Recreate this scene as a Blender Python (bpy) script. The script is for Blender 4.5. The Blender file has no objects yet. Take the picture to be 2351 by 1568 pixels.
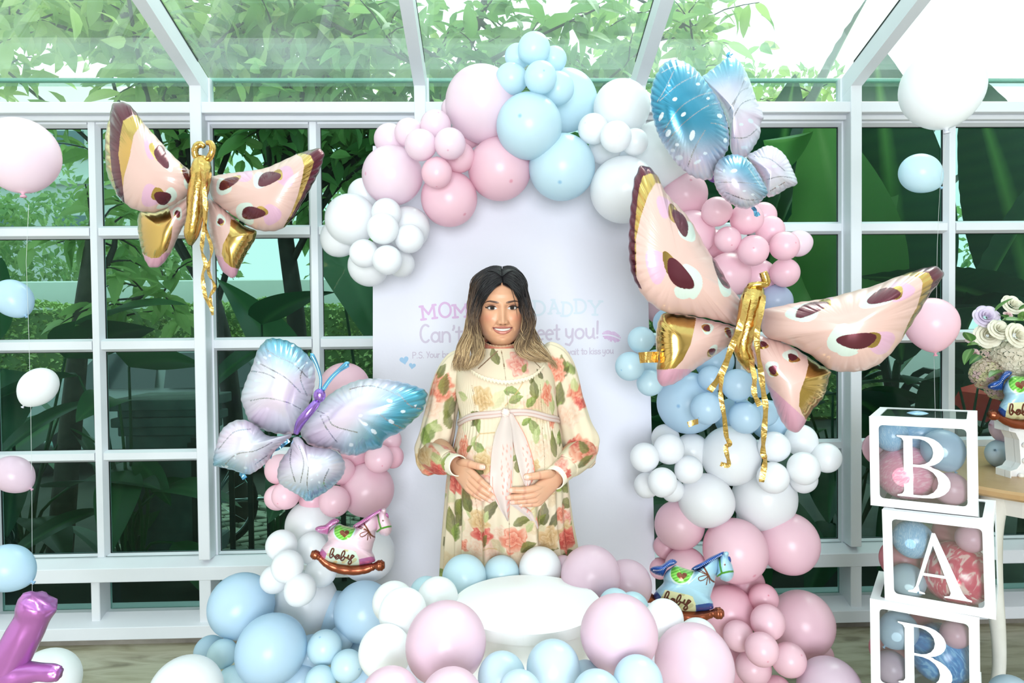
import bpy, bmesh, math, random
import numpy as np
from mathutils import Vector, Matrix, Quaternion
random.seed(7); rng = np.random.default_rng(7)
S = bpy.context.scene
COL = S.collection

# ------------------------------------------------------------------ camera
FPX = 1567.0
YAW, PITCH, ROLL = (math.radians(a) for a in (1.69856711, -1.23489243, -0.5938814))
EYE = np.array([0.0, 0.0, 1.47])
def _basis():
    cy, sy = math.cos(YAW), math.sin(YAW); cp, sp = math.cos(PITCH), math.sin(PITCH); cr, sr = math.cos(ROLL), math.sin(ROLL)
    r = np.array([cy, -sy, 0.0]); f = np.array([sy*cp, cy*cp, sp]); u = np.cross(r, f)
    return cr*r + sr*u, -sr*r + cr*u, f
CR, CU, CF = _basis()
cam_data = bpy.data.cameras.new('camera'); cam = bpy.data.objects.new('camera', cam_data); COL.objects.link(cam)
cam_data.sensor_width = 36.0; cam_data.lens = 36.0*FPX/2351.0; cam_data.clip_start = 0.02; cam_data.clip_end = 200
cam.matrix_world = Matrix(((CR[0], CU[0], -CF[0], EYE[0]), (CR[1], CU[1], -CF[1], EYE[1]), (CR[2], CU[2], -CF[2], EYE[2]), (0, 0, 0, 1)))
S.camera = cam

# ------------------------------------------------------------------ light
w = bpy.data.worlds.new('overcast_sky'); S.world = w; w.use_nodes = True
bg = w.node_tree.nodes['Background']; bg.inputs['Color'].default_value = (0.94, 0.98, 1.0, 1); bg.inputs['Strength'].default_value = 2.05

def lamp(name, kind, loc, energy, size, target=None, color=(1, 1, 1)):
    d = bpy.data.lights.new(name, kind); o = bpy.data.objects.new(name, d); COL.objects.link(o)
    d.energy = energy; d.color = color; o.location = loc
    if kind == 'AREA': d.shape = 'DISK'; d.size = size
    if kind == 'SUN': d.angle = size
    if target is not None:
        o.rotation_euler = (Vector(target) - Vector(loc)).to_track_quat('-Z', 'Y').to_euler()
    return o
lamp('camera_flash', 'AREA', (0.03, -0.06, 1.70), 3.2, 0.07, (0.05, 2.4, 1.45), (1.0, 0.99, 0.985))
lamp('sun', 'SUN', (5, 14, 12), 3.2, 0.5, (0, 8, 0), (1.0, 0.97, 0.90))
# big soft fill lamp, added far behind the camera for even frontal light
lamp('fill_lamp', 'AREA', (0.0, -3.2, 1.45), 300.0, 2.6, (0.1, 2.6, 1.2), (0.91, 0.95, 1.0))

S.view_settings.view_transform = 'Standard'; S.view_settings.look = 'None'
S.view_settings.exposure = 0.0; S.view_settings.gamma = 1.0; S.view_settings.use_curve_mapping = False
S.cycles.max_bounces = 8; S.cycles.transparent_max_bounces = 16; S.cycles.diffuse_bounces = 3; S.cycles.glossy_bounces = 3
S.cycles.sample_clamp_indirect = 6.0; S.cycles.caustics_reflective = False; S.cycles.caustics_refractive = False

# ------------------------------------------------------------------ helpers
def P(px, py, Y):
    """point at room depth Y (metres along +Y) seen at picture position px,py"""
    d = CF + (px-1175.5)/FPX*CR - (py-784.0)/FPX*CU
    return EYE + d*(Y/d[1])
def PA(px, py, Y):
    px = np.asarray(px, float); py = np.asarray(py, float); Y = np.asarray(Y, float)
    d = CF[None, :] + ((px-1175.5)/FPX)[:, None]*CR[None, :] - ((py-784.0)/FPX)[:, None]*CU[None, :]
    return EYE[None, :] + d*(Y/d[:, 1])[:, None]
def proj(p):
    p = np.atleast_2d(p) - EYE; z = p@CF
    return 1175.5 + FPX*(p@CR)/z, 784.0 - FPX*(p@CU)/z
def C(r, g, b):
    def l(c):
        c /= 255.0
        return c/12.92 if c <= 0.04045 else ((c+0.055)/1.055)**2.4
    return (l(r), l(g), l(b), 1.0)
def CL(r, g, b): return np.array(C(r, g, b)[:3])

def tag(o, label=None, cat=None, group=None, kind=None):
    if label: o['label'] = label
    if cat: o['category'] = cat
    if group: o['group'] = group
    if kind: o['kind'] = kind
    return o
def empty(name, loc=(0, 0, 0), **k):
    o = bpy.data.objects.new(name, None); COL.objects.link(o); o.location = loc; o.empty_display_size = 0.05
    return tag(o, **k)
def link(name, me, parent=None, mat=None):
    o = bpy.data.objects.new(name, me); COL.objects.link(o)
    if mat is not None and not len(me.materials): me.materials.append(mat)
    if parent is not None: attach(o, parent)
    return o
def wloc(p):
    m = Vector((0, 0, 0))
    while p is not None: m += p.location; p = p.parent
    return m
def attach(o, parent):
    """parent keeps the child where it stands (parents here are only ever moved, never turned, before attaching)"""
    o.parent = parent; o.location = Vector(o.location) - wloc(parent)
def mesh(name, verts, faces, mat=None, parent=None, smooth=True, center=True, colors=None, loc=None):
    v = np.asarray(verts, float)
    c = np.zeros(3)
    if center: c = (v.min(0)+v.max(0))/2
    me = bpy.data.meshes.new(name)
    if isinstance(faces, np.ndarray): faces = faces.tolist()
    me.from_pydata((v-c).tolist(), [], faces)
    if smooth: me.polygons.foreach_set('use_smooth', [True]*len(me.polygons))
    if colors is not None:
        a = me.color_attributes.new('Col', 'FLOAT_COLOR', 'POINT')
        cc = np.asarray(colors, np.float32)
        if cc.shape[1] == 3: cc = np.hstack([cc, np.ones((len(cc), 1), np.float32)])
        a.data.foreach_set('color', cc.ravel())
    me.update()
    o = link(name, me, None, mat); o.location = c
    if parent is not None: attach(o, parent)
    return o
def bm_obj(name, bm, mat=None, parent=None, smooth=False, center=True):
    me = bpy.data.meshes.new(name)
    c = Vector((0, 0, 0))
    if center and bm.verts:
        xs = [v.co for v in bm.verts]
        c = Vector([(min(v[i] for v in xs)+max(v[i] for v in xs))/2 for i in range(3)])
        for v in bm.verts: v.co -= c
    bm.to_mesh(me); bm.free()
    if smooth: me.polygons.foreach_set('use_smooth', [True]*len(me.polygons))
    o = link(name, me, None, mat); o.location = c
    if parent is not None: attach(o, parent)
    return o
def add_box(bm, x0, x1, y0, y1, z0, z1, bev=0.0, M=None):
    r = bmesh.ops.create_cube(bm, size=1.0)
    vs = r['verts']
    for v in vs:
        v.co = Vector((x0+(v.co.x+.5)*(x1-x0), y0+(v.co.y+.5)*(y1-y0), z0+(v.co.z+.5)*(z1-z0)))
    if bev > 0:
        es = list({e for v in vs for e in v.link_edges})
        b = bmesh.ops.bevel(bm, geom=es, offset=bev, segments=1, affect='EDGES')
        vs = list({v for f in b['faces'] for v in f.verts} | {v for v in vs if v.is_valid})
    if M is not None:
        for v in vs: v.co = M @ v.co
    return vs
def box(name, x0, x1, y0, y1, z0, z1, mat, parent=None, bev=0.003):
    bm = bmesh.new(); add_box(bm, x0, x1, y0, y1, z0, z1, bev)
    return bm_obj(name, bm, mat, parent)
def prism_x(name, prof, x0, x1, mat, parent=None):
    """profile of (y,z) points swept along x"""
    n = len(prof); v = [(x0, y, z) for y, z in prof] + [(x1, y, z) for y, z in prof]
    f = [[i, (i+1) % n, n+(i+1) % n, n+i] for i in range(n)] + [list(range(n))[::-1], list(range(n, 2*n))]
    return mesh(name, v, f, mat, parent, smooth=False)
def prism_z(name, prof, z0, z1, mat, parent=None):
    n = len(prof); v = [(x, y, z0) for x, y in prof] + [(x, y, z1) for x, y in prof]
    f = [[i, (i+1) % n, n+(i+1) % n, n+i] for i in range(n)] + [list(range(n))[::-1], list(range(n, 2*n))]
    return mesh(name, v, f, mat, parent, smooth=False)
def spline(pts, n, closed=False):
    p = np.asarray(pts, float); m = len(p)
    if closed: idx = np.arange(-1, m+2) % m
    else: idx = np.clip(np.arange(-1, m+1), 0, m-1)
    q = p[idx]; segs = m if closed else m-1
    t = np.linspace(0, segs, n, endpoint=not closed)
    i = np.minimum(t.astype(int), segs-1); u = (t-i)[:, None]
    a, b, c, d = q[i], q[i+1], q[i+2], q[i+3]
    return 0.5*((2*b)+(c-a)*u+(2*a-5*b+4*c-d)*u**2+(3*b-a-3*c+d)*u**3)
def resample(pts, n, closed=False):
    d = spline(pts, n*6, closed)
    dd = np.vstack([d, d[:1]]) if closed else d
    s = np.r_[0, np.cumsum(np.linalg.norm(np.diff(dd, axis=0), axis=1))]
    t = np.linspace(0, s[-1], n+1)[:-1] if closed else np.linspace(0, s[-1], n)
    return np.stack([np.interp(t, s, dd[:, k]) for k in range(dd.shape[1])], 1)
def tube_vf(path, rad, sides=8, caps=True, flat=1.0, flatdir=None):
    path = np.asarray(path, float); n = len(path); rad = np.broadcast_to(np.asarray(rad, float), (n,))
    T = np.gradient(path, axis=0); T /= np.linalg.norm(T, axis=1)[:, None]+1e-12
    ref = np.array([0, 0, 1.0]) if abs(T[0][2]) < .9 else np.array([0, 1.0, 0])
    if flatdir is not None: ref = np.asarray(flatdir, float)
    v = []; N = None
    for i in range(n):
        if N is None or flatdir is not None: N = ref - T[i]*(ref@T[i])
        else: N = N - T[i]*(N@T[i])
        N = N/(np.linalg.norm(N)+1e-12); B = np.cross(T[i], N)
        for k in range(sides):
            a = 2*math.pi*k/sides
            v.append(path[i] + rad[i]*(math.cos(a)*N*flat + math.sin(a)*B))
    f = [[i*sides+k, i*sides+(k+1) % sides, (i+1)*sides+(k+1) % sides, (i+1)*sides+k] for i in range(n-1) for k in range(sides)]
    if caps: f += [list(range(sides))[::-1], list(range((n-1)*sides, n*sides))]
    return v, f
def tube(name, path, rad, mat, parent=None, sides=8, n=None, flat=1.0, flatdir=None):
    path = np.asarray(path, float)
    if n:
        r = np.broadcast_to(np.asarray(rad, float), (len(path),))
        q = spline(np.hstack([path, r[:, None]]), n); path, rad = q[:, :3], np.maximum(q[:, 3], 1e-4)
    v, f = tube_vf(path, rad, sides, True, flat, flatdir)
    return mesh(name, v, f, mat, parent)
def lathe_vf(prof, seg=32):
    v = []; f = []; n = len(prof)
    for r, z in prof:
        for k in range(seg):
            a = 2*math.pi*k/seg; v.append((r*math.cos(a), r*math.sin(a), z))
    for i in range(n-1):
        for k in range(seg):
            f.append([i*seg+k, i*seg+(k+1) % seg, (i+1)*seg+(k+1) % seg, (i+1)*seg+k])
    f += [list(range(seg))[::-1], list(range((n-1)*seg, n*seg))]
    return v, f
def inpoly(x, y, poly):
    poly = np.asarray(poly, float); ins = np.zeros(x.shape, bool); j = len(poly)-1
    for i in range(len(poly)):
        xi, yi = poly[i]; xj, yj = poly[j]
        c = ((yi > y) != (yj > y)) & (x < (xj-xi)*(y-yi)/(yj-yi+1e-12)+xi)
        ins ^= c; j = i
    return ins
def inell(x, y, cx, cy, a, b, deg=0, wob=0.0, ph=0.0):
    t = math.radians(deg); dx, dy = x-cx, y-cy
    u = (dx*math.cos(t)+dy*math.sin(t))/a; v = (-dx*math.sin(t)+dy*math.cos(t))/b
    r = np.hypot(u, v)
    if wob: r = r*(1+wob*np.sin(3*np.arctan2(v, u)+ph))
    return r
def segdist(x, y, pts):
    d = np.full(x.shape, 1e9)
    for (x0, y0), (x1, y1) in zip(pts[:-1], pts[1:]):
        L2 = (x1-x0)**2+(y1-y0)**2+1e-9
        t = np.clip(((x-x0)*(x1-x0)+(y-y0)*(y1-y0))/L2, 0, 1)
        d = np.minimum(d, np.hypot(x-x0-t*(x1-x0), y-y0-t*(y1-y0)))
    return d

# ------------------------------------------------------------------ materials
def newmat(name):
    m = bpy.data.materials.new(name); m.use_nodes = True
    nt = m.node_tree; b = nt.nodes['Principled BSDF']
    return m, nt, b
def pbr(name, col, rough=0.5, metal=0.0, spec=0.5, coat=0.0, noise=None, bump=None, sss=0.0):
    """noise=(scale, col2, contrast), bump=(scale, strength)"""
    m, nt, b = newmat(name)
    b.inputs['Base Color'].default_value = col; b.inputs['Roughness'].default_value = rough
    b.inputs['Metallic'].default_value = metal; b.inputs['Specular IOR Level'].default_value = spec
    b.inputs['Coat Weight'].default_value = coat
    if sss:
        b.inputs['Subsurface Weight'].default_value = sss; b.inputs['Subsurface Radius'].default_value = (0.012, 0.005, 0.003)
    tc = nt.nodes.new('ShaderNodeTexCoord')
    if noise:
        n = nt.nodes.new('ShaderNodeTexNoise'); n.inputs['Scale'].default_value = noise[0]; n.inputs['Detail'].default_value = 5
        r = nt.nodes.new('ShaderNodeValToRGB'); r.color_ramp.elements[0].position = .5-noise[2]/2; r.color_ramp.elements[1].position = .5+noise[2]/2
        r.color_ramp.elements[0].color = noise[1]; r.color_ramp.elements[1].color = col
        nt.links.new(tc.outputs['Object'], n.inputs['Vector']); nt.links.new(n.outputs['Fac'], r.inputs['Fac']); nt.links.new(r.outputs['Color'], b.inputs['Base Color'])
    if bump:
        n = nt.nodes.new('ShaderNodeTexNoise'); n.inputs['Scale'].default_value = bump[0]; n.inputs['Detail'].default_value = 4
        bp = nt.nodes.new('ShaderNodeBump'); bp.inputs['Strength'].default_value = bump[1]; bp.inputs['Distance'].default_value = 0.01
        nt.links.new(tc.outputs['Object'], n.inputs['Vector']); nt.links.new(n.outputs['Fac'], bp.inputs['Height']); nt.links.new(bp.outputs['Normal'], b.inputs['Normal'])
    return m
def attrmat(name, rough=0.3, metal_from_alpha=True, coat=0.0, spec=0.5, sss=0.0, rough_metal=None, translucent=0.0, bump=None, rough_from_alpha=None):
    """base colour from the vertex colours (flat print), alpha = metallic"""
    m, nt, b = newmat(name)
    a = nt.nodes.new('ShaderNodeVertexColor'); a.layer_name = 'Col'
    nt.links.new(a.outputs['Color'], b.inputs['Base Color'])
    b.inputs['Roughness'].default_value = rough; b.inputs['Coat Weight'].default_value = coat; b.inputs['Specular IOR Level'].default_value = spec
    if metal_from_alpha: nt.links.new(a.outputs['Alpha'], b.inputs['Metallic'])
    if rough_metal is not None or rough_from_alpha is not None:
        r0, r1 = (rough, rough_metal) if rough_metal is not None else rough_from_alpha
        mr = nt.nodes.new('ShaderNodeMapRange'); mr.inputs['To Min'].default_value = r0; mr.inputs['To Max'].default_value = r1
        nt.links.new(a.outputs['Alpha'], mr.inputs['Value']); nt.links.new(mr.outputs['Result'], b.inputs['Roughness'])
    if sss:
        b.inputs['Subsurface Weight'].default_value = sss; b.inputs['Subsurface Radius'].default_value = (0.010, 0.004, 0.002); b.inputs['Subsurface Scale'].default_value = 1.0
    if bump:
        tc = nt.nodes.new('ShaderNodeTexCoord')
        n = nt.nodes.new('ShaderNodeTexNoise'); n.inputs['Scale'].default_value = bump[0]; n.inputs['Detail'].default_value = 3
        bp = nt.nodes.new('ShaderNodeBump'); bp.inputs['Strength'].default_value = bump[1]; bp.inputs['Distance'].default_value = 0.01
        nt.links.new(tc.outputs['Object'], n.inputs['Vector']); nt.links.new(n.outputs['Fac'], bp.inputs['Height']); nt.links.new(bp.outputs['Normal'], b.inputs['Normal'])
    if translucent:
        t = nt.nodes.new('ShaderNodeBsdfTranslucent'); mx = nt.nodes.new('ShaderNodeMixShader'); mx.inputs[0].default_value = translucent
        nt.links.new(a.outputs['Color'], t.inputs['Color']); out = nt.nodes['Material Output']
        nt.links.new(b.outputs[0], mx.inputs[1]); nt.links.new(t.outputs[0], mx.inputs[2]); nt.links.new(mx.outputs[0], out.inputs['Surface'])
    return m
def glassmat(name, tint, dust=0.0, refl=0.06, dustcol=(0.8, 0.85, 0.83, 1)):
    m = bpy.data.materials.new(name); m.use_nodes = True; nt = m.node_tree
    nt.nodes.remove(nt.nodes['Principled BSDF']); out = nt.nodes['Material Output']
    tr = nt.nodes.new('ShaderNodeBsdfTransparent'); tr.inputs['Color'].default_value = tint
    gl = nt.nodes.new('ShaderNodeBsdfGlossy'); gl.inputs['Roughness'].default_value = 0.02; gl.inputs['Color'].default_value = (.9, 1, .96, 1)
    fr = nt.nodes.new('ShaderNodeFresnel'); fr.inputs['IOR'].default_value = 1.5
    mu = nt.nodes.new('ShaderNodeMath'); mu.operation = 'MULTIPLY'; mu.inputs[1].default_value = refl/0.04
    mx = nt.nodes.new('ShaderNodeMixShader')
    nt.links.new(fr.outputs[0], mu.inputs[0]); nt.links.new(mu.outputs[0], mx.inputs[0])
    nt.links.new(tr.outputs[0], mx.inputs[1]); nt.links.new(gl.outputs[0], mx.inputs[2])
    last = mx
    if dust > 0:
        tc = nt.nodes.new('ShaderNodeTexCoord'); n = nt.nodes.new('ShaderNodeTexNoise'); n.inputs['Scale'].default_value = 3.0; n.inputs['Detail'].default_value = 8
        mr = nt.nodes.new('ShaderNodeMapRange'); mr.inputs['From Min'].default_value = .3; mr.inputs['From Max'].default_value = .7
        mr.inputs['To Min'].default_value = dust*.55; mr.inputs['To Max'].default_value = dust*1.45
        nt.links.new(tc.outputs['Object'], n.inputs['Vector']); nt.links.new(n.outputs['Fac'], mr.inputs['Value'])
        tl = nt.nodes.new('ShaderNodeBsdfTranslucent'); tl.inputs['Color'].default_value = dustcol
        df = nt.nodes.new('ShaderNodeBsdfDiffuse'); df.inputs['Color'].default_value = dustcol
        ad = nt.nodes.new('ShaderNodeMixShader'); ad.inputs[0].default_value = 0.35
        nt.links.new(tl.outputs[0], ad.inputs[1]); nt.links.new(df.outputs[0], ad.inputs[2])
        mx2 = nt.nodes.new('ShaderNodeMixShader')
        nt.links.new(mr.outputs['Result'], mx2.inputs[0]); nt.links.new(last.outputs[0], mx2.inputs[1]); nt.links.new(ad.outputs[0], mx2.inputs[2])
        last = mx2
    nt.links.new(last.outputs[0], out.inputs['Surface'])
    return m
# ================================================================== the conservatory
M_FRAME = pbr('white_painted_aluminium', C(224, 227, 234), 0.35, spec=0.4, noise=(3.0, C(214, 218, 226), .6))
M_GASKET = pbr('black_rubber', C(14, 26, 26), 0.6)
M_PANE = glassmat('green_tinted_glass', (0.52, 0.71, 0.67, 1), 0.0, 0.009)
M_ROOFPANE = glassmat('dusty_roof_glass', (0.84, 0.94, 0.91, 1), 0.08, 0.006, (0.80, 0.90, 0.87, 1))
M_GLASSEDGE = pbr('green_glass_edge', C(120, 175, 160), 0.2)
M_STONE = pbr('grey_stone', C(150, 146, 138), 0.7, noise=(6.0, C(104, 98, 90), .5), bump=(40, .2))
def floor_mat():
    m, nt, b = newmat('streaked_stone_floor')
    tc = nt.nodes.new('ShaderNodeTexCoord'); mp = nt.nodes.new('ShaderNodeMapping'); mp.inputs['Scale'].default_value = (1.2, 5.0, 1)
    mp.inputs['Rotation'].default_value = (0, 0, .25)
    n = nt.nodes.new('ShaderNodeTexNoise'); n.inputs['Scale'].default_value = 2.2; n.inputs['Detail'].default_value = 9; n.inputs['Distortion'].default_value = 1.6
    r = nt.nodes.new('ShaderNodeValToRGB'); e = r.color_ramp.elements
    e[0].position = .30; e[0].color = C(126, 120, 98); e[1].position = .62; e[1].color = C(180, 176, 154)
    x = e.new(.45); x.color = C(158, 152, 128)
    nt.links.new(tc.outputs['Object'], mp.inputs[0]); nt.links.new(mp.outputs[0], n.inputs['Vector']); nt.links.new(n.outputs['Fac'], r.inputs[0]); nt.links.new(r.outputs[0], b.inputs['Base Color'])
    b.inputs['Roughness'].default_value = .38
    return m
M_FLOOR = floor_mat()
WY = 3.3                                  # plane of the glazing
COLX = [-1.357+1.034*k for k in range(-2, 6)]
XL, XR = COLX[0], COLX[-1]
ROWS = [(1.969, 2.432), (1.433, 1.909), (0.900, 1.371), (0.401, 0.844)]
floor = box('floor', -6.2, 6.2, -4.0, 3.42, -0.12, 0.0, M_FLOOR, None, 0); tag(floor, kind='structure')
wall = empty('wall_back', (0, WY, 0), kind='structure')
box('transom', XL, XR, 3.222, 3.36, 2.475, 2.526, M_FRAME, wall)
box('transom_lip', XL, XR, 3.262, 3.36, 2.452, 2.475, M_FRAME, wall)
prism_x('lower_beam', [(3.36, .297), (3.215, .297), (3.212, .300), (3.212, .360), (3.215, .363), (3.275, .392), (3.36, .392)], XL, XR, M_FRAME, wall)
prism_x('sill', [(3.40, .034), (3.195, .034), (3.192, .037), (3.192, .090), (3.195, .093), (3.29, .128), (3.40, .128)], XL, XR, M_FRAME, wall)
prism_x('skirting_stone', [(3.42, 0.0), (3.225, 0.0), (3.225, .034), (3.42, .034)], XL, XR, M_STONE, wall)
box('eave_rail', XL, XR, 3.335, 3.36, 2.660, 2.676, M_GLASSEDGE, wall, 0.001)
for x in COLX:
    box('column', x-.0265, x+.0265, 3.215, 3.345, .392, 2.62, M_FRAME, wall)
    box('lower_post', x-.027, x+.027, 3.215, 3.345, .092, .300, M_FRAME, wall)
    for sx in (-1, 1):                    # bolts on the column side
        pass
for a, b in zip(COLX[:-1], COLX[1:]):
    m = (a+b)/2
    box('lower_post', m-.020, m+.020, 3.235, 3.345, .092, .300, M_FRAME, wall)
    for s0, s1 in ((a+.027, m-.020), (m+.020, b-.027)):
        box('lower_pane', s0, s1, 3.326, 3.332, .128, .300, M_PANE, wall, 0)
    box('upper_pane', a+.033, b-.033, 3.326, 3.333, 2.526, 2.664, M_ROOFPANE, wall, 0)
    for xx in (a+.030, b-.030):
        box('upper_stile', xx-.0045, xx+.0045, 3.30, 3.345, 2.526, 2.664, M_FRAME, wall, 0.001)
def window(n, a, b):
    wd = empty('window_%d' % n, ((a+b)/2, WY, .4), kind='structure')
    m = (a+b)/2; g = .037; h = .0295
    def stile(x0, x1, d0, d1, nm):        # bevelled upright: full width at the glass, narrower towards the room
        prism_z(nm, [(x0, 3.335), (x0, 3.318), (x0+d0, 3.290), (x1-d1, 3.290), (x1, 3.318), (x1, 3.335)], .392, 2.452, M_FRAME, wd)
    stile(a+.0255, a+g, 0, .003, 'stile'); stile(b-g, b-.0255, .003, 0, 'stile'); stile(m-h, m+h, .014, .014, 'mullion')
    zs = [.392]+[z for r in ROWS[::-1] for z in r]+[2.452]
    for x0, x1 in ((a+g-.004, m-h+.008), (m+h-.008, b-g+.004)):
        for k in range(0, len(zs), 2):
            z0, z1 = zs[k], zs[k+1]
            lo, hi = (0 if k == 0 else .012), (0 if k == len(zs)-2 else .012)
            prism_x('glazing_bar', [(3.335, z0), (3.318, z0), (3.292, z0+lo), (3.292, z1-hi), (3.318, z1), (3.335, z1)], x0, x1, M_FRAME, wd)
    for x0, x1 in ((a+g, m-h), (m+h, b-g)):
        for z0, z1 in ROWS:
            p = box('pane', x0-.003, x1+.003, 3.3265, 3.332, z0-.003, z1+.003, M_PANE, wd, 0)
            bm = bmesh.new(); t = .0035
            add_box(bm, x0, x1, 3.319, 3.3262, z1-t, z1); add_box(bm, x0, x1, 3.319, 3.3262, z0, z0+t*.5)
            add_box(bm, x0, x0+t*.8, 3.319, 3.3262, z0, z1); add_box(bm, x1-t*.8, x1, 3.319, 3.3262, z0, z1)
            bm_obj('gasket', bm, M_GASKET, p)
for n, (a, b) in enumerate(zip(COLX[:-1], COLX[1:])): window(n+1, a, b)

# ------------------------------------------------------------------ glass roof, climbing towards the room
SL = 0.32; RY1 = -1.6
roof = empty('ceiling', (0, WY, 2.66), kind='structure')
def slope_box(name, x0, x1, y0, y1, zb, zt, mat, par):
    """y0 (far) to y1 (near); zb, zt are the heights of under and top face at Y=3.215"""
    v = []
    for y in (y0, y1):
        dz = SL*(3.215-y)
        v += [(x0, y, zb+dz), (x1, y, zb+dz), (x1, y, zt+dz), (x0, y, zt+dz)]
    f = [[0, 1, 2, 3], [7, 6, 5, 4], [0, 4, 5, 1], [1, 5, 6, 2], [2, 6, 7, 3], [3, 7, 4, 0]]
    return mesh(name, v, f, mat, par, smooth=False)
for x in COLX:
    slope_box('rafter', x-.0273, x+.0273, 3.340, RY1, 2.598, 2.692, M_FRAME, roof)
    slope_box('rafter_gasket', x-.0290, x+.0290, 3.19, RY1, 2.688, 2.696, M_GASKET, roof)
for a, b in zip(COLX[:-1], COLX[1:]):
    for y0, y1 in ((3.37, 1.62), (1.60, RY1)):
        slope_box('roof_pane', a+.027, b-.027, y0, y1, 2.697, 2.706, M_ROOFPANE, roof)
    slope_box('purlin', a+.0265, b-.0265, 1.64, 1.58, 2.62, 2.692, M_FRAME, roof)
# solid parts of the room out of view
M_WALL = pbr('white_plaster', C(232, 230, 226), .8)
tag(box('wall_left', -4.05, -3.95, -4.0, 3.4, 0, 4.3, M_WALL, None, 0), kind='structure')
tag(box('wall_right', 4.6, 4.7, -4.0, 3.4, 0, 4.3, M_WALL, None, 0), kind='structure')
tag(box('wall_front', -4.0, 4.6, -4.1, -4.0, 0, 4.3, M_WALL, None, 0), kind='structure')
tag(box('ceiling_plaster', -4.0, 4.6, -4.0, RY1, 4.2, 4.3, M_WALL, None, 0), kind='structure')
# ================================================================== outside, beyond the glass
M_GROUND = pbr('dark_garden_soil', C(52, 58, 48), .9, noise=(4, C(30, 36, 30), .5))
M_HEDGE = pbr('clipped_hedge_leaf', C(204, 220, 150), .55, noise=(2.5, C(150, 180, 100), .5))
M_HEDGECORE = pbr('hedge_inside', C(96, 124, 70), .8)
M_WHITEWALL = pbr('white_render', C(236, 236, 232), .7)
M_BARK = pbr('grey_brown_bark', C(92, 84, 70), .8, noise=(14, C(54, 50, 44), .5), bump=(30, .5))
M_DARKBARK = pbr('dark_bark', C(58, 56, 50), .8, noise=(14, C(34, 34, 32), .5))
def leafmat(name, c1, c2, trans=.4, veins=None, rough=.38):
    m, nt, b = newmat(name)
    oi = nt.nodes.new('ShaderNodeObjectInfo'); at = nt.nodes.new('ShaderNodeVertexColor'); at.layer_name = 'Col'
    mx = nt.nodes.new('ShaderNodeMixRGB'); mx.inputs[1].default_value = c1; mx.inputs[2].default_value = c2
    ad = nt.nodes.new('ShaderNodeMath'); ad.operation = 'ADD'; fr = nt.nodes.new('ShaderNodeMath'); fr.operation = 'FRACT'
    sp = nt.nodes.new('ShaderNodeSeparateColor'); nt.links.new(at.outputs['Color'], sp.inputs[0])
    nt.links.new(oi.outputs['Random'], ad.inputs[0]); nt.links.new(sp.outputs[0], ad.inputs[1]); nt.links.new(ad.outputs[0], fr.inputs[0]); nt.links.new(fr.outputs[0], mx.inputs[0])
    last = mx.outputs[0]
    if veins:
        v2 = nt.nodes.new('ShaderNodeMixRGB'); v2.inputs[2].default_value = veins; nt.links.new(sp.outputs[1], v2.inputs[0]); nt.links.new(last, v2.inputs[1]); last = v2.outputs[0]
    nt.links.new(last, b.inputs['Base Color']); b.inputs['Roughness'].default_value = rough
    t = nt.nodes.new('ShaderNodeBsdfTranslucent'); nt.links.new(last, t.inputs['Color']); ms = nt.nodes.new('ShaderNodeMixShader'); ms.inputs[0].default_value = trans
    nt.links.new(b.outputs[0], ms.inputs[1]); nt.links.new(t.outputs[0], ms.inputs[2]); nt.links.new(ms.outputs[0], nt.nodes['Material Output'].inputs['Surface'])
    return m
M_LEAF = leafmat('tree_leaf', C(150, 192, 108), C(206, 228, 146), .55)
M_LEAFD = leafmat('deep_green_tree_leaf', C(108, 162, 96), C(162, 204, 120), .52)  # darker green leaf tone, used for whole trees
M_FAR = leafmat('far_foliage', C(140, 176, 116), C(186, 208, 140), .5)
M_BANANA = leafmat('banana_leaf', C(20, 64, 48), C(38, 92, 56), .2, C(112, 160, 88))
M_BANANAL = leafmat('bright_banana_leaf', C(116, 168, 92), C(140, 188, 104), .5, C(160, 196, 120))
M_DARKLEAF = leafmat('dark_broad_leaf', C(32, 82, 52), C(56, 116, 64), .3, C(70, 120, 72))
tag(box('garden_ground', -30, 30, 3.42, 40, -.35, -.12, M_GROUND, None, 0), kind='structure')

def leaf_mesh(name, L, W, fold=.25, curl=.3, nu=6, tip=1.6, mat=None, veins=0, nv=4):
    """leaf along +X from its stalk, built with a fold along the midrib and a drooping curve"""
    us = np.linspace(0, 1, nu+1); v = []; col = []
    for i, u in enumerate(us):
        wd = W*(math.sin(math.pi*min(1, u**(1/tip)))**.8)*.5 + (0.004*W)
        for j in range(-nv, nv+1):
            s = j/nv
            z = abs(s)*wd*fold - curl*L*u*u*.5
            if veins: z += .0022*L*math.sin(u*veins*math.pi*2+abs(s)*3)*abs(s)
            v.append((L*u*(1-.08*curl*u), s*wd, z)); col.append((0, 1.0 if j == 0 else (0.08*((i) % 2) if veins else 0), 0))
    m = 2*nv+1
    f = [[i*m+j, (i+1)*m+j, (i+1)*m+j+1, i*m+j+1] for i in range(nu) for j in range(m-1)]
    me = bpy.data.meshes.new(name); me.from_pydata(v, [], f); me.polygons.foreach_set('use_smooth', [True]*len(me.polygons))
    a = me.color_attributes.new('Col', 'FLOAT_COLOR', 'POINT'); a.data.foreach_set('color', np.hstack([np.array(col, np.float32), np.ones((len(col), 1), np.float32)]).ravel())
    if mat: me.materials.append(mat)
    me.update(); return me
def frame_from(d, up=Vector((0, 0, 1))):
    x = Vector(d).normalized(); y = up.cross(x)
    if y.length < 1e-3: y = Vector((0, 1, 0))
    y.normalize(); z = x.cross(y)
    return Matrix((x, y, z)).transposed()
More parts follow.
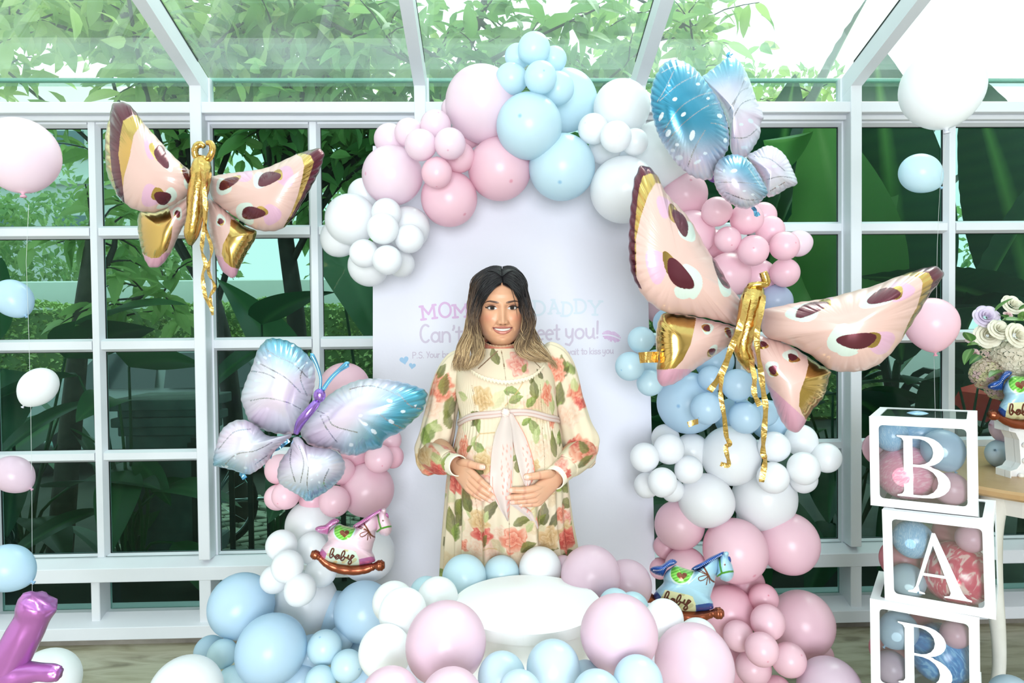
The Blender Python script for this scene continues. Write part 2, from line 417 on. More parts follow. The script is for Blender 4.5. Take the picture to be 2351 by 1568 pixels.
def put_leaf(me, parent, p, d, scale=1.0, roll=0.0, name='leaf'):
    o = bpy.data.objects.new(name, me); COL.objects.link(o); o.parent = parent
    o.location = Vector(p)-wloc(parent); o.rotation_mode = 'QUATERNION'
    o.rotation_quaternion = (frame_from(d) @ Matrix.Rotation(roll, 3, 'X')).to_quaternion(); o.scale = (scale,)*3
    return o
def leaf_cloud(name, pts, dirs, sizes, mat, parent=None, asp=.42, fine=True, fold=.2):
    """many little leaves, each folded along its midrib and drooping at the tip, joined as one mass"""
    n = len(pts); pts = np.asarray(pts); d = np.asarray(dirs); d = d/(np.linalg.norm(d, axis=1)[:, None]+1e-9)
    r = rng.normal(size=(n, 3)); y = np.cross(d, r); y /= np.linalg.norm(y, axis=1)[:, None]+1e-9; z = np.cross(d, y); z *= np.where(z[:, 2:] < 0, -1, 1)
    L = np.asarray(sizes)[:, None]; W = L*asp*.5
    if fine:
        st = [(0, 0, 0), (.22, .72, .02), (.48, 1.0, .01), (.76, .62, -.05), (1.0, 0, -.16)]; P0 = []
        for u, w_, h in st:
            m = pts+d*L*u+z*L*h
            P0.append(m) if w_ == 0 else P0.extend([m+y*W*w_+z*W*w_*fold*2, m, m-y*W*w_+z*W*w_*fold*2])
        T = [(0, 2, 1), (0, 3, 2), (1, 2, 5, 4), (2, 3, 6, 5), (4, 5, 8, 7), (5, 6, 9, 8), (7, 8, 10), (8, 9, 10)]
    else:
        m1 = pts+d*L*.45; P0 = [pts, m1+y*W+z*W*fold*2, pts+d*L-z*L*.12, m1-y*W+z*W*fold*2, m1]; T = [(0, 4, 1), (4, 2, 1), (0, 3, 4), (4, 3, 2)]
    k = len(P0); V = np.stack(P0, 1).reshape(-1, 3); o = np.arange(n)*k
    F = [[int(i)+j for j in t] for t in T for i in o]
    cc = np.zeros((n, k, 3), np.float32); cc[:, :, 0] = rng.random(n)[:, None]
    return mesh(name, V, F, mat, parent, smooth=False, colors=cc.reshape(-1, 3))

# ---- clipped hedge, pale wall, white house, far greenery
hd = empty('clipped_hedge', (-1.5, 11.4, -.12), label='long clipped green hedge standing before the pale garden wall', cat='hedge')
box('hedge_core', -11, 6.5, 11.1, 11.9, -.12, 1.82, M_HEDGECORE, hd, .05)
n = 15000
x = rng.uniform(-11, 6.5, n); t = rng.random(n); onf = t < .72
hz = np.where(onf, rng.uniform(-.1, 1.88, n), 1.85+.05*rng.random(n)); hy = np.where(onf, 11.08, rng.uniform(11.08, 11.9, n))
hy = hy + .06*np.sin(x*7+hz*5)*onf; hz = hz+.05*np.sin(x*3.1)*(~onf)
leaf_cloud('foliage', np.stack([x, hy, hz], 1), np.stack([rng.normal(0, .6, n), -.5-rng.random(n), rng.normal(.3, .5, n)], 1), rng.uniform(.07, .13, n), M_HEDGE, hd, .6, False)['kind'] = 'stuff'
gw = box('garden_wall', -16, 9, 12.6, 12.9, -.12, 2.38, M_WHITEWALL, None, .02); tag(gw, kind='structure')
hs = empty('white_house', (-15.5, 25, -.1), label='white house with grey windows far behind the trees at left', cat='building')
box('house_wall', -21, -13.2, 25, 33, -.1, 10.5, M_WHITEWALL, hs, .02)
M_PANEGREY = pbr('house_window_glass', C(120, 142, 150), .2)
for zz in (4.6, 7.6):
    for xx in (-20.2, -17.9, -15.6):
        wfr = box('window', xx, xx+1.25, 24.92, 25.02, zz, zz+1.1, M_WHITEWALL, hs, .01); box('pane', xx+.1, xx+1.15, 24.88, 24.92, zz+.1, zz+1.0, M_PANEGREY, wfr, 0)
box('ledge', -21.1, -13.1, 24.8, 25.0, 6.7, 6.9, M_WHITEWALL, hs, .01)
fh = empty('low_house', (7, 24, -.1), label='low white building far behind the right hand plants', cat='building')
box('house_wall', 2, 14, 24, 30, -.1, 4.2, M_WHITEWALL, fh, .02); box('roof_slab', 1.7, 14.3, 23.7, 30.3, 4.2, 4.45, M_WHITEWALL, fh, .02)
for xx in (3, 6, 9):
    wfr = box('window', xx, xx+1.6, 23.92, 24.02, 1.6, 3.2, M_WHITEWALL, fh, .01); box('pane', xx+.1, xx+1.5, 23.88, 23.92, 1.7, 3.1, M_PANEGREY, wfr, 0)

def blob_points(c, r, n):
    u = rng.normal(size=(n, 3)); u /= np.linalg.norm(u, axis=1)[:, None]
    rad = (.55+.45*rng.random(n)**.5)[:, None]
    return np.asarray(c)+u*np.asarray(r)*rad, u
def far_tree(x, y, zc, r, label, mat=M_FAR, n=2600, leaf=.28):
    t = empty('garden_tree', (x, y, -.12), label=label, cat='tree', group='trees behind the garden wall')
    tube('trunk', [(x, y, -.12), (x+.1, y, zc*.5), (x, y, zc)], [.2, .15, .06], M_BARK, t, 8)
    P_, D_ = [], []
    for k in range(9):
        c = np.array([x, y, zc])+rng.normal(size=3)*np.array(r)*.5
        p, d = blob_points(c, np.array(r)*.55, n//9); P_.append(p); D_.append(d+rng.normal(size=d.shape)*.7+np.array([0, 0, -.3]))
    o = leaf_cloud('foliage', np.vstack(P_), np.vstack(D_), rng.uniform(.6, 1.2, sum(map(len, P_)))*leaf, mat, t, .5, False); o['kind'] = 'stuff'
far_tree(-13.5, 19, 3.4, (2.6, 1.8, 1.7), 'light green bushy tree behind the garden wall at the far left')
far_tree(-8.6, 18, 3.2, (2.4, 1.8, 1.6), 'yellowish bushy tree behind the wall below the left butterfly')
far_tree(-3.2, 20, 3.6, (2.6, 1.8, 1.8), 'pale green tree behind the wall just left of the backdrop')
far_tree(5.5, 17, 5.6, (2.6, 2, 2.6), 'tall hazy tree seen through the roof glass at right', M_FAR, 4200, .26)
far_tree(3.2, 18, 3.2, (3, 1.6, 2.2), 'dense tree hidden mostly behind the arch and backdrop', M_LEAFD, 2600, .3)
far_tree(9.5, 19, 3.4, (3, 1.8, 2.2), 'dark bushy tree behind the banana plants at far right', M_LEAFD, 3000, .3)

# ---- big-leaved trees close to the glass
LEAFA = leaf_mesh('leaf', .26, .095, .22, .5, 6, 1.3, M_LEAF); LEAFB = leaf_mesh('leaf', .26, .105, .22, .5, 6, 1.3, M_LEAFD)
def near_tree(name, base, path, label, crown, nleaf, nfill, mat, me, branches=9, seed=1, lsize=1.0):
    """trunk, branches with leaves set along the twigs; the nearest leaves are separate parts, the rest one mass"""
    R = random.Random(seed); t = empty(name, base, label=label, cat='tree', group='leafy trees beside the glass')
    pts = spline(path, 16); tube('trunk', pts, np.linspace(.085, .04, 16), M_BARK if seed % 2 else M_DARKBARK, t, 9)
    near, fill = [], []
    for b in range(branches):
        c, r = crown[b % len(crown)]
        s = Vector(pts[min(15, 6+R.randrange(10))])
        e = Vector([c[i]+R.uniform(-1, 1)*r[i] for i in range(3)])
        mid = (s+e)/2+Vector((R.uniform(-.2, .2), R.uniform(-.2, .2), R.uniform(0, .3)))
        br = spline([s, mid, e], 10); tube('branch', br, np.linspace(.028, .007, 10), M_DARKBARK, t, 6)
        for k in range(7):
            q = Vector(br[3+k]) if 3+k < 10 else e
            d = Vector((R.uniform(-1, 1), R.uniform(-1, 1), R.uniform(-.4, .7))).normalized()*R.uniform(.25, .6)
            tw = [q, q+d*.5+Vector((0, 0, .05)), q+d]
            fill.append(('twig', tw)); m = 9
            for j in range(m):
                u = (j+.5)/m; p = spline(tw, 12)[int(u*11)]
                dd = d.normalized()*.6+Vector((R.uniform(-1, 1), R.uniform(-1, 1), R.uniform(-.9, .25)))
                near.append((Vector(p), dd, R.uniform(.7, 1.25)*lsize))
    tw_v, tw_f = [], []
    for _, tw in fill:
        v, f = tube_vf(spline(tw, 5), np.linspace(.008, .003, 5), 4); o = len(tw_v); tw_v += list(v); tw_f += [[i+o for i in q] for q in f]
    mesh('twigs', tw_v, tw_f, M_DARKBARK, t)['kind'] = 'stuff'
    near.sort(key=lambda a: a[0].y)
    for p, d, s in near[:nleaf]: put_leaf(me, t, p, d, s, R.uniform(-.8, .8))
    rest = near[nleaf:]
    Pp = [np.array(p) for p, _, _ in rest]; Dd = [np.array(d) for _, d, _ in rest]; Ss = [.26*s for _, _, s in rest]
    for k in range(nfill):
        c, r = crown[k % len(crown)]
        p = np.array(c)+rng.normal(size=3)*np.array(r)*.62; Pp.append(p); Dd.append(rng.normal(size=3)+np.array([0, 0, -.35])); Ss.append(rng.uniform(.15, .25)*lsize)
    o = leaf_cloud('foliage', np.array(Pp), np.array(Dd), np.array(Ss), mat, t, .40); o['kind'] = 'stuff'
near_tree('leafy_tree', (-2.05, 5.6, -.12), [(-2.05, 5.6, -.12), (-2.15, 5.6, 1.2), (-2.3, 5.6, 1.9), (-2.5, 5.7, 2.8), (-2.6, 5.8, 4.2)], 'leafy tree with leaning dark trunk seen between the two left columns',
          [((-2.9, 5.2, 3.9), (.9, .7, .6)), ((-1.6, 5.4, 3.9), (.8, .7, .6)), ((-2.2, 4.9, 3.6), (.9, .5, .35))], 290, 620, M_LEAF, LEAFA, 15, 2, .92)
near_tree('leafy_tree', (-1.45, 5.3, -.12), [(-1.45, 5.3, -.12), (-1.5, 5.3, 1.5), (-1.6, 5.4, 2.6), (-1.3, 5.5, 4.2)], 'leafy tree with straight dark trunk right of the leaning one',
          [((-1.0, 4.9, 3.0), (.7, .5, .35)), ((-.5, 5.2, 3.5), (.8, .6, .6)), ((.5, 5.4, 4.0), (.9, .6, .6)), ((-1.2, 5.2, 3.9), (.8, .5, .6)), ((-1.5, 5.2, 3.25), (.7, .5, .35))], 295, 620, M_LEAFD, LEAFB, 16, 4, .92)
near_tree('leafy_tree', (-5.2, 6.0, -.12), [(-5.2, 6, -.12), (-5.2, 6, 1.5), (-4.9, 6, 2.8), (-4.5, 6, 4.4)], 'leafy tree beyond the far left window above the house view',
          [((-4.3, 5.4, 4.0), (1.0, .6, .5)), ((-3.6, 5.6, 4.1), (.9, .6, .5)), ((-5.2, 5.8, 3.9), (.9, .7, .5))], 290, 560, M_LEAF, LEAFA, 15, 6, .92)
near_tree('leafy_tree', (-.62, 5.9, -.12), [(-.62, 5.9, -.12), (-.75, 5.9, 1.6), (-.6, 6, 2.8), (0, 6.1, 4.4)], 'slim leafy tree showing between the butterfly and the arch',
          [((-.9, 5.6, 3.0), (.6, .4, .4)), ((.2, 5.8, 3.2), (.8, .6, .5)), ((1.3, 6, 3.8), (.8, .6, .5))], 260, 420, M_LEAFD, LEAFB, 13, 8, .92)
near_tree('leafy_tree', (2.2, 6.6, -.12), [(2.2, 6.6, -.12), (2.2, 6.6, 1.6), (2.1, 6.7, 2.8), (1.9, 6.8, 4.6)], 'leafy tree above the right shoulder of the arch',
          [((1.6, 6.4, 4.1), (.8, .5, .5)), ((2.5, 6.5, 3.5), (.6, .5, .4))], 150, 80, M_LEAF, LEAFA, 6, 11, .95)
# leafy twigs low behind the butterfly
near_tree('garden_shrub', (-2.9, 4.6, -.12), [(-2.9, 4.6, -.12), (-2.8, 4.6, .8), (-2.7, 4.6, 1.6), (-2.6, 4.6, 2.2)], 'shrub with drooping light green leaves under the left butterfly',
          [((-2.5, 4.5, 2.0), (.4, .2, .25)), ((-2.3, 4.5, 1.9), (.35, .2, .2))], 70, 0, M_LEAF, LEAFA, 2, 13, .8)

# ---- banana and other broad-leaved plants
BAN = [leaf_mesh('leaf', 1.9, .62, .18, .35, 40, 1.25, M_BANANA, 18, 5), leaf_mesh('leaf', 1.5, .60, .30, .55, 36, 1.2, M_BANANA, 16, 5), leaf_mesh('leaf', 1.7, .66, .12, .25, 40, 1.3, M_BANANAL, 18, 5)]
BRD = [leaf_mesh('leaf', .75, .42, .22, .55, 16, 1.9, M_DARKLEAF, 0, 4), leaf_mesh('leaf', .6, .2, .2, .7, 14, 1.4, M_DARKLEAF, 0, 4)]
def banana(base, leaves, label):
    t = empty('banana_plant', base, label=label, cat='plant', group='banana plants beside the right windows')
    b = Vector(base); tube('stem', [b, b+Vector((.03, 0, .6)), b+Vector((0, 0, 1.1))], [.10, .085, .06], M_BANANA, t, 10)
    for (p, d, s, roll, k) in leaves:
        p = Vector(p); st = b+Vector((0, 0, 1.0)); mid = (st+p)/2+Vector((0, 0, .15))
        tube('leaf_stalk', spline([st, mid, p], 8), np.linspace(.03, .016, 8), M_BANANA, t, 6)
        put_leaf(BAN[k], t, p, d, s, roll)
banana((1.75, 4.9, -.12), [((1.75, 4.5, 1.6), (.12, -.15, 1), 1.05, .5, 0), ((1.75, 4.75, 1.15), (.15, -.1, 1), 1.05, .1, 0), ((2.0, 4.6, 1.3), (.35, -.2, 1), 1.0, 1.4, 2), ((1.5, 4.7, 1.0), (-.35, -.2, 1), .8, -.6, 0), ((1.9, 4.4, .9), (.1, -.5, .8), .7, .3, 1),
                           ((1.75, 4.5, 1.75), (-.25, -.2, .7), .7, 0, 0), ((1.4, 4.8, .6), (-.5, -.3, .5), .7, 0, 1)], 'banana plant with upright dark leaves behind the right column of balloons')
banana((2.75, 4.6, -.12), [((2.75, 4.5, 1.2), (-.1, -.1, 1), 1.1, 0, 0), ((2.45, 4.35, 1.3), (-.3, -.15, 1), .95, .5, 2), ((3.0, 4.4, 1.1), (.3, -.1, 1), 1.1, -.4, 0), ((2.5, 4.2, .8), (-.5, -.4, .4), .7, 0, 1),
                           ((2.7, 4.75, 1.4), (.15, -.6, .25), .8, .2, 1), ((3.0, 4.1, .8), (.6, -.4, .4), .7, 0, 1)], 'banana plant with broad leaves directly behind the light blue balloon')
banana((3.9, 4.8, -.12), [((3.8, 4.6, 1.2), (-.25, -.1, 1), 1.1, .1, 0), ((4.0, 4.5, 1.4), (.2, -.1, .8), 1.1, 0, 1), ((3.6, 4.4, .9), (-.6, -.3, .5), .9, .3, 1), ((3.5, 4.3, 1.5), (-.7, -.2, .25), .8, .2, 0), ((3.7, 4.3, .7), (.2, -.5, .5), .8, 0, 1)], 'banana plant filling the windows at the far right edge')
banana((2.2, 5.6, -.12), [((2.2, 5.5, 1.1), (.0, -.1, 1), 1.2, 0, 0), ((2.0, 5.4, 1.0), (-.5, -.1, 1), 1.1, .2, 1), ((2.5, 5.4, 1.0), (.5, -.1, 1), 1.2, -.2, 0), ((2.9, 5.4, 1.1), (.8, -.1, .6), 1.2, -.2, 1)], 'tall banana plant standing farther back between the two front ones')
banana((3.2, 6.0, -.12), [((3.2, 5.9, 1.1), (.1, -.1, 1), 1.3, 0, 0), ((3.0, 5.8, 1.0), (-.5, -.1, .8), 1.2, .2, 1), ((3.5, 5.8, 1.0), (.6, -.1, .8), 1.2, -.2, 0), ((3.7, 5.8, .9), (.9, -.1, .4), 1.2, -.2, 1)], 'banana plant at the back behind the flower table')
_rl = leaf_mesh('leaf', .36, .30, 1.1, .12, 18, 1.3, M_BANANAL, 7, 5)
_bp = [o for o in COL.objects if o.name.startswith('banana_plant') and o.type == 'EMPTY'][0]
put_leaf(_rl, _bp, P(1752, 322, 4.0), np.array(P(1866, 306, 3.95))-np.array(P(1752, 322, 4.0)), .8, 2.6)
def broad(base, leaves, label):
    t = empty('broad_leaf_plant', base, label=label, cat='plant', group='broad leaved plants below the left windows'); b = Vector(base)
    for (p, d, s, k) in leaves:
        p = Vector(p); tube('leaf_stalk', spline([b+Vector((random.uniform(-.06, .06), 0, 0)), (b+p)/2+Vector((random.uniform(-.08, .08), 0, .1)), p], 8), np.linspace(.014, .007, 8), M_DARKLEAF, t, 5)
        put_leaf(BRD[k], t, p, d, s, random.uniform(-.5, .5))
def auto(base, n, zlo, zhi, spread, seed):
    R = random.Random(seed); out = []
    for k in range(n):
        a = R.uniform(0, 6.28); out.append(((base[0]+spread*math.cos(a)*R.random(), base[1]+.5*spread*math.sin(a), R.uniform(zlo, zhi)), (math.cos(a), .5*math.sin(a)-.4, R.uniform(-.5, .5)), R.uniform(.7, 1.2), R.randrange(2)))
    return out
broad((-3.05, 4.5, -.12), [((-3.2, 4.3, 1.35), (.35, -.3, .9), 1.0, 0), ((-2.95, 4.2, 1.25), (.1, -.6, -.6), 1.2, 0), ((-2.7, 4.4, 1.3), (.9, -.2, .5), 1.0, 0)]+auto((-3.05, 4.4), 14, .1, 1.05, .45, 1), 'broad leaved dark plant outside the far left windows')
broad((-2.3, 4.4, -.12), [((-2.5, 4.3, 1.5), (.9, -.2, .45), .9, 0), ((-2.2, 4.2, 1.25), (.8, -.3, .2), 1.0, 0), ((-2.5, 4.2, 1.2), (-.8, -.3, -.1), .9, 0)]+auto((-2.3, 4.3), 10, .1, 1.15, .35, 2), 'broad leaved plant before the concrete gate post')
broad((-3.6, 4.8, -.12), auto((-3.6, 4.8), 16, .1, 1.3, .5, 3), 'dark leafy plant at the left picture edge outside')
broad((-1.35, 4.3, -.12), [((-1.4, 4.2, 1.5), (.7, -.3, .5), .8, 0)]+auto((-1.3, 4.3), 6, .2, 1.4, .2, 4), 'slim leafy plant outside beside the silver butterfly')
broad((-.85, 4.4, -.12), [((-.95, 4.2, 2.0), (.5, -.4, -.7), 1.1, 0), ((-.7, 4.3, 1.5), (.5, -.3, .5), .8, 0)], 'plant with one big hanging leaf left of the white balloons')
broad((1.45, 4.45, -.12), auto((1.45, 4.45), 10, .1, 1.0, .3, 5), 'low dark plant outside behind the pink balloon foot')
broad((2.3, 4.45, -.12), auto((2.3, 4.45), 14, .1, 1.1, .4, 6), 'low dark plant outside behind the letter boxes')
broad((3.2, 4.5, -.12), auto((3.2, 4.5), 14, .1, 1.2, .45, 7), 'low dark plant outside behind the flower table')

# ---- concrete gate post, iron fence, paving, bicycle, cars
M_CONC = pbr('weathered_concrete', C(112, 124, 120), .85, noise=(5, C(72, 86, 84), .5))
gp = empty('gate_post', (-2.18, 4.75, -.12), label='weathered concrete gate post with a stepped cap outside the left windows', cat='post')
box('shaft', -2.42, -1.98, 4.55, 4.95, .0, .78, M_CONC, gp, .008); box('base_block', -2.48, -1.92, 4.5, 5.0, -.12, .02, M_CONC, gp, .01)
for z0, z1, e in ((.78, .84, .03), (.84, .90, .06), (.90, .95, .03), (.95, 1.02, .08)): box('cap_step', -2.42-e, -1.98+e, 4.55-e, 4.95+e, z0, z1, M_CONC, gp, .006)
M_IRON = pbr('black_iron', C(26, 30, 30), .5)
fn = empty('iron_fence', (-1.2, 4.3, -.12), label='black iron fence of thin uprights outside left of the balloon column', cat='fence')
for k in range(9): box('fence_bar', -1.88+.115*k, -1.85+.115*k, 4.29, 4.31, -.12, .80, M_IRON, fn, .002)
for z in (.05, .74): box('fence_rail', -1.9, -.9, 4.285, 4.315, z, z+.03, M_IRON, fn, .002)
M_PAVER = pbr('grey_paver', C(150, 154, 136), .8, noise=(8, C(118, 122, 106), .5))
pv = empty('paving', (-1.4, 5.5, -.12), kind='structure')
pm = None
for i in range(14):
    for j in range(14):
        if pm is None:
            ob = box('paver', 0, .19, 0, .09, 0, .05, M_PAVER, None, .008); pm = ob.data; bpy.data.objects.remove(ob)
        o = bpy.data.objects.new('paver', pm); COL.objects.link(o); o.parent = pv
        o.location = (-1.35+.2*i+.1*(j % 2), -.75+.125*j, .012+.004*math.sin(i*7+j*3)); o.rotation_euler = (0, 0, .5 if (i+j) % 2 else -.5)
M_STEEL = pbr('bright_steel', C(196, 204, 206), .25, metal=1.0); M_TYRE = pbr('black_tyre', C(26, 28, 28), .7)
def torus(name, c, R, r, mat, par, axis='Y'):
    a = np.linspace(0, 2*math.pi, 41); path = [(c[0]+R*math.cos(t), c[1], c[2]+R*math.sin(t)) for t in a]
    v, f = tube_vf(path, r, 8, False); return mesh(name, v, f, mat, par)
bk = empty('bicycle', (-1.6, 5.0, -.12), label='bicycle parked outside behind the iron fence', cat='bicycle')
for wx in (-2.05, -1.05):
    wl = torus('wheel', (wx, 5.0, .22), .32, .018, M_TYRE, bk); torus('rim', (wx, 5.0, .22), .295, .010, M_STEEL, wl)
    for k in range(12):
        a = k*math.pi/6; tube('spoke', [(wx, 5.0, .22), (wx+.29*math.cos(a), 5.0, .22+.29*math.sin(a))], .002, M_STEEL, wl, 4)
fp = {'bb': (-1.6, 5, .24), 'seat': (-1.72, 5, .66), 'head': (-1.22, 5, .70), 'rear': (-2.05, 5, .22), 'front': (-1.05, 5, .22)}
for a, b in (('bb', 'seat'), ('bb', 'head'), ('seat', 'head'), ('rear', 'bb'), ('rear', 'seat'), ('head', 'front')): tube('frame_tube', [fp[a], fp[b]], .014, M_STEEL, bk, 8)
tube('handlebar', [(-1.2, 4.75, .84), (-1.16, 4.85, .80), (-1.2, 5, .78), (-1.16, 5.15, .80), (-1.2, 5.25, .84)], .011, M_STEEL, bk, 8, 12)
box('saddle', -1.84, -1.62, 4.94, 5.06, .67, .72, M_TYRE, bk, .02)
M_CARGLASS = pbr('car_window_glass', C(60, 74, 78), .08, spec=.8); M_CARGREY = pbr('grey_car_paint', C(176, 184, 186), .25, coat=.6); M_CARRED = pbr('red_car_paint', C(190, 30, 38), .25, coat=.6)
def car(x, y, paint, label):
    t = empty('car', (x, y, -.12), label=label, cat='car', group='cars parked outside')
    prof = [(-2.1, .25), (-2.12, .62), (-1.95, .82), (-1.35, .92), (-.75, 1.38), (.75, 1.42), (1.5, .98), (2.05, .88), (2.15, .55), (2.1, .25)]
    v = []; nsec = []
    for yy, s in ((-.85, .93), (-.80, 1.0), (.80, 1.0), (.85, .93)):
        for px_, pz in prof: v.append((x+px_*(.985 if abs(yy) > .82 else 1), y+yy*(1 if pz < .95 else .86), -.12+(pz if pz < .95 else .95+(pz-.95)*(1 if abs(yy) < .82 else .97))))
    m = len(prof); f = [[i*m+k, i*m+(k+1) % m, (i+1)*m+(k+1) % m, (i+1)*m+k] for i in range(3) for k in range(m)]+[list(range(m)), list(range(3*m, 4*m))[::-1]]
    mesh('body', v, f, paint, t, smooth=False)
    for x0, x1 in ((-1.05, -.08), (.02, 1.15)):
        mesh('side_window', [(x+x0, y-.862, .84), (x+x1, y-.862, .84), (x+x1-(.35 if x1 > 1 else 0), y-.752, 1.22), (x+x0+(.32 if x0 < -1 else 0), y-.752, 1.22)], [[0, 1, 2, 3]], M_CARGLASS, t, smooth=False)
    for wx in (-1.35, 1.35):
        for sy in (-.78, .78):
            wl = torus('wheel', (x+wx, y+sy, .20), .22, .10, M_TYRE, t); v, f = lathe_vf([(.0, -.03), (.18, -.03), (.19, 0), (.18, .03), (0, .03)], 16)
            mesh('hub', [(x+wx+a, y+sy-.06*np.sign(.1-sy)*0-(.07 if sy < 0 else -.07)+c*.5, .20+b) for a, b, c in v], f, M_STEEL, wl)
car(-3.6, 8.4, M_CARGREY, 'grey car parked outside seen past the silver butterfly')
car(8.7, 8.8, M_CARRED, 'red car parked outside glimpsed low at the right')
# ================================================================== latex balloons
def latex(name, col, deep, trans=0.32, rough=0.28):
    m, nt, b = newmat(name)
    a = nt.nodes.new('ShaderNodeVertexColor'); a.layer_name = 'Col'       # r: the thick dark latex spot at the tip
    lw = nt.nodes.new('ShaderNodeLayerWeight'); lw.inputs['Blend'].default_value = 0.25
    mx1 = nt.nodes.new('ShaderNodeMixRGB'); mx1.inputs[1].default_value = col; mx1.inputs[2].default_value = deep
    mul = nt.nodes.new('ShaderNodeMath'); mul.operation = 'MULTIPLY'; mul.inputs[1].default_value = .45
    nt.links.new(lw.outputs['Facing'], mul.inputs[0]); nt.links.new(mul.outputs[0], mx1.inputs[0])
    mx2 = nt.nodes.new('ShaderNodeMixRGB'); sat = tuple(c*(.55+.35*c/max(deep[:3])) for c in deep[:3])+(1,)
    mx2.inputs[2].default_value = sat
    sp = nt.nodes.new('ShaderNodeSeparateColor'); nt.links.new(a.outputs['Color'], sp.inputs[0])
    nt.links.new(sp.outputs[0], mx2.inputs[0]); nt.links.new(mx1.outputs[0], mx2.inputs[1])
    nt.links.new(mx2.outputs[0], b.inputs['Base Color'])
    b.inputs['Roughness'].default_value = rough; b.inputs['Specular IOR Level'].default_value = .45
    t = nt.nodes.new('ShaderNodeBsdfTranslucent'); nt.links.new(mx2.outputs[0], t.inputs['Color'])
    ms = nt.nodes.new('ShaderNodeMixShader'); ms.inputs[0].default_value = trans
    nt.links.new(b.outputs[0], ms.inputs[1]); nt.links.new(t.outputs[0], ms.inputs[2]); nt.links.new(ms.outputs[0], nt.nodes['Material Output'].inputs['Surface'])
    return m
LATEX = {
    'pink': latex('pink_latex', C(250, 214, 227), C(247, 188, 206)),
    'rose': latex('rose_pink_latex', C(249, 203, 218), C(245, 168, 189)),
    'pale pink': latex('pale_pink_latex', C(246, 227, 239), C(246, 202, 221)),
    'lilac pink': latex('lilac_pink_latex', C(232, 210, 226), C(226, 184, 208)),
    'white': latex('white_latex', C(250, 251, 254), C(240, 243, 250)),
    'blue': latex('sky_blue_latex', C(202, 228, 247), C(174, 211, 239)),
    'pale blue': latex('pale_blue_latex', C(215, 239, 249), C(183, 223, 245)),
    'ice blue': latex('ice_blue_latex', C(206, 223, 236), C(184, 208, 228)),
    'lavender blue': latex('lavender_blue_latex', C(196, 208, 234), C(170, 188, 224)),
    'soft pink': latex('soft_pink_latex', C(230, 204, 219), C(228, 180, 203)),
    'salmon': latex('salmon_latex', C(232, 150, 160), C(214, 110, 126)),
}
def marble(name, cols, scale, ang=0.0, stretch=5.0):
    m, nt, b = newmat(name)
    tc = nt.nodes.new('ShaderNodeTexCoord'); mp = nt.nodes.new('ShaderNodeMapping'); mp.inputs['Rotation'].default_value = (.3, ang, .2); mp.inputs['Scale'].default_value = (1, 1, stretch)
    n = nt.nodes.new('ShaderNodeTexNoise'); n.inputs['Scale'].default_value = scale; n.inputs['Distortion'].default_value = 2.2; n.inputs['Detail'].default_value = 2
    r = nt.nodes.new('ShaderNodeValToRGB'); e = r.color_ramp.elements
    e[0].position = .38; e[0].color = cols[0]; e[1].position = .62; e[1].color = cols[2]
    x = e.new(.52); x.color = cols[1]
    nt.links.new(tc.outputs['Object'], mp.inputs[0]); nt.links.new(mp.outputs[0], n.inputs['Vector']); nt.links.new(n.outputs['Fac'], r.inputs[0]); nt.links.new(r.outputs[0], b.inputs['Base Color'])
    b.inputs['Roughness'].default_value = .2
    return m
LATEX['marbled pink'] = marble('marbled_pink_latex', (C(236, 150, 176), C(240, 164, 188), C(246, 190, 206)), 2.2)
LATEX['marbled red'] = marble('marbled_red_latex', (C(216, 74, 100), C(226, 96, 120), C(246, 210, 200)), 1.3, .8, 3)
LATEX['marbled blue'] = marble('marbled_blue_latex', (C(52, 120, 190), C(70, 146, 210), C(134, 190, 232)), 1.5, .5, 3)
LATEX['marbled light blue'] = marble('marbled_light_blue_latex', (C(150, 194, 228), C(164, 204, 234), C(190, 220, 240)), 2.2)

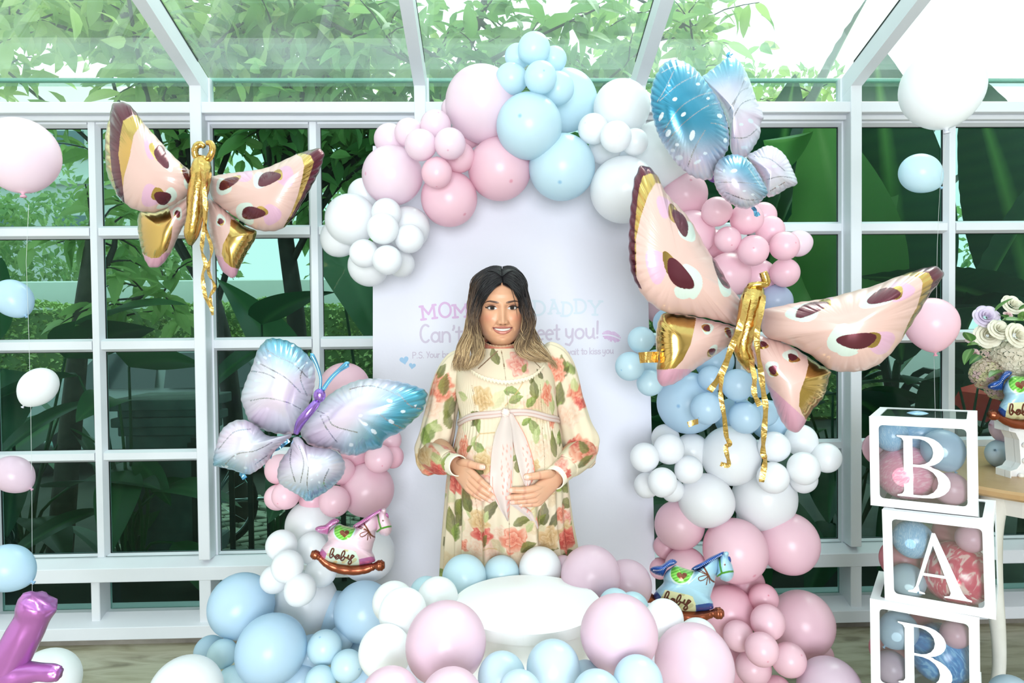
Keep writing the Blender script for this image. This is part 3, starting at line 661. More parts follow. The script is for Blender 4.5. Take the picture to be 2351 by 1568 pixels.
def balloon_mesh(name, elong, neck, seg=40, rings=26, spot=1.0, tied=True):
    """unit radius in x,y; crown at +Z, tied neck towards -Z"""
    prof = []
    for a in [0, .018, .036, .055, .08] + [math.pi*i/rings for i in range(1, rings+1)]:
        z = math.cos(a); r = math.sin(a)
        if z < 0: z2 = z*elong; r *= 1-neck*(-z)**2.2
        else: z2 = z*(1+.25*(elong-1))
        prof.append((r, z2))
    v = []; f = []; col = []
    zb = -elong
    v.append((0, 0, prof[0][1])); col.append((spot, 0, 0))
    for r, z in prof[1:-1]:
        for k in range(seg):
            a = 2*math.pi*k/seg; v.append((r*math.cos(a), r*math.sin(a), z))
            t = spot*max(0, 1-(r/.075)**2) if z > 0 else (max(0, 1-r/.10)*.9+ .25*max(0, 1-r/.35) if tied else 0)
            col.append((min(1, t), 0, 0))
    # neck, roll and opening of the tied balloon
    for r, z in () if not tied else ((.045, zb-.03), (.035, zb-.07), (.075, zb-.10), (.085, zb-.135), (.05, zb-.15)):
        for k in range(seg):
            a = 2*math.pi*k/seg; v.append((r*math.cos(a), r*math.sin(a), z)); col.append((.8, 0, 0))
    n = (len(v)-1)//seg
    f += [[0, 1+k, 1+(k+1) % seg] for k in range(seg)]
    if not tied: v.append((0, 0, zb)); col.append((0, 0, 0)); n = (len(v)-2)//seg
    for i in range(n-1):
        for k in range(seg): f.append([1+i*seg+k, 1+(i+1)*seg+k, 1+(i+1)*seg+(k+1) % seg, 1+i*seg+(k+1) % seg])
    if tied: f.append([1+(n-1)*seg+k for k in range(seg)])
    else: f += [[1+(n-1)*seg+k, len(v)-1, 1+(n-1)*seg+(k+1) % seg] for k in range(seg)]
    me = bpy.data.meshes.new(name); me.from_pydata(v, [], f); me.polygons.foreach_set('use_smooth', [True]*len(me.polygons))
    # finer spot: ring of extra colour comes from the dense crown rings
    a = me.color_attributes.new('Col', 'FLOAT_COLOR', 'POINT'); a.data.foreach_set('color', np.hstack([np.array(col, np.float32), np.ones((len(col), 1), np.float32)]).ravel())
    me.update(); return me
def spot_rings(): pass
B_ROUND = balloon_mesh('round_balloon', 1.06, .10); B_PLAIN = balloon_mesh('plain_balloon', 1.05, .08, spot=0.0, tied=False); B_EGG = balloon_mesh('egg_balloon', 1.18, .22)
_mc = {}
def bmesh_for(base, col):
    k = (base.name, col)
    if k not in _mc:
        me = base.copy(); me.name = base.name; me.materials.append(LATEX[col]); _mc[k] = me
    return _mc[k]
BALLOONS = []
def balloon(px, py, rpx, col, Y, cluster, tip=None, end='crown', base=None, elong=None, label=None):
    """tip: picture position of the dark spot (crown) or of the knot, when it faces the lens"""
    c = P(px, py, Y); R = rpx*Y/FPX/ (1+0.25*((px-1175)/FPX)**2)
    if tip is not None:
        dx, dz = (tip[0]-px)/rpx, -(tip[1]-py)/rpx
        q = min(.995, math.hypot(dx, dz)); d = Vector((dx, -math.sqrt(max(0.01, 1-q*q)), dz)).normalized()
        if end == 'knot': d = -d
    else:
        d = Vector((random.uniform(-.7, .7), random.uniform(.1, .9), random.uniform(-.2, .9))).normalized()
    o = bpy.data.objects.new('balloon', bmesh_for(base or (B_ROUND if tip is not None else B_PLAIN), col)); COL.objects.link(o)
    o.location = c; o.scale = (R, R, R*(elong or 1.0))
    o.rotation_mode = 'QUATERNION'; o.rotation_quaternion = d.to_track_quat('Z', 'Y')
    BALLOONS.append((o, px, py, rpx, col, cluster, label)); o['category'] = 'balloon'; o['group'] = cluster
    return o
def put(cluster, Y, rows):
    """rows: px, py, radius px, colour, metres nearer than Y (negative: farther), [crown spot]"""
    for r in rows: balloon(r[0], r[1], r[2], r[3], Y-r[4], cluster, r[5] if len(r) > 5 else None)

put('the blue crown of the arch', 2.60, [
    (1226, 112, 37, 'pale blue', .08), (1188, 130, 29, 'pale blue', -.02), (1272, 136, 29, 'pale blue', -.03), (1174, 181, 36, 'pale blue', .07, (1139, 180)),
    (1241, 178, 37, 'pale blue', .16, (1246, 176)), (1280, 203, 38, 'pale blue', .05), (1215, 290, 75, 'pale blue', .10, (1191, 288)),
    (1290, 384, 76, 'pale blue', .03, (1279, 430)), (1299, 231, 71, 'pale blue', -.16)])
put('the pink left side of the arch', 2.62, [
    (1107, 238, 84, 'pale pink', 0, (1097, 157)), (1147, 388, 72, 'pink', .0, (1171, 427)), (1031, 456, 64, 'pink', .0, (1067, 497)), (901, 403, 68, 'pale pink', .02, (848, 408)),
    (966, 333, 36, 'pale pink', .15), (1033, 330, 36, 'pale pink', .17, (1030, 352)), (1003, 397, 35, 'pink', .15, (1003, 430)), (1055, 361, 35, 'pink', .05),
    (1000, 288, 35, 'pale pink', .07, (1009, 267)), (939, 305, 33, 'pale pink', .04), (895, 320, 36, 'pale pink', -.05), (1040, 250, 27, 'pale pink', -.06), (1072, 305, 36, 'pink', -.08)])
put('the white left foot of the arch', 2.60, [
    (806, 504, 59, 'white', .02), (836, 446, 37, 'white', -.10), (780, 546, 44, 'white', -.06), (879, 525, 36, 'white', .17), (887, 489, 34, 'white', .10),
    (940, 548, 33, 'white', .12), (936, 524, 50, 'white', -.02), (836, 582, 33, 'white', .14), (889, 597, 34, 'white', .18), (846, 610, 47, 'white', .0), (921, 606, 31, 'white', .02)])
put('the white right shoulder of the arch', 2.60, [
    (1427, 247, 64, 'white', -.02), (1362, 296, 35, 'white', .08, (1340, 290)), (1414, 314, 36, 'white', .18, (1415, 322)), (1457, 326, 31, 'white', .10),
    (1389, 339, 38, 'white', -.02), (1432, 436, 77, 'white', .06), (1517, 355, 78, 'white', -.08)])
put('the pink column behind the teal butterfly', 2.66, [
    (1573, 447, 52, 'pink', .0, (1573, 423)), (1589, 535, 53, 'pink', .06), (1645, 486, 35, 'pink', .16), (1714, 502, 38, 'pink', .15), (1768, 528, 34, 'pink', .08),
    (1752, 495, 32, 'pink', .0), (1671, 550, 31, 'pink', .17, (1671, 566)), (1729, 575, 37, 'pink', .20, (1717, 573)), (1801, 565, 35, 'pink', .18, (1814, 561)),
    (1833, 559, 32, 'pale pink', .08), (1673, 630, 52, 'pink', .04), (1802, 626, 35, 'pink', .08), (1743, 634, 40, 'pink', -.02), (1700, 590, 40, 'pink', -.10),
    (1514, 712, 32, 'pink', -.22), (1640, 560, 34, 'rose', -.06), (1700, 640, 38, 'rose', -.1)])
put('the blue stretch below the gold butterfly', 2.66, [
    (1782, 691, 39, 'lavender blue', .02), (1472, 780, 31, 'pale blue', .22), (1446, 841, 34, 'pale blue', .25, (1422, 848)), (1492, 879, 31, 'pale blue', .22), (1532, 741, 33, 'blue', .05),
    (1507, 835, 33, 'pale blue', .12), (1580, 925, 73, 'blue', .02, (1540, 925)), (1632, 870, 31, 'blue', .12), (1693, 884, 38, 'blue', .25), (1623, 938, 38, 'blue', .24, (1597, 957)),
    (1710, 959, 38, 'blue', .26, (1722, 988)), (1755, 948, 33, 'blue', .12), (1768, 965, 48, 'blue', -.05), (1640, 830, 45, 'blue', .0), (1735, 880, 35, 'blue', .05), (1690, 960, 50, 'blue', -.05), (1555, 800, 45, 'blue', -.05)])
put('the white part of the right column', 2.64, [
    (1480, 1050, 34, 'white', .20), (1536, 1031, 36, 'white', .16), (1581, 1078, 33, 'white', .18), (1521, 1107, 34, 'white', .26), (1485, 1114, 30, 'white', .14), (1545, 1126, 27, 'white', .10),
    (1678, 1046, 70, 'white', .06), (1588, 1036, 42, 'white', .0), (1528, 1006, 33, 'white', -.02), (1777, 1026, 37, 'white', .16), (1839, 1011, 39, 'white', .06), (1897, 1051, 36, 'white', .12),
    (1845, 1075, 39, 'white', .24), (1775, 1097, 38, 'white', .22), (1845, 1100, 33, 'white', .12), (1621, 1149, 64, 'white', .10), (1755, 1143, 76, 'white', .02)])
put('the pink foot of the right column', 2.60, [
    (1560, 1205, 58, 'pink', .0), (1688, 1264, 76, 'pink', .10, (1710, 1302)), (1810, 1247, 73, 'pink', .02), (1575, 1305, 50, 'pink', .02), (1528, 1255, 28, 'rose', -.08), (1515, 1305, 25, 'rose', -.1),
    (1673, 1405, 62, 'rose', .10), (1715, 1340, 42, 'rose', .0), (1753, 1374, 35, 'rose', .14, (1753, 1355)), (1763, 1428, 41, 'pink', .26), (1695, 1460, 36, 'pink', .25), (1749, 1491, 40, 'pink', .38, (1748, 1502)),
    (1811, 1515, 41, 'pink', .28, (1830, 1491)), (1730, 1533, 42, 'pink', .22), (1841, 1431, 77, 'pink', .02), (1905, 1583, 77, 'lilac pink', .30), (1882, 1505, 33, 'rose', -.10), (1680, 1530, 42, 'rose', .05),
    (1784, 1585, 34, 'rose', .20), (1640, 1360, 45, 'rose', -.12)])
put('the garland round the white plinth', 1.62, [
    (1421, 1455, 90, 'soft pink', .22), (1593, 1523, 91, 'soft pink', .16), (1465, 1563, 57, 'ice blue', .34), (1525, 1420, 45, 'white', .06), (1602, 1465, 46, 'white', .0),
    (1356, 1322, 69, 'soft pink', -.18), (1440, 1342, 57, 'soft pink', -.26), (1412, 1389, 38, 'pale blue', -.06), (1453, 1396, 37, 'pale blue', -.08), (1512, 1442, 32, 'white', -.02), (1293, 1300, 25, 'soft pink', -.30),
    (1240, 1305, 49, 'white', -.26), (1151, 1318, 42, 'pale blue', -.26), (1066, 1325, 51, 'pale blue', -.22), (1005, 1372, 47, 'white', -.06), (978, 1362, 38, 'pale blue', -.16), (903, 1383, 48, 'white', -.06),
    (925, 1404, 54, 'white', .04), (884, 1497, 61, 'white', .12), (1024, 1475, 92, 'soft pink', .20), (896, 1604, 70, 'soft pink', .34), (1037, 1609, 73, 'soft pink', .38), (1152, 1553, 55, 'ice blue', .26),
    (1270, 1533, 62, 'ice blue', .26), (1193, 1590, 50, 'ice blue', .37), (1345, 1555, 38, 'ice blue', .22), (1371, 1599, 59, 'ice blue', .37)])
put('the pink cluster under the silver butterfly', 2.52, [
    (791, 890, 58, 'pink', .0), (843, 1125, 62, 'pink', .02), (870, 1053, 33, 'pink', .10, (882, 1064)), (900, 1048, 27, 'rose', .0), (895, 1010, 27, 'pink', -.02), (785, 1083, 31, 'pink', .06),
    (768, 1151, 36, 'pink', .14, (784, 1170)), (656, 1138, 32, 'pink', .16, (646, 1149)), (637, 1142, 30, 'pink', .08), (643, 1077, 35, 'pink', .05), (718, 1148, 31, 'rose', .04), (815, 1045, 32, 'rose', -.02), (720, 1080, 45, 'rose', -.08)])
put('the white clump on the left column', 2.42, [
    (713, 1206, 58, 'white', -.06), (646, 1252, 36, 'white', .16), (716, 1258, 36, 'white', .08), (660, 1300, 37, 'white', .26), (630, 1330, 33, 'white', .16), (689, 1354, 37, 'white', .28),
    (737, 1312, 36, 'white', .10), (703, 1384, 73, 'white', .0), (842, 1270, 64, 'white', -.02)])
put('the blue pile by the left column', 2.30, [
    (554, 1391, 76, 'blue', .0), (623, 1491, 81, 'blue', .18), (835, 1404, 69, 'blue', .02, (862, 1429)), (745, 1487, 40, 'pale blue', .16, (740, 1453)), (797, 1529, 37, 'pale blue', .22, (828, 1527)),
    (735, 1565, 36, 'pale blue', .24), (511, 1501, 34, 'pale blue', .10), (482, 1496, 37, 'blue', .0), (535, 1567, 38, 'pale blue', .14), (783, 1467, 30, 'blue', .06), (715, 1500, 42, 'blue', .04),
    (770, 1410, 52, 'blue', -.12), (690, 1565, 40, 'blue', .10), (823, 1500, 32, 'blue', .02), (832, 1565, 32, 'blue', .12), (640, 1400, 46, 'blue', -.14)])

# ------------------------------------------------------------------ loose balloons and the strings they hang on
for (px, py, r, col, Y, tip, el, lab) in [
    (45, 356, 91, 'pale pink', 2.05, (57, 452), 1.0, 'big pale pink balloon hanging knot down in front of the far left window'),
    (30, 685, 44, 'blue', 2.35, (58, 718), 1.12, 'egg-shaped blue balloon hanging beside the hedge view at the left window'),
    (88, 888, 43, 'white', 2.35, (62, 924), 1.12, 'tilted white balloon on the string in front of the dark left panes'),
    (30, 1089, 44, 'lilac pink', 2.30, (70, 1120), 1.12, 'lilac pink balloon on the string below the tilted white one'),
    (18, 1304, 58, 'blue', 2.20, (71, 1332), 1.05, 'blue balloon hanging lowest on the left string above the purple foil letter'),
    (2162, 203, 98, 'white', 2.15, (2168, 312), 1.0, 'big white balloon floating high under the roof at the right rafter'),
    (2113, 398, 47, 'pale blue', 2.45, (2160, 432), 1.06, 'light blue balloon hanging before the banana leaves below the big white balloon'),
    (2139, 743, 63, 'pink', 2.45, (2143, 808), 1.0, 'pink balloon hanging beside the right wing tip above the topmost letter box'),
    (427, 1592, 86, 'white', 1.95, None, 1.0, 'white balloon lying at the bottom edge left of the blue pile'),
    (110, 1562, 76, 'white', 2.05, None, 1.0, 'white balloon lying behind the purple foil letter'),
    (2322, 1600, 55, 'ice blue', 2.25, None, 1.0, 'ice blue balloon lying on the low white base under the round table'),
    (2318, 986, 42, 'lilac pink', 2.80, (2276, 975), 1.12, 'lilac pink balloon behind the white marquee letter on the round table'),
    (2299, 1042, 38, 'ice blue', 2.80, (2270, 1030), 1.0, 'whitish blue balloon resting on the round wooden table top'),
    (2336, 1048, 31, 'pale blue', 2.74, None, 1.0, 'light blue balloon half hidden by the white marquee letter')]:
    o = balloon(px, py, r, col, Y, 'loose latex balloons', tip, 'knot' if tip else 'crown', B_EGG if r < 90 and tip else B_ROUND, el, lab)
M_STRING = pbr('clear_nylon_line', C(206, 214, 214), .3)
def string(path, label, rad=.0006):
    v, f = tube_vf(path, rad, 5)
    tag(mesh('balloon_string', v, f, M_STRING), label, 'string')
string([P(66, 470, 2.2), P(60, 600, 2.3), P(64, 700, 2.33), P(70, 900, 2.33), P(73, 1100, 2.3), P(74, 1330, 2.25), P(74, 1480, 2.2)], 'thin clear line joining the five balloons at the left window')
string([P(2172, 315, 2.2), P(2158, 430, 2.44), P(2152, 560, 2.44), P(2150, 690, 2.44)], 'thin clear line between the big white and the pink balloon at right')
string([P(2144, 815, 2.44), P(2147, 940, 2.3)], 'thin clear line from the pink balloon knot down to the top letter box')

# ------------------------------------------------------------------ a label of its own for each garland balloon
ORD = ['', 'second', 'third', 'fourth', 'fifth', 'sixth', 'seventh', 'eighth', 'ninth', 'tenth', 'eleventh', 'twelfth', 'thirteenth', 'fourteenth']
def label_balloons():
    groups = {}
    for o, px, py, r, col, cl, lab in BALLOONS:
        if lab: o['label'] = lab; continue
        size = 'large' if r >= 55 else ('mid-sized' if r >= 42 else 'small')
        groups.setdefault((cl, size, col), []).append((px, o))
    for (cl, size, col), L in groups.items():
        L.sort(key=lambda t: t[0]); n = len(L)
        for i, (px, o) in enumerate(L):
            if n == 1: pre = 'the one'
            elif i == 0: pre = 'leftmost'
            elif i == n-1: pre = 'rightmost'
            else: pre = ORD[i]+' from left'
            o['label'] = '%s %s %s balloon in %s' % (pre, size, col, cl)
# ================================================================== backdrop board with its printed words
def boardY(px, py):
    z = 1.47-(np.asarray(py, float)-750)/FPX*2.75
    return 2.75+.083*(z-1.12)
M_BOARD = pbr('white_printed_board', C(214, 214, 226), .45, spec=.35, bump=(60, .04))
BZ0, BZ1 = 0.0, 2.22
bxl, bxr = P(856, 950, 2.75)[0], P(1495, 950, 2.75)[0]
bv = []
for z in (BZ0, BZ1):
    y = 2.75+.083*(z-1.12)
    bv += [(bxl, y, z), (bxr, y, z), (bxr, y+.02, z), (bxl, y+.02, z)]
board = mesh('party_board', bv, [[0, 1, 5, 4], [1, 2, 6, 5], [2, 3, 7, 6], [3, 0, 4, 7], [4, 5, 6, 7], [3, 2, 1, 0]], M_BOARD, None, smooth=False)
tag(board, 'tall white printed greeting board standing behind the pregnant woman', 'board')
def arc(cx, cy, rx, ry, a0, a1, n=14):
    return [(cx+rx*math.cos(math.radians(a0+(a1-a0)*i/(n-1))), cy+ry*math.sin(math.radians(a0+(a1-a0)*i/(n-1)))) for i in range(n)]
# single-stroke handwriting: unit = x-height, y up from the baseline; each glyph: (advance, strokes)
GL = {
    'C': (1.0, [arc(.52, .85, .46, .85, 55, 310)]), 'c': (.85, [arc(.46, .48, .38, .47, 50, 310)]), 'a': (.95, [arc(.42, .48, .36, .46, 40, 400), [(.80, .95), (.80, .1), (.90, 0)]]),
    'n': (.95, [[(.12, .95), (.12, 0)], arc(.46, .50, .34, .45, 180, 0)+[(.80, 0)]]), "'": (.4, [[(.22, 1.55), (.24, 1.35), (.14, 1.15)]]),
    't': (.62, [[(.30, 1.4), (.30, .1), (.42, 0), (.56, .05)], [(.02, .95), (.60, .98)]]), 'w': (1.25, [[(.06, .95), (.30, .03), (.58, .80), (.86, .03), (1.14, .95)]]),
    'i': (.34, [[(.16, .92), (.16, 0)], [(.15, 1.28), (.17, 1.32)]]), 'o': (.98, [arc(.46, .48, .39, .47, 90, 450)]),
    'm': (1.4, [[(.12, .95), (.12, 0)], arc(.38, .52, .26, .42, 180, 0)+[(.64, 0)], arc(.92, .52, .28, .42, 180, 0)+[(1.20, 0)]]),
    'e': (.95, [[(.10, .50), (.84, .56)]+arc(.46, .48, .38, .47, 10, 300)]), 'y': (.92, [[(.10, .95), (.14, .3), (.38, .10), (.66, .3), (.74, .95)], [(.74, .95), (.70, -.2), (.42, -.62), (.08, -.5)]]),
    'u': (.98, [[(.10, .95), (.12, .3), (.36, .02), (.68, .18), (.78, .55), (.78, .95)], [(.78, .95), (.80, .1), (.90, 0)]]), '!': (.4, [[(.20, 1.65), (.17, .45)], [(.16, .06), (.18, .10)]]),
    'P': (.9, [[(.15, 1.5), (.15, 0)], [(.15, 1.5)]+arc(.40, 1.12, .40, .38, 90, -90)+[(.15, .74)]]), '.': (.4, [[(.15, .04), (.17, .08)]]),
    'S': (.9, [arc(.45, 1.14, .33, .36, 30, 255)+arc(.42, .38, .36, .38, 80, -150)]), 'Y': (.9, [[(.05, 1.5), (.42, .75)], [(.82, 1.5), (.30, 0)]]),
    'r': (.62, [[(.12, .95), (.12, 0)], [(.12, .55), (.28, .88), (.56, .92)]]), 'b': (.95, [[(.12, 1.6), (.12, 0)], arc(.46, .46, .36, .45, 180, -180)]),
    'h': (.95, [[(.12, 1.6), (.12, 0)], arc(.46, .50, .34, .45, 180, 0)+[(.80, 0)]]), 'k': (.85, [[(.12, 1.6), (.12, 0)], [(.70, .95), (.14, .42), (.74, 0)]]),
    's': (.8, [arc(.38, .70, .27, .24, 30, 255)+arc(.36, .25, .30, .25, 80, -150)]),
}
def ribbon2d(strokes, w):
    """strokes of 2D picture points -> (verts2d, faces): a flat line with round ends and joints"""
    V, F = [], []
    for st in strokes:
        st = [np.array(p, float) for p in st]
        for a, b in zip(st[:-1], st[1:]):
            d = b-a; L = np.linalg.norm(d)
            if L < 1e-9: continue
            n = np.array([-d[1], d[0]])/L*w/2; k = len(V); V += [a+n, b+n, b-n, a-n]; F.append([k, k+1, k+2, k+3])
        for c in st:
            k = len(V); V += [c+w/2*np.array([math.cos(t), math.sin(t)]) for t in np.linspace(0, 2*math.pi, 9)[:-1]]; F.append(list(range(k, k+8)))
    return np.array(V), F
def board_print(name, strokes, w, mat, off=.0004, polys=None):
    V, F = ribbon2d(strokes, w) if strokes else (np.zeros((0, 2)), [])
    if polys:
        V = [tuple(v) for v in V]
        for p in polys: k = len(V); V += [tuple(q) for q in p]; F.append(list(range(k, k+len(p))))
        V = np.array(V)
    d = CF[None, :]+((V[:, 0]-1175.5)/FPX)[:, None]*CR-((V[:, 1]-784)/FPX)[:, None]*CU
    nb = np.array([0, 1, -.083])
    t = ((2.75-off-.083*1.12)-EYE@nb)/(d@nb)
    lay_ = np.zeros(len(V))                 # each stroke lies a hair above the one before it, as ink layers do
    for i_, f_ in enumerate(F): lay_[f_] = i_*1e-6
    bm = bmesh.new(); vs = [bm.verts.new(p) for p in EYE+d*(t-lay_)[:, None]]
    for f in F: bm.faces.new([vs[i] for i in f])
    bmesh.ops.triangulate(bm, faces=bm.faces[:])
    return bm_obj(name, bm, mat, board)
def write(words, xh, slope):
    """words: [(text, px, py of the baseline start, width in px)]"""
    out = []
    for text, px, py, width in words:
        adv = sum(GL[c][0] for c in text); k = width/adv; x = 0
        for c in text:
            out.append([[(px+(x+a)*k, py-b*xh-slope*(x+a)*k) for a, b in s] for s in GL[c][1]])
            x += GL[c][0]
    return out
def flat(name, c, r=.5): return pbr(name, c, r, spec=.3)
M_INKGREY = flat('lilac_grey_ink', C(194, 184, 202)); M_INKPINK = flat('orchid_ink', C(206, 172, 208)); M_INKBLUE = flat('pale_blue_ink', C(199, 210, 221)); M_INKHEART = flat('sky_blue_ink', C(154, 190, 222))
for g_ in write([("Can't", 964, 786, 98), ('wait', 1074, 784, 70), ('to', 1156, 783, 36), ('meet', 1203, 781, 82), ('you!', 1297, 778, 80)], 23.5, .02): board_print('letter', g_, 5.0, M_INKGREY)
board_print('small_lettering', sum(write([('P.S.', 946, 822.5, 29), ('Your', 979, 821.5, 31), ('brother', 1015, 820.5, 60), ("can't", 1200, 817, 40), ('wait', 1300, 814.5, 29), ('to', 1334, 813.5, 15), ('kiss', 1353, 813, 27), ('you', 1383, 812, 26)], 9.2, .02), []), 2.0, M_INKGREY)['kind'] = 'stuff'
def slab(letters, mat, nm):
    out = []
    for ch, x, y, w_, h, rot in letters:      # x,y = left foot; slab serif capitals in px
        def q(u, v): 
            t = math.radians(rot); a, b = u*w_, -v*h; return (x+a*math.cos(t)-b*math.sin(t), y+a*math.sin(t)+b*math.cos(t))
        L = {'M': [[(.14, 0), (.14, 1), (.5, .35), (.86, 1), (.86, 0)], [(0, 0), (.3, 0)], [(.7, 0), (1, 0)], [(0, 1), (.2, 1)], [(.8, 1), (1, 1)]],
             'O': [arc(.5, .5, .46, .5, 0, 360, 24)], 'D': [[(.15, 0), (.15, 1)], [(.15, 1), (.4, 1)]+arc(.4, .5, .55, .5, 90, -90, 14)+[(.15, 0)], [(0, 0), (.3, 0)], [(0, 1), (.3, 1)]],
             'A': [[(.12, 0), (.5, 1), (.88, 0)], [(.26, .36), (.74, .36)], [(0, 0), (.26, 0)], [(.74, 0), (1, 0)], [(.30, 1), (.56, 1)]],
             'Y': [[(.12, 1), (.5, .48), (.88, 1)], [(.5, .48), (.5, 0)], [(.32, 0), (.68, 0)], [(0, 1), (.24, 1)], [(.76, 1), (1, 1)]],
             '&': [arc(.45, .75, .22, .25, 0, 360), arc(.42, .28, .34, .28, 30, 330)]}[ch]
        board_print(nm, [[q(u, v) for u, v in s] for s in L], 5.2, mat)
slab([('M', 967, 734, 37, 30, -7), ('O', 1008, 729, 29, 33, -3), ('M', 1040, 729, 38, 28, -4), ('M', 1086, 731, 36, 30, 3), ('Y', 1128, 731, 30, 30, -3)], M_INKPINK, 'letter')
slab([('&', 1172, 730, 26, 30, 0)], M_INKGREY, 'letter')
slab([('D', 1222, 723, 30, 32, 2), ('A', 1259, 720, 27, 31, -2), ('D', 1288, 725, 26, 31, 3), ('D', 1319, 719, 28, 31, -2), ('Y', 1350, 722, 32, 31, 2)], M_INKBLUE, 'letter')
def heart(cx, cy, r, rot=0):
    pts = []
    for t in np.linspace(0, 2*math.pi, 29)[:-1]:
        x = 16*math.sin(t)**3/16; y = -(13*math.cos(t)-5*math.cos(2*t)-2*math.cos(3*t)-math.cos(4*t))/16
        a = math.radians(rot); pts.append((cx+r*(x*math.cos(a)-y*math.sin(a)), cy+r*(x*math.sin(a)+y*math.cos(a))))
    return pts
board_print('printed_heart', None, 0, M_INKHEART, polys=[heart(928, 827, 10.5, -12)]); board_print('printed_heart', None, 0, M_INKHEART, polys=[heart(946.5, 840, 8, 8)])
# lipstick kiss: two lips made of separate bars, as a print leaves them
lips = []
for k in range(15):
    u = -1+2*(k+.5)/15; cx = 1404+21*u; tilt = 9*u*.55
    up = 10*(1-u*u)**.5*(1-.25*math.exp(-(u/.16)**2)); dn = 14*(1-u*u)**.6; wd = 1.15 if k % 3 else 1.32
    cy = 770+tilt+4*u*u
    lips.append([(cx-wd, cy-1-.15*k % .8), (cx+wd, cy-1), (cx+wd*.9+u, cy-1-up), (cx-wd*.9+u, cy-1-up)])
    lips.append([(cx-wd, cy+2.2), (cx+wd, cy+2.2), (cx+wd*.9-2*u, cy+2+dn*(.8+.2*math.sin(k*2.1))), (cx-wd*.9-2*u, cy+2+dn*(.8+.2*math.sin(k*1.3)))])
board_print('kiss_print', None, 0, M_INKPINK, polys=lips)

# ================================================================== round white plinth
M_PLINTH = pbr('matt_white_plinth', C(234, 234, 236), .5)
PLZ = 0.80
def PZ(px, py, z):
    d = CF+(px-1175.5)/FPX*CR-(py-784.0)/FPX*CU
    return EYE+d*((z-EYE[2])/d[2])
pn, pf = PZ(1211, 1455, PLZ), PZ(1211, 1318, PLZ); pl, pr_ = PZ(1045, 1388, PLZ), PZ(1378, 1388, PLZ)
PLC = ((pl[0]+pr_[0])/2, (pn[1]+pf[1])/2); PLR = ((pr_[0]-pl[0])/2+(pf[1]-pn[1])/2)/2
v, f = lathe_vf([(0, 0), (PLR-.004, 0), (PLR, .004), (PLR, PLZ-.004), (PLR-.004, PLZ), (PLR*.5, PLZ), (0.001, PLZ)], 72)
pobj = mesh('plinth', np.array(v)+np.array([PLC[0], PLC[1], 0]), f, M_PLINTH, None, smooth=False); tag(pobj, 'round white display plinth ringed with balloons before the woman', 'plinth')
v, f = lathe_vf([(PLR-.002, 0), (PLR+.0025, 0), (PLR+.0025, .025), (PLR-.002, .025)], 72)
mesh('top_rim', np.array(v)+np.array([PLC[0], PLC[1], PLZ-.027]), f, M_PLINTH, pobj, smooth=False)

# ================================================================== letter boxes
M_CARD = pbr('white_cardboard', C(240, 240, 244), .5)
M_FILM = glassmat('clear_plastic_film', (0.95, 0.96, 0.97, 1), .03, .06, (.9, .9, .92, 1))
def poly_prism(bm, loops, t, M):
    """flat plate with holes: loops[0] outer, rest holes, in x,z; from y=0 to y=t"""
    ed = []
    for lp in loops:
        vs = [bm.verts.new((x, 0, z)) for x, z in lp]
        ed += [bm.edges.new((vs[i], vs[(i+1) % len(vs)])) for i in range(len(vs))]
    r = bmesh.ops.triangle_fill(bm, use_beauty=True, use_dissolve=False, edges=ed)
    fs = [g for g in r['geom'] if isinstance(g, bmesh.types.BMFace)]
    e = bmesh.ops.extrude_face_region(bm, geom=fs)
    for g in e['geom']:
        if isinstance(g, bmesh.types.BMVert): g.co.y += t
    bmesh.ops.recalc_face_normals(bm, faces=bm.faces[:])
    for v in bm.verts: v.co = M @ v.co
def rrect(w_, h, r, cx=0, cz=0):
    p = []
    for sx, sz, a0 in ((1, 1, 0), (-1, 1, 90), (-1, -1, 180), (1, -1, 270)):
        p += [(cx+sx*(w_-r)+r*math.cos(math.radians(a0+a)), cz+sz*(h-r)+r*math.sin(math.radians(a0+a))) for a in (0, 30, 60, 90)]
    return p
def bowl(x0, zc, rx, rz, n=12): return [(x0+rx*math.cos(a), zc+rz*math.sin(a)) for a in np.linspace(math.pi/2, -math.pi/2, n)]
GLYPH = {  # serif capitals: outline + holes, unit height, thick and thin strokes
    'B': [[(0, 1), (.36, 1)]+bowl(.36, .755, .30, .245, 12)[1:-1]+[(.48, .515)]+bowl(.40, .255, .34, .255, 12)[1:-1]+[(.36, 0), (0, 0), (0, .022), (.07, .045), (.095, .09), (.095, .91), (.07, .955), (0, .978)],
          [(.225, .955), (.32, .955)]+bowl(.32, .745, .19, .205, 9)[1:-1]+[(.32, .535), (.225, .535)], [(.225, .495), (.34, .495)]+bowl(.34, .265, .235, .225, 9)[1:-1]+[(.34, .04), (.225, .04)]],
    'A': [[(.355, 1), (.40, 1), (.745, .11), (.80, .04), (.86, .022), (.86, 0), (.50, 0), (.50, .022), (.57, .04), (.585, .09), (.525, .30), (.215, .30), (.15, .12), (.165, .04), (.235, .022), (.235, 0), (0, 0), (0, .022), (.07, .05), (.11, .11)],
          [(.23, .345), (.51, .345), (.365, .80)]],
}
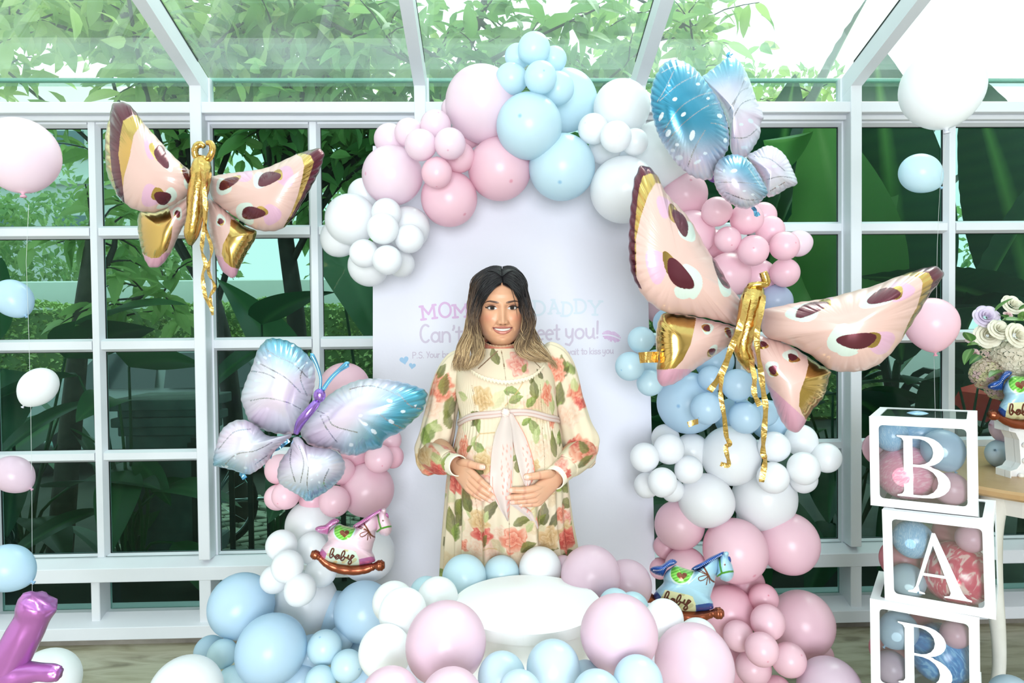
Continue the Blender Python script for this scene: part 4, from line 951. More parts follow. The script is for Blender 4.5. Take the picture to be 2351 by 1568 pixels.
def letter_box(cx, cy, cz, yaw, tilt, ch, label):
    s = .292; h = s/2
    t = empty('letter_box', (cx, cy, cz-h), label=label, cat='box', group='letter boxes stacked beside the table')
    M0 = Matrix.Translation((cx, cy, cz)) @ Matrix.Rotation(yaw, 4, 'Z') @ Matrix.Rotation(tilt, 4, 'Y')
    rots = [('front', Matrix()), ('back', Matrix.Rotation(math.pi, 4, 'Z')), ('side', Matrix.Rotation(math.pi/2, 4, 'Z')), ('side', Matrix.Rotation(-math.pi/2, 4, 'Z')),
            ('top', Matrix.Rotation(-math.pi/2, 4, 'X')), ('bottom', Matrix.Rotation(math.pi/2, 4, 'X'))]
    for nm, R_ in rots:
        M = M0 @ R_ @ Matrix.Translation((0, -h, 0))
        e = .0 if nm in ('front', 'back') else .0015
        bm = bmesh.new(); poly_prism(bm, [[(-h+e, -h+e), (h-e, -h+e), (h-e, h-e), (-h+e, h-e)], rrect(h-.027, h-.027, .012)], .0015, M)
        fr = bm_obj(nm+'_frame', bm, M_CARD, t)
        if nm != 'bottom':
            bm = bmesh.new(); poly_prism(bm, [rrect(h-.02, h-.02, .01)], .0004, M @ Matrix.Translation((0, .0017, 0))); bm_obj('window_film', bm, M_FILM, fr)
    k = .195; wd = .74 if ch == 'B' else .86
    if ch in GLYPH:
        bm = bmesh.new(); M = M0 @ Matrix.Translation((-.5*wd*k+.004, -h-.0012, -k/2-.008))
        poly_prism(bm, [[(x*k*(1.0), z*k) for x, z in lp] for lp in GLYPH[ch]], .0011, M)
        bm_obj('letter', bm, M_CARD, t)
    return M0
BXY = [(1.437, 2.222, 1.022, -.63, -.016, 'B', 'topmost white letter box showing a letter B over pink and blue balloons'), (1.455, 2.165, .730, -.67, -.03, 'A', 'white letter box showing a letter A, second from the top'),
       (1.415, 2.184, .438, -.608, -.013, 'B', 'white letter box showing a letter B, under the box with A'), (1.43, 2.19, .146, -.62, 0, 'Y', 'lowest white letter box standing on the floor below the frame')]
for b in BXY: letter_box(*b)
def in_box(k, rows, label):
    cx, cy, cz, yaw = BXY[k][:4]
    for i, (px, py, r, col, dep, lab, tp) in enumerate(rows):
        # point inside the box: dep metres behind its front face
        n = np.array([math.sin(yaw), -math.cos(yaw), 0]); p0 = np.array([cx, cy, cz])+n*(.146-dep)
        d = CF+(px-1175.5)/FPX*CR-(py-784.0)/FPX*CU; t = ((p0-EYE)@n)/(d@n); c = EYE+d*t
        o = balloon(px, py, r, col, c[1], 'balloons inside the letter boxes', tp, 'knot', B_EGG if tp else None, 1.0, lab); rad = r*c[1]/FPX*(1.0 if dep < .13 else 1.45); o.scale = (rad,)*3
in_box(0, [(2045, 1000, 37, 'marbled light blue', .055, 'light blue balloon in the upper left corner of the top letter box', None), (2078, 1084, 63, 'marbled pink', .085, 'big marbled pink balloon behind the letter of the top box', None),
           (2165, 1033, 46, 'blue', .062, 'pale blue balloon at the right in the top letter box', (2187, 1076)), (2183, 1122, 38, 'rose', .055, 'rose pink balloon in the lower right corner of the top letter box', None),
           (2108, 995, 36, 'marbled light blue', .16, 'light blue balloon at the back of the top letter box', None), (2020, 1030, 26, 'rose', .15, 'pink balloon at the back left of the top letter box', None), (2140, 1130, 30, 'salmon', .2, 'salmon balloon at the back bottom of the top letter box', None)], '')
in_box(1, [(2096, 1238, 44, 'marbled light blue', .06, 'light blue marbled balloon in the upper left of the A box', None), (2084, 1333, 39, 'pale blue', .058, 'pale blue balloon in the lower left of the A box', (2080, 1340)),
           (2196, 1316, 74, 'marbled red', .10, 'big red and white marbled balloon in the A box', None), (2229, 1236, 33, 'rose', .05, 'pink balloon in the upper right corner of the A box', None),
           (2185, 1222, 28, 'salmon', .18, 'dark pink balloon at the back top of the A box', None), (2072, 1285, 34, 'salmon', .16, 'salmon balloon at the back left of the A box', None), (2130, 1372, 34, 'salmon', .2, 'salmon balloon at the back bottom of the A box', None)], '')
in_box(2, [(2063, 1446, 42, 'blue', .058, 'light blue balloon in the upper left of the lower B box', (2022, 1488)), (2163, 1500, 68, 'marbled blue', .10, 'big deep blue marbled balloon in the lower B box', None),
           (2193, 1456, 32, 'rose', .05, 'pink balloon in the upper right of the lower B box', None), (2046, 1534, 39, 'lilac pink', .058, 'lilac pink balloon in the lower left of the lower B box', None),
           (2042, 1492, 30, 'salmon', .17, 'salmon balloon at the back left of the lower B box', None), (2131, 1440, 30, 'salmon', .2, 'salmon balloon at the back top of the lower B box', None)], '')

# ================================================================== round table and what stands on it
M_WOOD = pbr('oak_table_top', C(204, 168, 122), .35, noise=(9, C(180, 140, 94), .7)); M_CREAM = pbr('cream_painted_wood', C(228, 226, 220), .4, noise=(7, C(212, 208, 198), .4))
TC = (2.30, 2.72); TR = .56; TZ = .86
tb = empty('round_table', (TC[0], TC[1], 0), label='round table with oak top and curved cream legs at the right edge', cat='table')
v, f = lathe_vf([(0.001, TZ-.035), (TR-.012, TZ-.035), (TR, TZ-.026), (TR, TZ-.010), (TR-.008, TZ), (0.001, TZ)], 72); mesh('table_top', np.array(v)+np.array([*TC, 0]), f, M_WOOD, tb, smooth=False)
v, f = lathe_vf([(.40, TZ-.12), (.43, TZ-.12), (.43, TZ-.036), (.40, TZ-.036)], 48); mesh('apron', np.array(v)+np.array([*TC, 0]), f, M_CREAM, tb, smooth=False)
for a in (196, 286, 16, 106):
    t = math.radians(a+8); dx, dy = math.cos(t), math.sin(t)
    path = [(TC[0]+dx*r, TC[1]+dy*r, z) for r, z in ((.40, TZ-.05), (.445, TZ-.14), (.45, TZ-.24), (.42, .45), (.385, .28), (.375, .14), (.395, .05), (.43, .0))]
    tube('leg', path, [.045, .050, .046, .034, .026, .023, .024, .032], M_CREAM, tb, 12, 30)
# low white base on the floor
tag(box('floor_base', 1.62, 2.6, 2.05, 2.55, 0, .06, M_PLINTH, None, .006), 'low white base lying on the floor beside the lowest letter box', 'platform')
# marquee letter: slab-sided capital with bulbs
M_MARQ = pbr('white_marquee_metal', C(238, 238, 240), .35); M_BULB = pbr('frosted_bulb', C(246, 244, 238), .25, sss=.3)
ml = empty('marquee_letter', (0, 0, 0), label='white marquee letter with small round bulbs on the round table', cat='letter')
LY = 2.61
def lp(px, py): q = P(px, py, LY); return (q[0], q[2])
outl = [(2306, 963), (2420, 958), (2420, 990), (2400, 994), (2382, 1012), (2382, 1064), (2400, 1078), (2424, 1082), (2424, 1106), (2310, 1104), (2310, 1079), (2325, 1074), (2334, 1062), (2330, 1008), (2322, 992), (2307, 988)]
bm = bmesh.new(); poly_prism(bm, [[lp(*p) for p in outl]], .05, Matrix.Translation((0, LY+.006, 0))); bm_obj('letter_back', bm, M_MARQ, ml)
cx_ = np.mean([p[0] for p in outl]); cy_ = np.mean([p[1] for p in outl])
bm = bmesh.new(); o_ = [lp(*p) for p in outl]; n_ = len(o_); e_ = []
inn = []
for i in range(n_):
    a, b, c = np.array(outl[i-1]), np.array(outl[i]), np.array(outl[(i+1) % n_]); d1 = (b-a)/np.linalg.norm(b-a); d2 = (c-b)/np.linalg.norm(c-b)
    nn = np.array([-d1[1]-d2[1], d1[0]+d2[0]]); nn /= np.linalg.norm(nn)+1e-9; inn.append(tuple(b+nn*2.6))
poly_prism(bm, [o_, [lp(*p) for p in inn]], .03, Matrix.Translation((0, LY-.022, 0))); bm_obj('letter_rim', bm, M_MARQ, ml)
for px, py in ((2340, 981), (2352, 1022), (2352, 1058), (2342, 1092), (2376, 978), (2376, 1092)):
    q = P(px, py, LY); bm = bmesh.new(); bmesh.ops.create_uvsphere(bm, u_segments=14, v_segments=9, radius=.0105, matrix=Matrix.Translation((q[0], LY-.004, q[2]))); bm_obj('bulb', bm, M_BULB, ml, True)

# flowers: roses and hydrangeas of silk
def petalmat(name, c1, c2):
    return leafmat(name, c1, c2, .25, None, .6)
M_ROSEW = petalmat('ivory_rose_petal', C(244, 240, 226), C(236, 230, 212)); M_ROSEL = petalmat('lilac_rose_petal', C(216, 200, 226), C(232, 220, 236)); M_HYDW = petalmat('cream_hydrangea', C(238, 230, 214), C(222, 212, 192))
M_HYDP = petalmat('dusty_pink_hydrangea', C(206, 170, 180), C(200, 200, 150)); M_BUD = petalmat('pink_rose_bud', C(240, 200, 206), C(236, 216, 214)); M_SILKLEAF = leafmat('silk_leaf', C(64, 112, 60), C(104, 146, 72), .2, C(130, 168, 100))
fa = empty('flower_arrangement', (*P(2330, 1010, 2.74)[:2], TZ), label='arrangement of ivory and lilac roses with hydrangeas on the round table', cat='flowers')
M_VASE = pbr('white_ceramic', C(236, 236, 234), .25); vb = P(2372, 1000, 2.78)
v, f = lathe_vf([(.001, 0), (.07, 0), (.085, .05), (.075, .16), (.055, .22), (.06, .24), (.05, .24), (.045, .2)], 28); mesh('vase', np.array(v)+np.array([vb[0], vb[1], TZ]), f, M_VASE, fa)
def rose(px, py, r, Y, mat, face=(-.1, -1, .35), name='rose'):
    c = P(px, py, Y); R = r*Y/FPX; V, F, cc = [], [], []; Rm = frame_from(face)
    for ring, (np_, rad, op, hh) in enumerate(((3, .22, .15, .55), (4, .42, .3, .6), (5, .66, .55, .62), (6, .9, .9, .6), (7, 1.05, 1.25, .55))):
        for k in range(np_):
            a0 = 2*math.pi*(k/np_)+ring*.7; k0 = len(V); nu, nv = 6, 5; tone = random.random()
            for i in range(nu+1):
                for j in range(nv+1):
                    u = i/nu; s = (j/nv-.5)*2; ang = a0+s*(1.15*math.pi/np_)*(1-.15*u)
                    rr = rad*(.35+.65*u**.8)*(1+.12*max(0, u-.75)*4*op)*(1-.06*s*s)
                    hx = hh*(1-op*.45*u*u)*u*(1-.22*s*s*u)+.05-.12*ring*.5
                    V.append(Vector(c)+Rm @ Vector((hx*R*1.1, rr*math.cos(ang)*R, rr*math.sin(ang)*R))); cc.append((tone, 0, 0))
            m = nv+1; F += [[k0+i*m+j, k0+(i+1)*m+j, k0+(i+1)*m+j+1, k0+i*m+j+1] for i in range(nu) for j in range(nv)]
    return mesh(name, V, F, mat, fa, colors=cc)
def hydrangea(px, py, r, Y, mat, n=70):
    c = P(px, py, Y); R = r*Y/FPX; V, F, cc = [], [], []
    for i in range(n):
        z = 1-2*(i+.5)/n; a = i*2.39996; d = Vector((math.sqrt(1-z*z)*math.cos(a), math.sqrt(1-z*z)*math.sin(a), z))
        if d.y > .45: continue
        Rm = frame_from(d); o = Vector(c)+d*R*random.uniform(.85, 1.0); tone = random.random()
        for q in range(4):
            b = q*math.pi/2+i; k0 = len(V); s = R*.27
            for (u, w_, h) in ((0, 0, 0), (.55, .42, .12), (1.0, .30, .02), (1.05, 0, .0), (1.0, -.30, .02), (.55, -.42, .12)):
                y, zz = u*math.cos(b)-w_*math.sin(b), u*math.sin(b)+w_*math.cos(b); V.append(o+Rm @ Vector((h*s, y*s, zz*s))); cc.append((tone, 0, 0))
            F += [[k0, k0+1, k0+2, k0+3], [k0, k0+3, k0+4, k0+5]]
    return mesh('hydrangea', V, F, mat, fa, smooth=False, colors=cc)
for a in [(2264, 727, 24, 2.60, M_ROSEL, (-.35, -1, .45)), (2324, 700, 22, 2.62, M_ROSEW, (.0, -1, .55)), (2294, 757, 22, 2.55, M_ROSEW, (-.1, -1, .5)), (2268, 770, 26, 2.60, M_ROSEW, (-.4, -1, .2)), (2335, 770, 26, 2.52, M_ROSEW, (.1, -1, .3)), (2362, 722, 24, 2.64, M_ROSEW, (.2, -1, .4))]: rose(*a)
for a in [(2228, 777, 10, 2.60, M_BUD, (-.8, -.4, .4)), (2237, 812, 10, 2.60, M_BUD, (-.9, -.4, .1)), (2314, 722, 9, 2.6, M_BUD, (0, -.6, .8))]: rose(*a, name='rose_bud')
hydrangea(2326, 822, 48, 2.62, M_HYDW, 110); hydrangea(2262, 858, 36, 2.64, M_HYDP, 90); hydrangea(2292, 888, 32, 2.66, M_HYDP, 80); hydrangea(2268, 820, 24, 2.68, M_HYDP, 60); hydrangea(2350, 870, 36, 2.72, M_HYDW, 60)
SL_ = leaf_mesh('leaf', .075, .035, .25, .4, 8, 1.5, M_SILKLEAF, 0, 3)
for px, py, d in [(2308, 730, (-.6, -.5, .3)), (2300, 735, (.7, -.5, .1)), (2340, 725, (.4, -.6, -.2)), (2248, 790, (-.9, -.3, .1)), (2232, 800, (-.6, -.3, -.5)), (2300, 850, (-.9, -.4, -.1)), (2345, 735, (-.3, -.5, .6)), (2284, 715, (.4, -.4, .7)), (2230, 785, (-.5, -.4, .5)), (2250, 815, (-.8, -.4, -.3)), (2310, 742, (.2, -.8, -.4)), (2338, 712, (.6, -.4, .5))]:
    put_leaf(SL_, fa, P(px, py, 2.58), d, random.uniform(.8, 1.2), random.uniform(-.5, .5))
for px, py in ((2264, 727), (2324, 700), (2268, 780), (2335, 775), (2326, 830), (2262, 858), (2228, 777), (2237, 812)):
    q = P(px, py, 2.66); tube('flower_stem', spline([q, (np.array(q)+np.array([vb[0], vb[1], TZ+.26]))/2+np.array([0, .02, .02]), (vb[0], vb[1], TZ+.2)], 6), .0025, M_SILKLEAF, fa, 5)
# ================================================================== foil balloons
M_FOIL = attrmat('printed_foil', rough=.34, rough_metal=.20, coat=.35)
GOLD, GOLD2 = CL(208, 170, 98), CL(220, 184, 116); BURG = CL(96, 34, 50); FLESH = CL(212, 176, 168); MINT = CL(200, 212, 204); ORCH = CL(208, 164, 188); PINKTIP = CL(200, 148, 168)
def inflated(name, outline, ctr, depth, thick, paint, parent, N=300, R=60, tf=lambda p: p, crimp=.05, ncr=26, pw=2.2, backR=10, lean=(0, 0), seed=0, mat=None):
    """pillow blown up inside a flat outline (drawing units, y down); tf maps drawing units to picture position,
    depth(px,py) is its mid-plane in metres of room depth; thick = half thickness in metres at the fullest point"""
    o = resample(outline, N, True); c = np.asarray(ctr, float)
    s = np.arange(N)/N*2*math.pi; rr = np.random.default_rng(seed+len(outline))
    ph = rr.uniform(0, 6.28, 4)
    crease = .5+.5*np.sin(ncr*s+1.5*np.sin(3*s+ph[0])+ph[1]); crease2 = .5+.5*np.sin(ncr*2.3*s+2*np.sin(2*s+ph[2])+ph[3])
    V, Cc, F = [], [], []; nv = 0
    for Rn, sign in ((R, 1), (backR, -1)):
        t = 1-(1-np.linspace(0, 1, Rn+1))**1.25; U = t[:, None]
        p = c[None, None, :]+(o-c)[None]*(U*(1-crimp*.25*U**8*crease[None]))[:, :, None]
        f = p.reshape(-1, 2); qx, qy = tf((f[:, 0], f[:, 1])); d = depth(qx, qy)
        h = thick*np.maximum(0.0, 1-U**pw)**.62
        hh = h*(1-crimp*2.6*U**7*crease[None]**3)-thick*crimp*.35*crease2[None]**4*U**4*(1-U)*2; hh[-1] = 0
        V.append(PA(qx, qy, d-sign*hh.ravel()))
        Cc.append(paint(f[:, 0], f[:, 1]) if sign > 0 else np.tile(paint(o[:, 0]*.998+c[0]*.002, o[:, 1]*.998+c[1]*.002), (Rn+1, 1)))
        k_ = np.arange(N)[None]; a_ = nv+np.arange(Rn)[:, None]*N; k2 = (k_+1) % N
        q_ = np.stack([a_+k_, a_+N+k_, a_+N+k2, a_+k2], 2) if sign > 0 else np.stack([a_+k2, a_+N+k2, a_+N+k_, a_+k_], 2)
        F.append(q_.reshape(-1, 4)); nv += (Rn+1)*N
    V = np.vstack(V); Cc = np.vstack(Cc); F = np.vstack(F)
    global FRONT; n0 = (R+1)*N; fr_u = np.vstack([(c[None]+(o-c)*u_) for u_ in (1-(1-np.linspace(0, 1, R+1))**1.25)]); FRONT = (fr_u, V[:n0])
    ob = mesh(name, np.array(V), F, mat or M_FOIL, parent, colors=np.array(Cc))
    return ob
def base_paint(x, col, metal=0.0):
    c = np.empty((len(x), 4), np.float32); c[:, :3] = col; c[:, 3] = metal; return c
def lay(c, m, col, metal=0.0): c[m, :3] = col; c[m, 3] = metal
def spots(c, x, y, L):
    """L: rows (kind, cx, cy, a, b, deg)"""
    cl = {'o': (ORCH, 0), 'm': (MINT, 0), 'g': (GOLD, 1), 'b': (BURG, .55)}
    for r in L: lay(c, inell(x, y, r[1], r[2], r[3], r[4], r[5], .10, r[1]) < 1, *cl[r[0]])
def affine(ox, oy, sc): return lambda p: (ox+p[0]/sc, oy+p[1]/sc)
def strip(name, pts, wid, mat, par, twist=.0, seed=0, n=40, thick=.0006):
    """foil ribbon with kinks: pts are world points"""
    R = random.Random(seed); p = spline(pts, n); V, F = [], []
    for i in range(n):
        t = p[min(i+1, n-1)]-p[max(i-1, 0)]; t /= np.linalg.norm(t)+1e-9
        a = twist*math.sin(i*.8+seed)+R.uniform(-.35, .35)*twist; side = np.cross(t, [0, 1, 0]); side /= np.linalg.norm(side)+1e-9
        s = side*math.cos(a)+np.array([0, 1, 0])*math.sin(a)
        nn = np.cross(t, s)*thick
        V += [p[i]-s*wid/2+nn, p[i]+s*wid/2+nn, p[i]+s*wid/2-nn, p[i]-s*wid/2-nn]
    for i in range(n-1):
        for k in range(4): F.append([i*4+k, i*4+(k+1) % 4, i*4+4+(k+1) % 4, i*4+4+k])
    F += [[0, 1, 2, 3], [4*n-1, 4*n-2, 4*n-3, 4*n-4]]
    return mesh(name, V, F, mat, par, smooth=False)
M_GOLDFOIL = pbr('gold_foil', C(212, 174, 100), .2, metal=1.0, bump=(35, .35)); M_GOLDRIB = pbr('crinkled_gold_ribbon', C(208, 170, 100), .3, metal=1.0, bump=(60, .4))
def gold_tube(name, pts, rad, par, n=24, sides=18, wr=.05, seed=0):
    q = spline(np.hstack([np.array(pts), np.array(rad)[:, None]]), n); p = q[:, :3]; r = np.maximum(q[:, 3], 1e-4)
    v, f = tube_vf(p, r, sides); v = np.array(v).reshape(n, sides, 3); R = np.random.default_rng(seed)
    for i in range(n): v[i] = p[i]+(v[i]-p[i])*(1+wr*np.sin(i*2.4+np.arange(sides)*2.0)[:, None]*R.uniform(.3, 1))
    return mesh(name, v.reshape(-1, 3), f, M_GOLDFOIL, par)

# ------------------------------------------------------------------ pink and gold butterfly by the left window
def butterfly_left():
    Y0 = 2.55; sc = 2.9034; T = affine(200, 200, sc)
    t = empty('foil_butterfly', P(460, 480, Y0), label='pink and gold foil butterfly balloon hanging in front of the left window column', cat='balloon', group='pink and gold foil butterflies')
    W = lambda x, y, d=0: P(200+x/sc, 200+y/sc, Y0-d)
    def p1(x, y):
        c = base_paint(x, FLESH)
        spots(c, x, y, [('o', 425, 395, 45, 90, -15), ('o', 425, 725, 65, 75, 0)])
        lay(c, inpoly(x, y, [(330, 180), (372, 232), (310, 320), (282, 470), (245, 600), (238, 690), (215, 550), (205, 430), (225, 300), (235, 225)]), GOLD, 1)
        lay(c, inpoly(x, y, [(120, 120), (162, 190), (150, 400), (165, 580), (200, 700), (160, 700), (90, 560), (90, 300)]), GOLD2, 1)
        lay(c, inpoly(x, y, [(100, 60), (340, 60), (345, 190), (300, 185), (240, 225), (220, 330), (208, 450), (230, 600), (250, 770), (275, 810), (200, 715), (163, 560), (150, 400), (152, 250), (150, 150)]), BURG, .7)
        spots(c, x, y, [('g', 452, 425, 30, 62, -20), ('m', 528, 485, 42, 78, -22), ('b', 497, 462, 38, 82, -24), ('g', 462, 715, 34, 42, 0), ('m', 552, 725, 40, 58, 30), ('m', 500, 795, 40, 16, -10), ('g', 475, 715, 45, 40, 10), ('b', 503, 738, 56, 44, 10), ('g', 648, 560, 18, 68, -22), ('m', 672, 640, 28, 38, 0), ('b', 660, 588, 17, 66, -20)])
        return c
    inflated('wing', [(205, 97), (165, 118), (147, 200), (122, 300), (117, 420), (127, 560), (165, 660), (215, 740), (290, 805), (370, 832), (460, 835), (540, 805), (610, 765), (685, 715), (715, 660), (714, 600), (690, 560), (620, 500), (540, 420), (470, 340), (400, 265), (345, 190), (310, 145), (265, 105)], (400, 560), lambda x, y: Y0-.02+(400-x)*.0002, .105, p1, t, 440, 100, T, .05, 30, lean=(0, 0), seed=1)
    def p2(x, y):
        c = base_paint(x, FLESH); spots(c, x, y, [('o', 1050, 590, 60, 40, -25), ('o', 1320, 595, 60, 70, -20), ('o', 1230, 850, 60, 68, 0)])
        lay(c, inpoly(x, y, [(1380, 420), (1490, 420), (1600, 380), (1600, 560), (1500, 760), (1330, 970), (1290, 970), (1360, 840), (1405, 720), (1435, 600), (1447, 530), (1432, 470), (1400, 452)]), GOLD, 1)
        lay(c, inpoly(x, y, [(1455, 400), (1620, 380), (1600, 500), (1510, 700), (1420, 840), (1300, 975), (1345, 890), (1425, 740), (1480, 600), (1512, 500), (1490, 455), (1410, 435)]), BURG, .7)
        spots(c, x, y, [('m', 908, 665, 50, 56, -20), ('g', 985, 615, 42, 22, -30), ('b', 940, 640, 72, 32, -28), ('m', 1160, 620, 58, 52, -20), ('g', 1270, 585, 36, 36, -20), ('b', 1210, 610, 80, 42, -22), ('m', 1050, 835, 55, 72, 10), ('m', 1070, 885, 46, 28, 20), ('g', 1160, 830, 44, 34, 0), ('b', 1104, 840, 78, 42, 0)])
        return c
    inflated('wing', [(818, 600), (812, 660), (830, 740), (880, 790), (980, 862), (1080, 930), (1180, 962), (1290, 950), (1370, 880), (1430, 780), (1500, 660), (1550, 560), (1580, 470), (1577, 425), (1540, 405), (1480, 420), (1400, 445), (1280, 500), (1180, 540), (1050, 560), (930, 575), (860, 588)], (1180, 710), lambda x, y: Y0-.01-(x-600)*.0003, .105, p2, t, 440, 100, T, .05, 30, seed=2)
    def p3(x, y):
        c = base_paint(x, FLESH); lay(c, y > 1118+(x-400)*-.1, PINKTIP)
        lay(c, inpoly(x, y, [(300, 800), (545, 800), (570, 900), (562, 1000), (535, 1085), (480, 1135), (430, 1140), (385, 1120), (300, 1040)]), GOLD, 1)
        spots(c, x, y, [('m', 604, 842, 30, 44, -10), ('g', 600, 848, 20, 26, 0), ('b', 603, 845, 17, 25, 0), ('b', 672, 790, 9, 30, 0)]); return c
    inflated('wing', [(345, 840), (335, 930), (350, 1040), (375, 1130), (410, 1195), (450, 1205), (500, 1185), (560, 1100), (620, 970), (665, 880), (690, 790), (690, 720), (600, 760), (540, 800), (460, 830), (400, 832)], (500, 950), lambda x, y: Y0+.05+(450-x)*.0002, .07, p3, t, 240, 60, T, .06, 24, seed=3)
    def p4(x, y):
        c = base_paint(x, FLESH); lay(c, y > 1130+(x-890)*.35, PINKTIP)
        lay(c, inpoly(x, y, [(958, 880), (1150, 930), (1130, 1040), (1070, 1120), (1012, 1212), (960, 1200), (915, 1160), (897, 1110), (905, 1050), (950, 965)]), GOLD, 1)
        spots(c, x, y, [('m', 890, 888, 32, 40, 0), ('g', 893, 902, 24, 18, 0), ('b', 890, 895, 20, 20, 0)]); return c
    inflated('wing', [(810, 745), (798, 830), (815, 960), (850, 1100), (890, 1210), (940, 1262), (985, 1270), (1020, 1200), (1070, 1100), (1118, 1020), (1128, 960), (1060, 930), (980, 870), (900, 800)], (935, 1010), lambda x, y: Y0+.05-(x-460)*.0002, .07, p4, t, 240, 60, T, .06, 24, seed=4)
    gold_tube('body', [W(765, 485, .03), W(760, 560, .05), W(735, 720, .06), W(715, 880, .06), W(695, 980, .05), W(688, 1050, .03)], [.026, .036, .034, .028, .025, .008], t)
    gold_tube('antenna', [W(742, 490, .03), W(718, 440, .04), W(728, 395, .04), W(760, 382, .04), W(780, 400, .04)], [.012, .012, .012, .012, .008], t, 20, 12, .10)
    gold_tube('antenna', [W(800, 490, .03), W(828, 450, .04), W(838, 410, .04), W(825, 375, .04), W(795, 372, .04)], [.012, .012, .012, .011, .008], t, 20, 12, .10)
    strip('ribbon_tail', [W(758, 485, .09), W(775, 620, .11), W(785, 780, .11), W(775, 960, .09), W(765, 1090, .08), W(790, 1180, .08), W(770, 1260, .08), W(790, 1400, .08), W(835, 1480, .08)], .014, M_GOLDRIB, t, .6, 1)
    strip('ribbon_tail', [W(800, 760, .10), W(790, 930, .09), W(830, 1080, .08), W(808, 1220, .08), W(850, 1330, .08), W(820, 1400, .08), W(838, 1520, .08)], .012, M_GOLDRIB, t, .8, 5)
butterfly_left()

# ------------------------------------------------------------------ the big pink and gold butterfly on the right column
def butterfly_right():
    Y0 = 2.12; sc = 2.8; T = affine(1400, 580, sc); I = lambda p: p
    t = empty('foil_butterfly', P(1720, 720, Y0), label='big pink and gold foil butterfly balloon spread over the right balloon column', cat='balloon', group='pink and gold foil butterflies')
    W = lambda x, y, d=0: P(1400+x/sc, 580+y/sc, Y0-d)
    def p1(x, y):
        c = base_paint(x, FLESH); spots(c, x, y, [('o', 1525, 475, 16, 26, -20), ('o', 1507, 610, 24, 40, -10)])
        lay(c, inpoly(x, y, [(1490, 380), (1512, 400), (1524, 422), (1505, 420), (1488, 448), (1471, 498), (1460, 548), (1461, 640), (1440, 600), (1440, 400)]), GOLD, 1)
        lay(c, inpoly(x, y, [(1460, 360), (1500, 375), (1512, 403), (1492, 398), (1476, 404), (1467, 432), (1461, 481), (1457, 531), (1458, 581), (1460, 634), (1474, 664), (1440, 650), (1430, 560), (1435, 420)]), BURG, .6)
        spots(c, x, y, [('g', 1548, 492, 12, 24, -25), ('m', 1578, 532, 18, 24, -25), ('b', 1563, 511, 13, 33, -25), ('g', 1537, 605, 14, 28, -20), ('m', 1588, 645, 22, 40, -15), ('m', 1570, 672, 24, 14, 10), ('b', 1560, 631, 21, 42, -38), ('m', 1662, 655, 12, 30, -20), ('b', 1655, 628, 9, 42, -26)]); return c
    inflated('wing', [(1470, 380), (1456, 409), (1450, 448), (1445, 498), (1442, 564), (1446, 616), (1459, 651), (1482, 687), (1525, 717), (1578, 724), (1632, 733), (1668, 742), (1690, 748), (1700, 733), (1703, 694), (1680, 662), (1650, 608), (1632, 584), (1619, 564), (1592, 515), (1566, 481), (1543, 458), (1523, 432), (1511, 405), (1490, 382)], (1560, 600), lambda x, y: Y0+.02-(1700-x)*.0005, .105, p1, t, 460, 105, I, .06, 34, seed=5)
    def p2(x, y):
        c = base_paint(x, FLESH); spots(c, x, y, [('o', 1870, 250, 85, 62, -15), ('o', 1740, 575, 92, 72, -12), ('o', 1390, 320, 60, 30, -20)])
        lay(c, inpoly(x, y, [(1830, 140), (1960, 118), (2050, 80), (2200, 60), (2170, 220), (2060, 300), (1980, 420), (1880, 545), (1925, 440), (1975, 350), (2005, 250), (2012, 190), (1990, 162), (1950, 150), (1890, 148)]), GOLD, 1)
        lay(c, inpoly(x, y, [(1900, 128), (1990, 60), (2200, 60), (2180, 200), (2100, 280), (1990, 450), (1860, 640), (1890, 545), (1985, 380), (2050, 262), (2078, 180), (2052, 132), (1990, 122)]), BURG, .6)
        spots(c, x, y, [('m', 1245, 385, 108, 58, -10), ('g', 1365, 335, 68, 30, -20), ('b', 1292, 362, 112, 38, -20), ('m', 1712, 300, 112, 52, -15), ('g', 1835, 260, 56, 40, -25), ('b', 1762, 278, 108, 44, -16), ('m', 1505, 560, 105, 95, 5), ('m', 1520, 640, 70, 26, 5), ('g', 1672, 560, 75, 48, -5), ('b', 1590, 565, 126, 50, -4)]); return c
    inflated('wing', [(985, 370), (970, 470), (1000, 540), (1150, 590), (1290, 660), (1420, 755), (1550, 768), (1650, 755), (1750, 705), (1850, 600), (1930, 480), (2000, 370), (2060, 270), (2130, 180), (2150, 130), (2120, 92), (2060, 88), (1960, 115), (1830, 160), (1700, 210), (1550, 250), (1400, 290), (1200, 320), (1080, 345)], (1560, 480), lambda x, y: Y0-(x-1740)*.0004, .115, p2, t, 480, 105, T, .05, 30, seed=6)
    def p3(x, y):
        c = base_paint(x, FLESH); lay(c, (y > 745+(x-300)*.02) & (x < 520), PINKTIP)
        lay(c, inpoly(x, y, [(250, 350), (560, 370), (552, 440), (540, 500), (520, 590), (470, 690), (420, 742), (360, 752), (250, 752)]), GOLD, 1)
        spots(c, x, y, [('m', 628, 487, 38, 36, 0), ('g', 617, 482, 26, 24, 20), ('b', 625, 486, 23, 21, 20), ('m', 765, 510, 26, 34, 0), ('g', 760, 510, 18, 34, -20), ('b', 766, 518, 15, 30, -20), ('m', 668, 622, 24, 32, 20), ('g', 650, 645, 28, 22, -40), ('b', 657, 635, 24, 19, -45)]); return c
    inflated('wing', [(350, 385), (310, 440), (295, 540), (300, 680), (300, 780), (320, 850), (370, 858), (440, 830), (550, 750), (680, 660), (770, 590), (810, 500), (790, 470), (650, 435), (500, 400), (420, 385)], (490, 590), lambda x, y: Y0+.02-(1680-x)*.0003, .085, p3, t, 340, 80, T, .06, 26, seed=7)
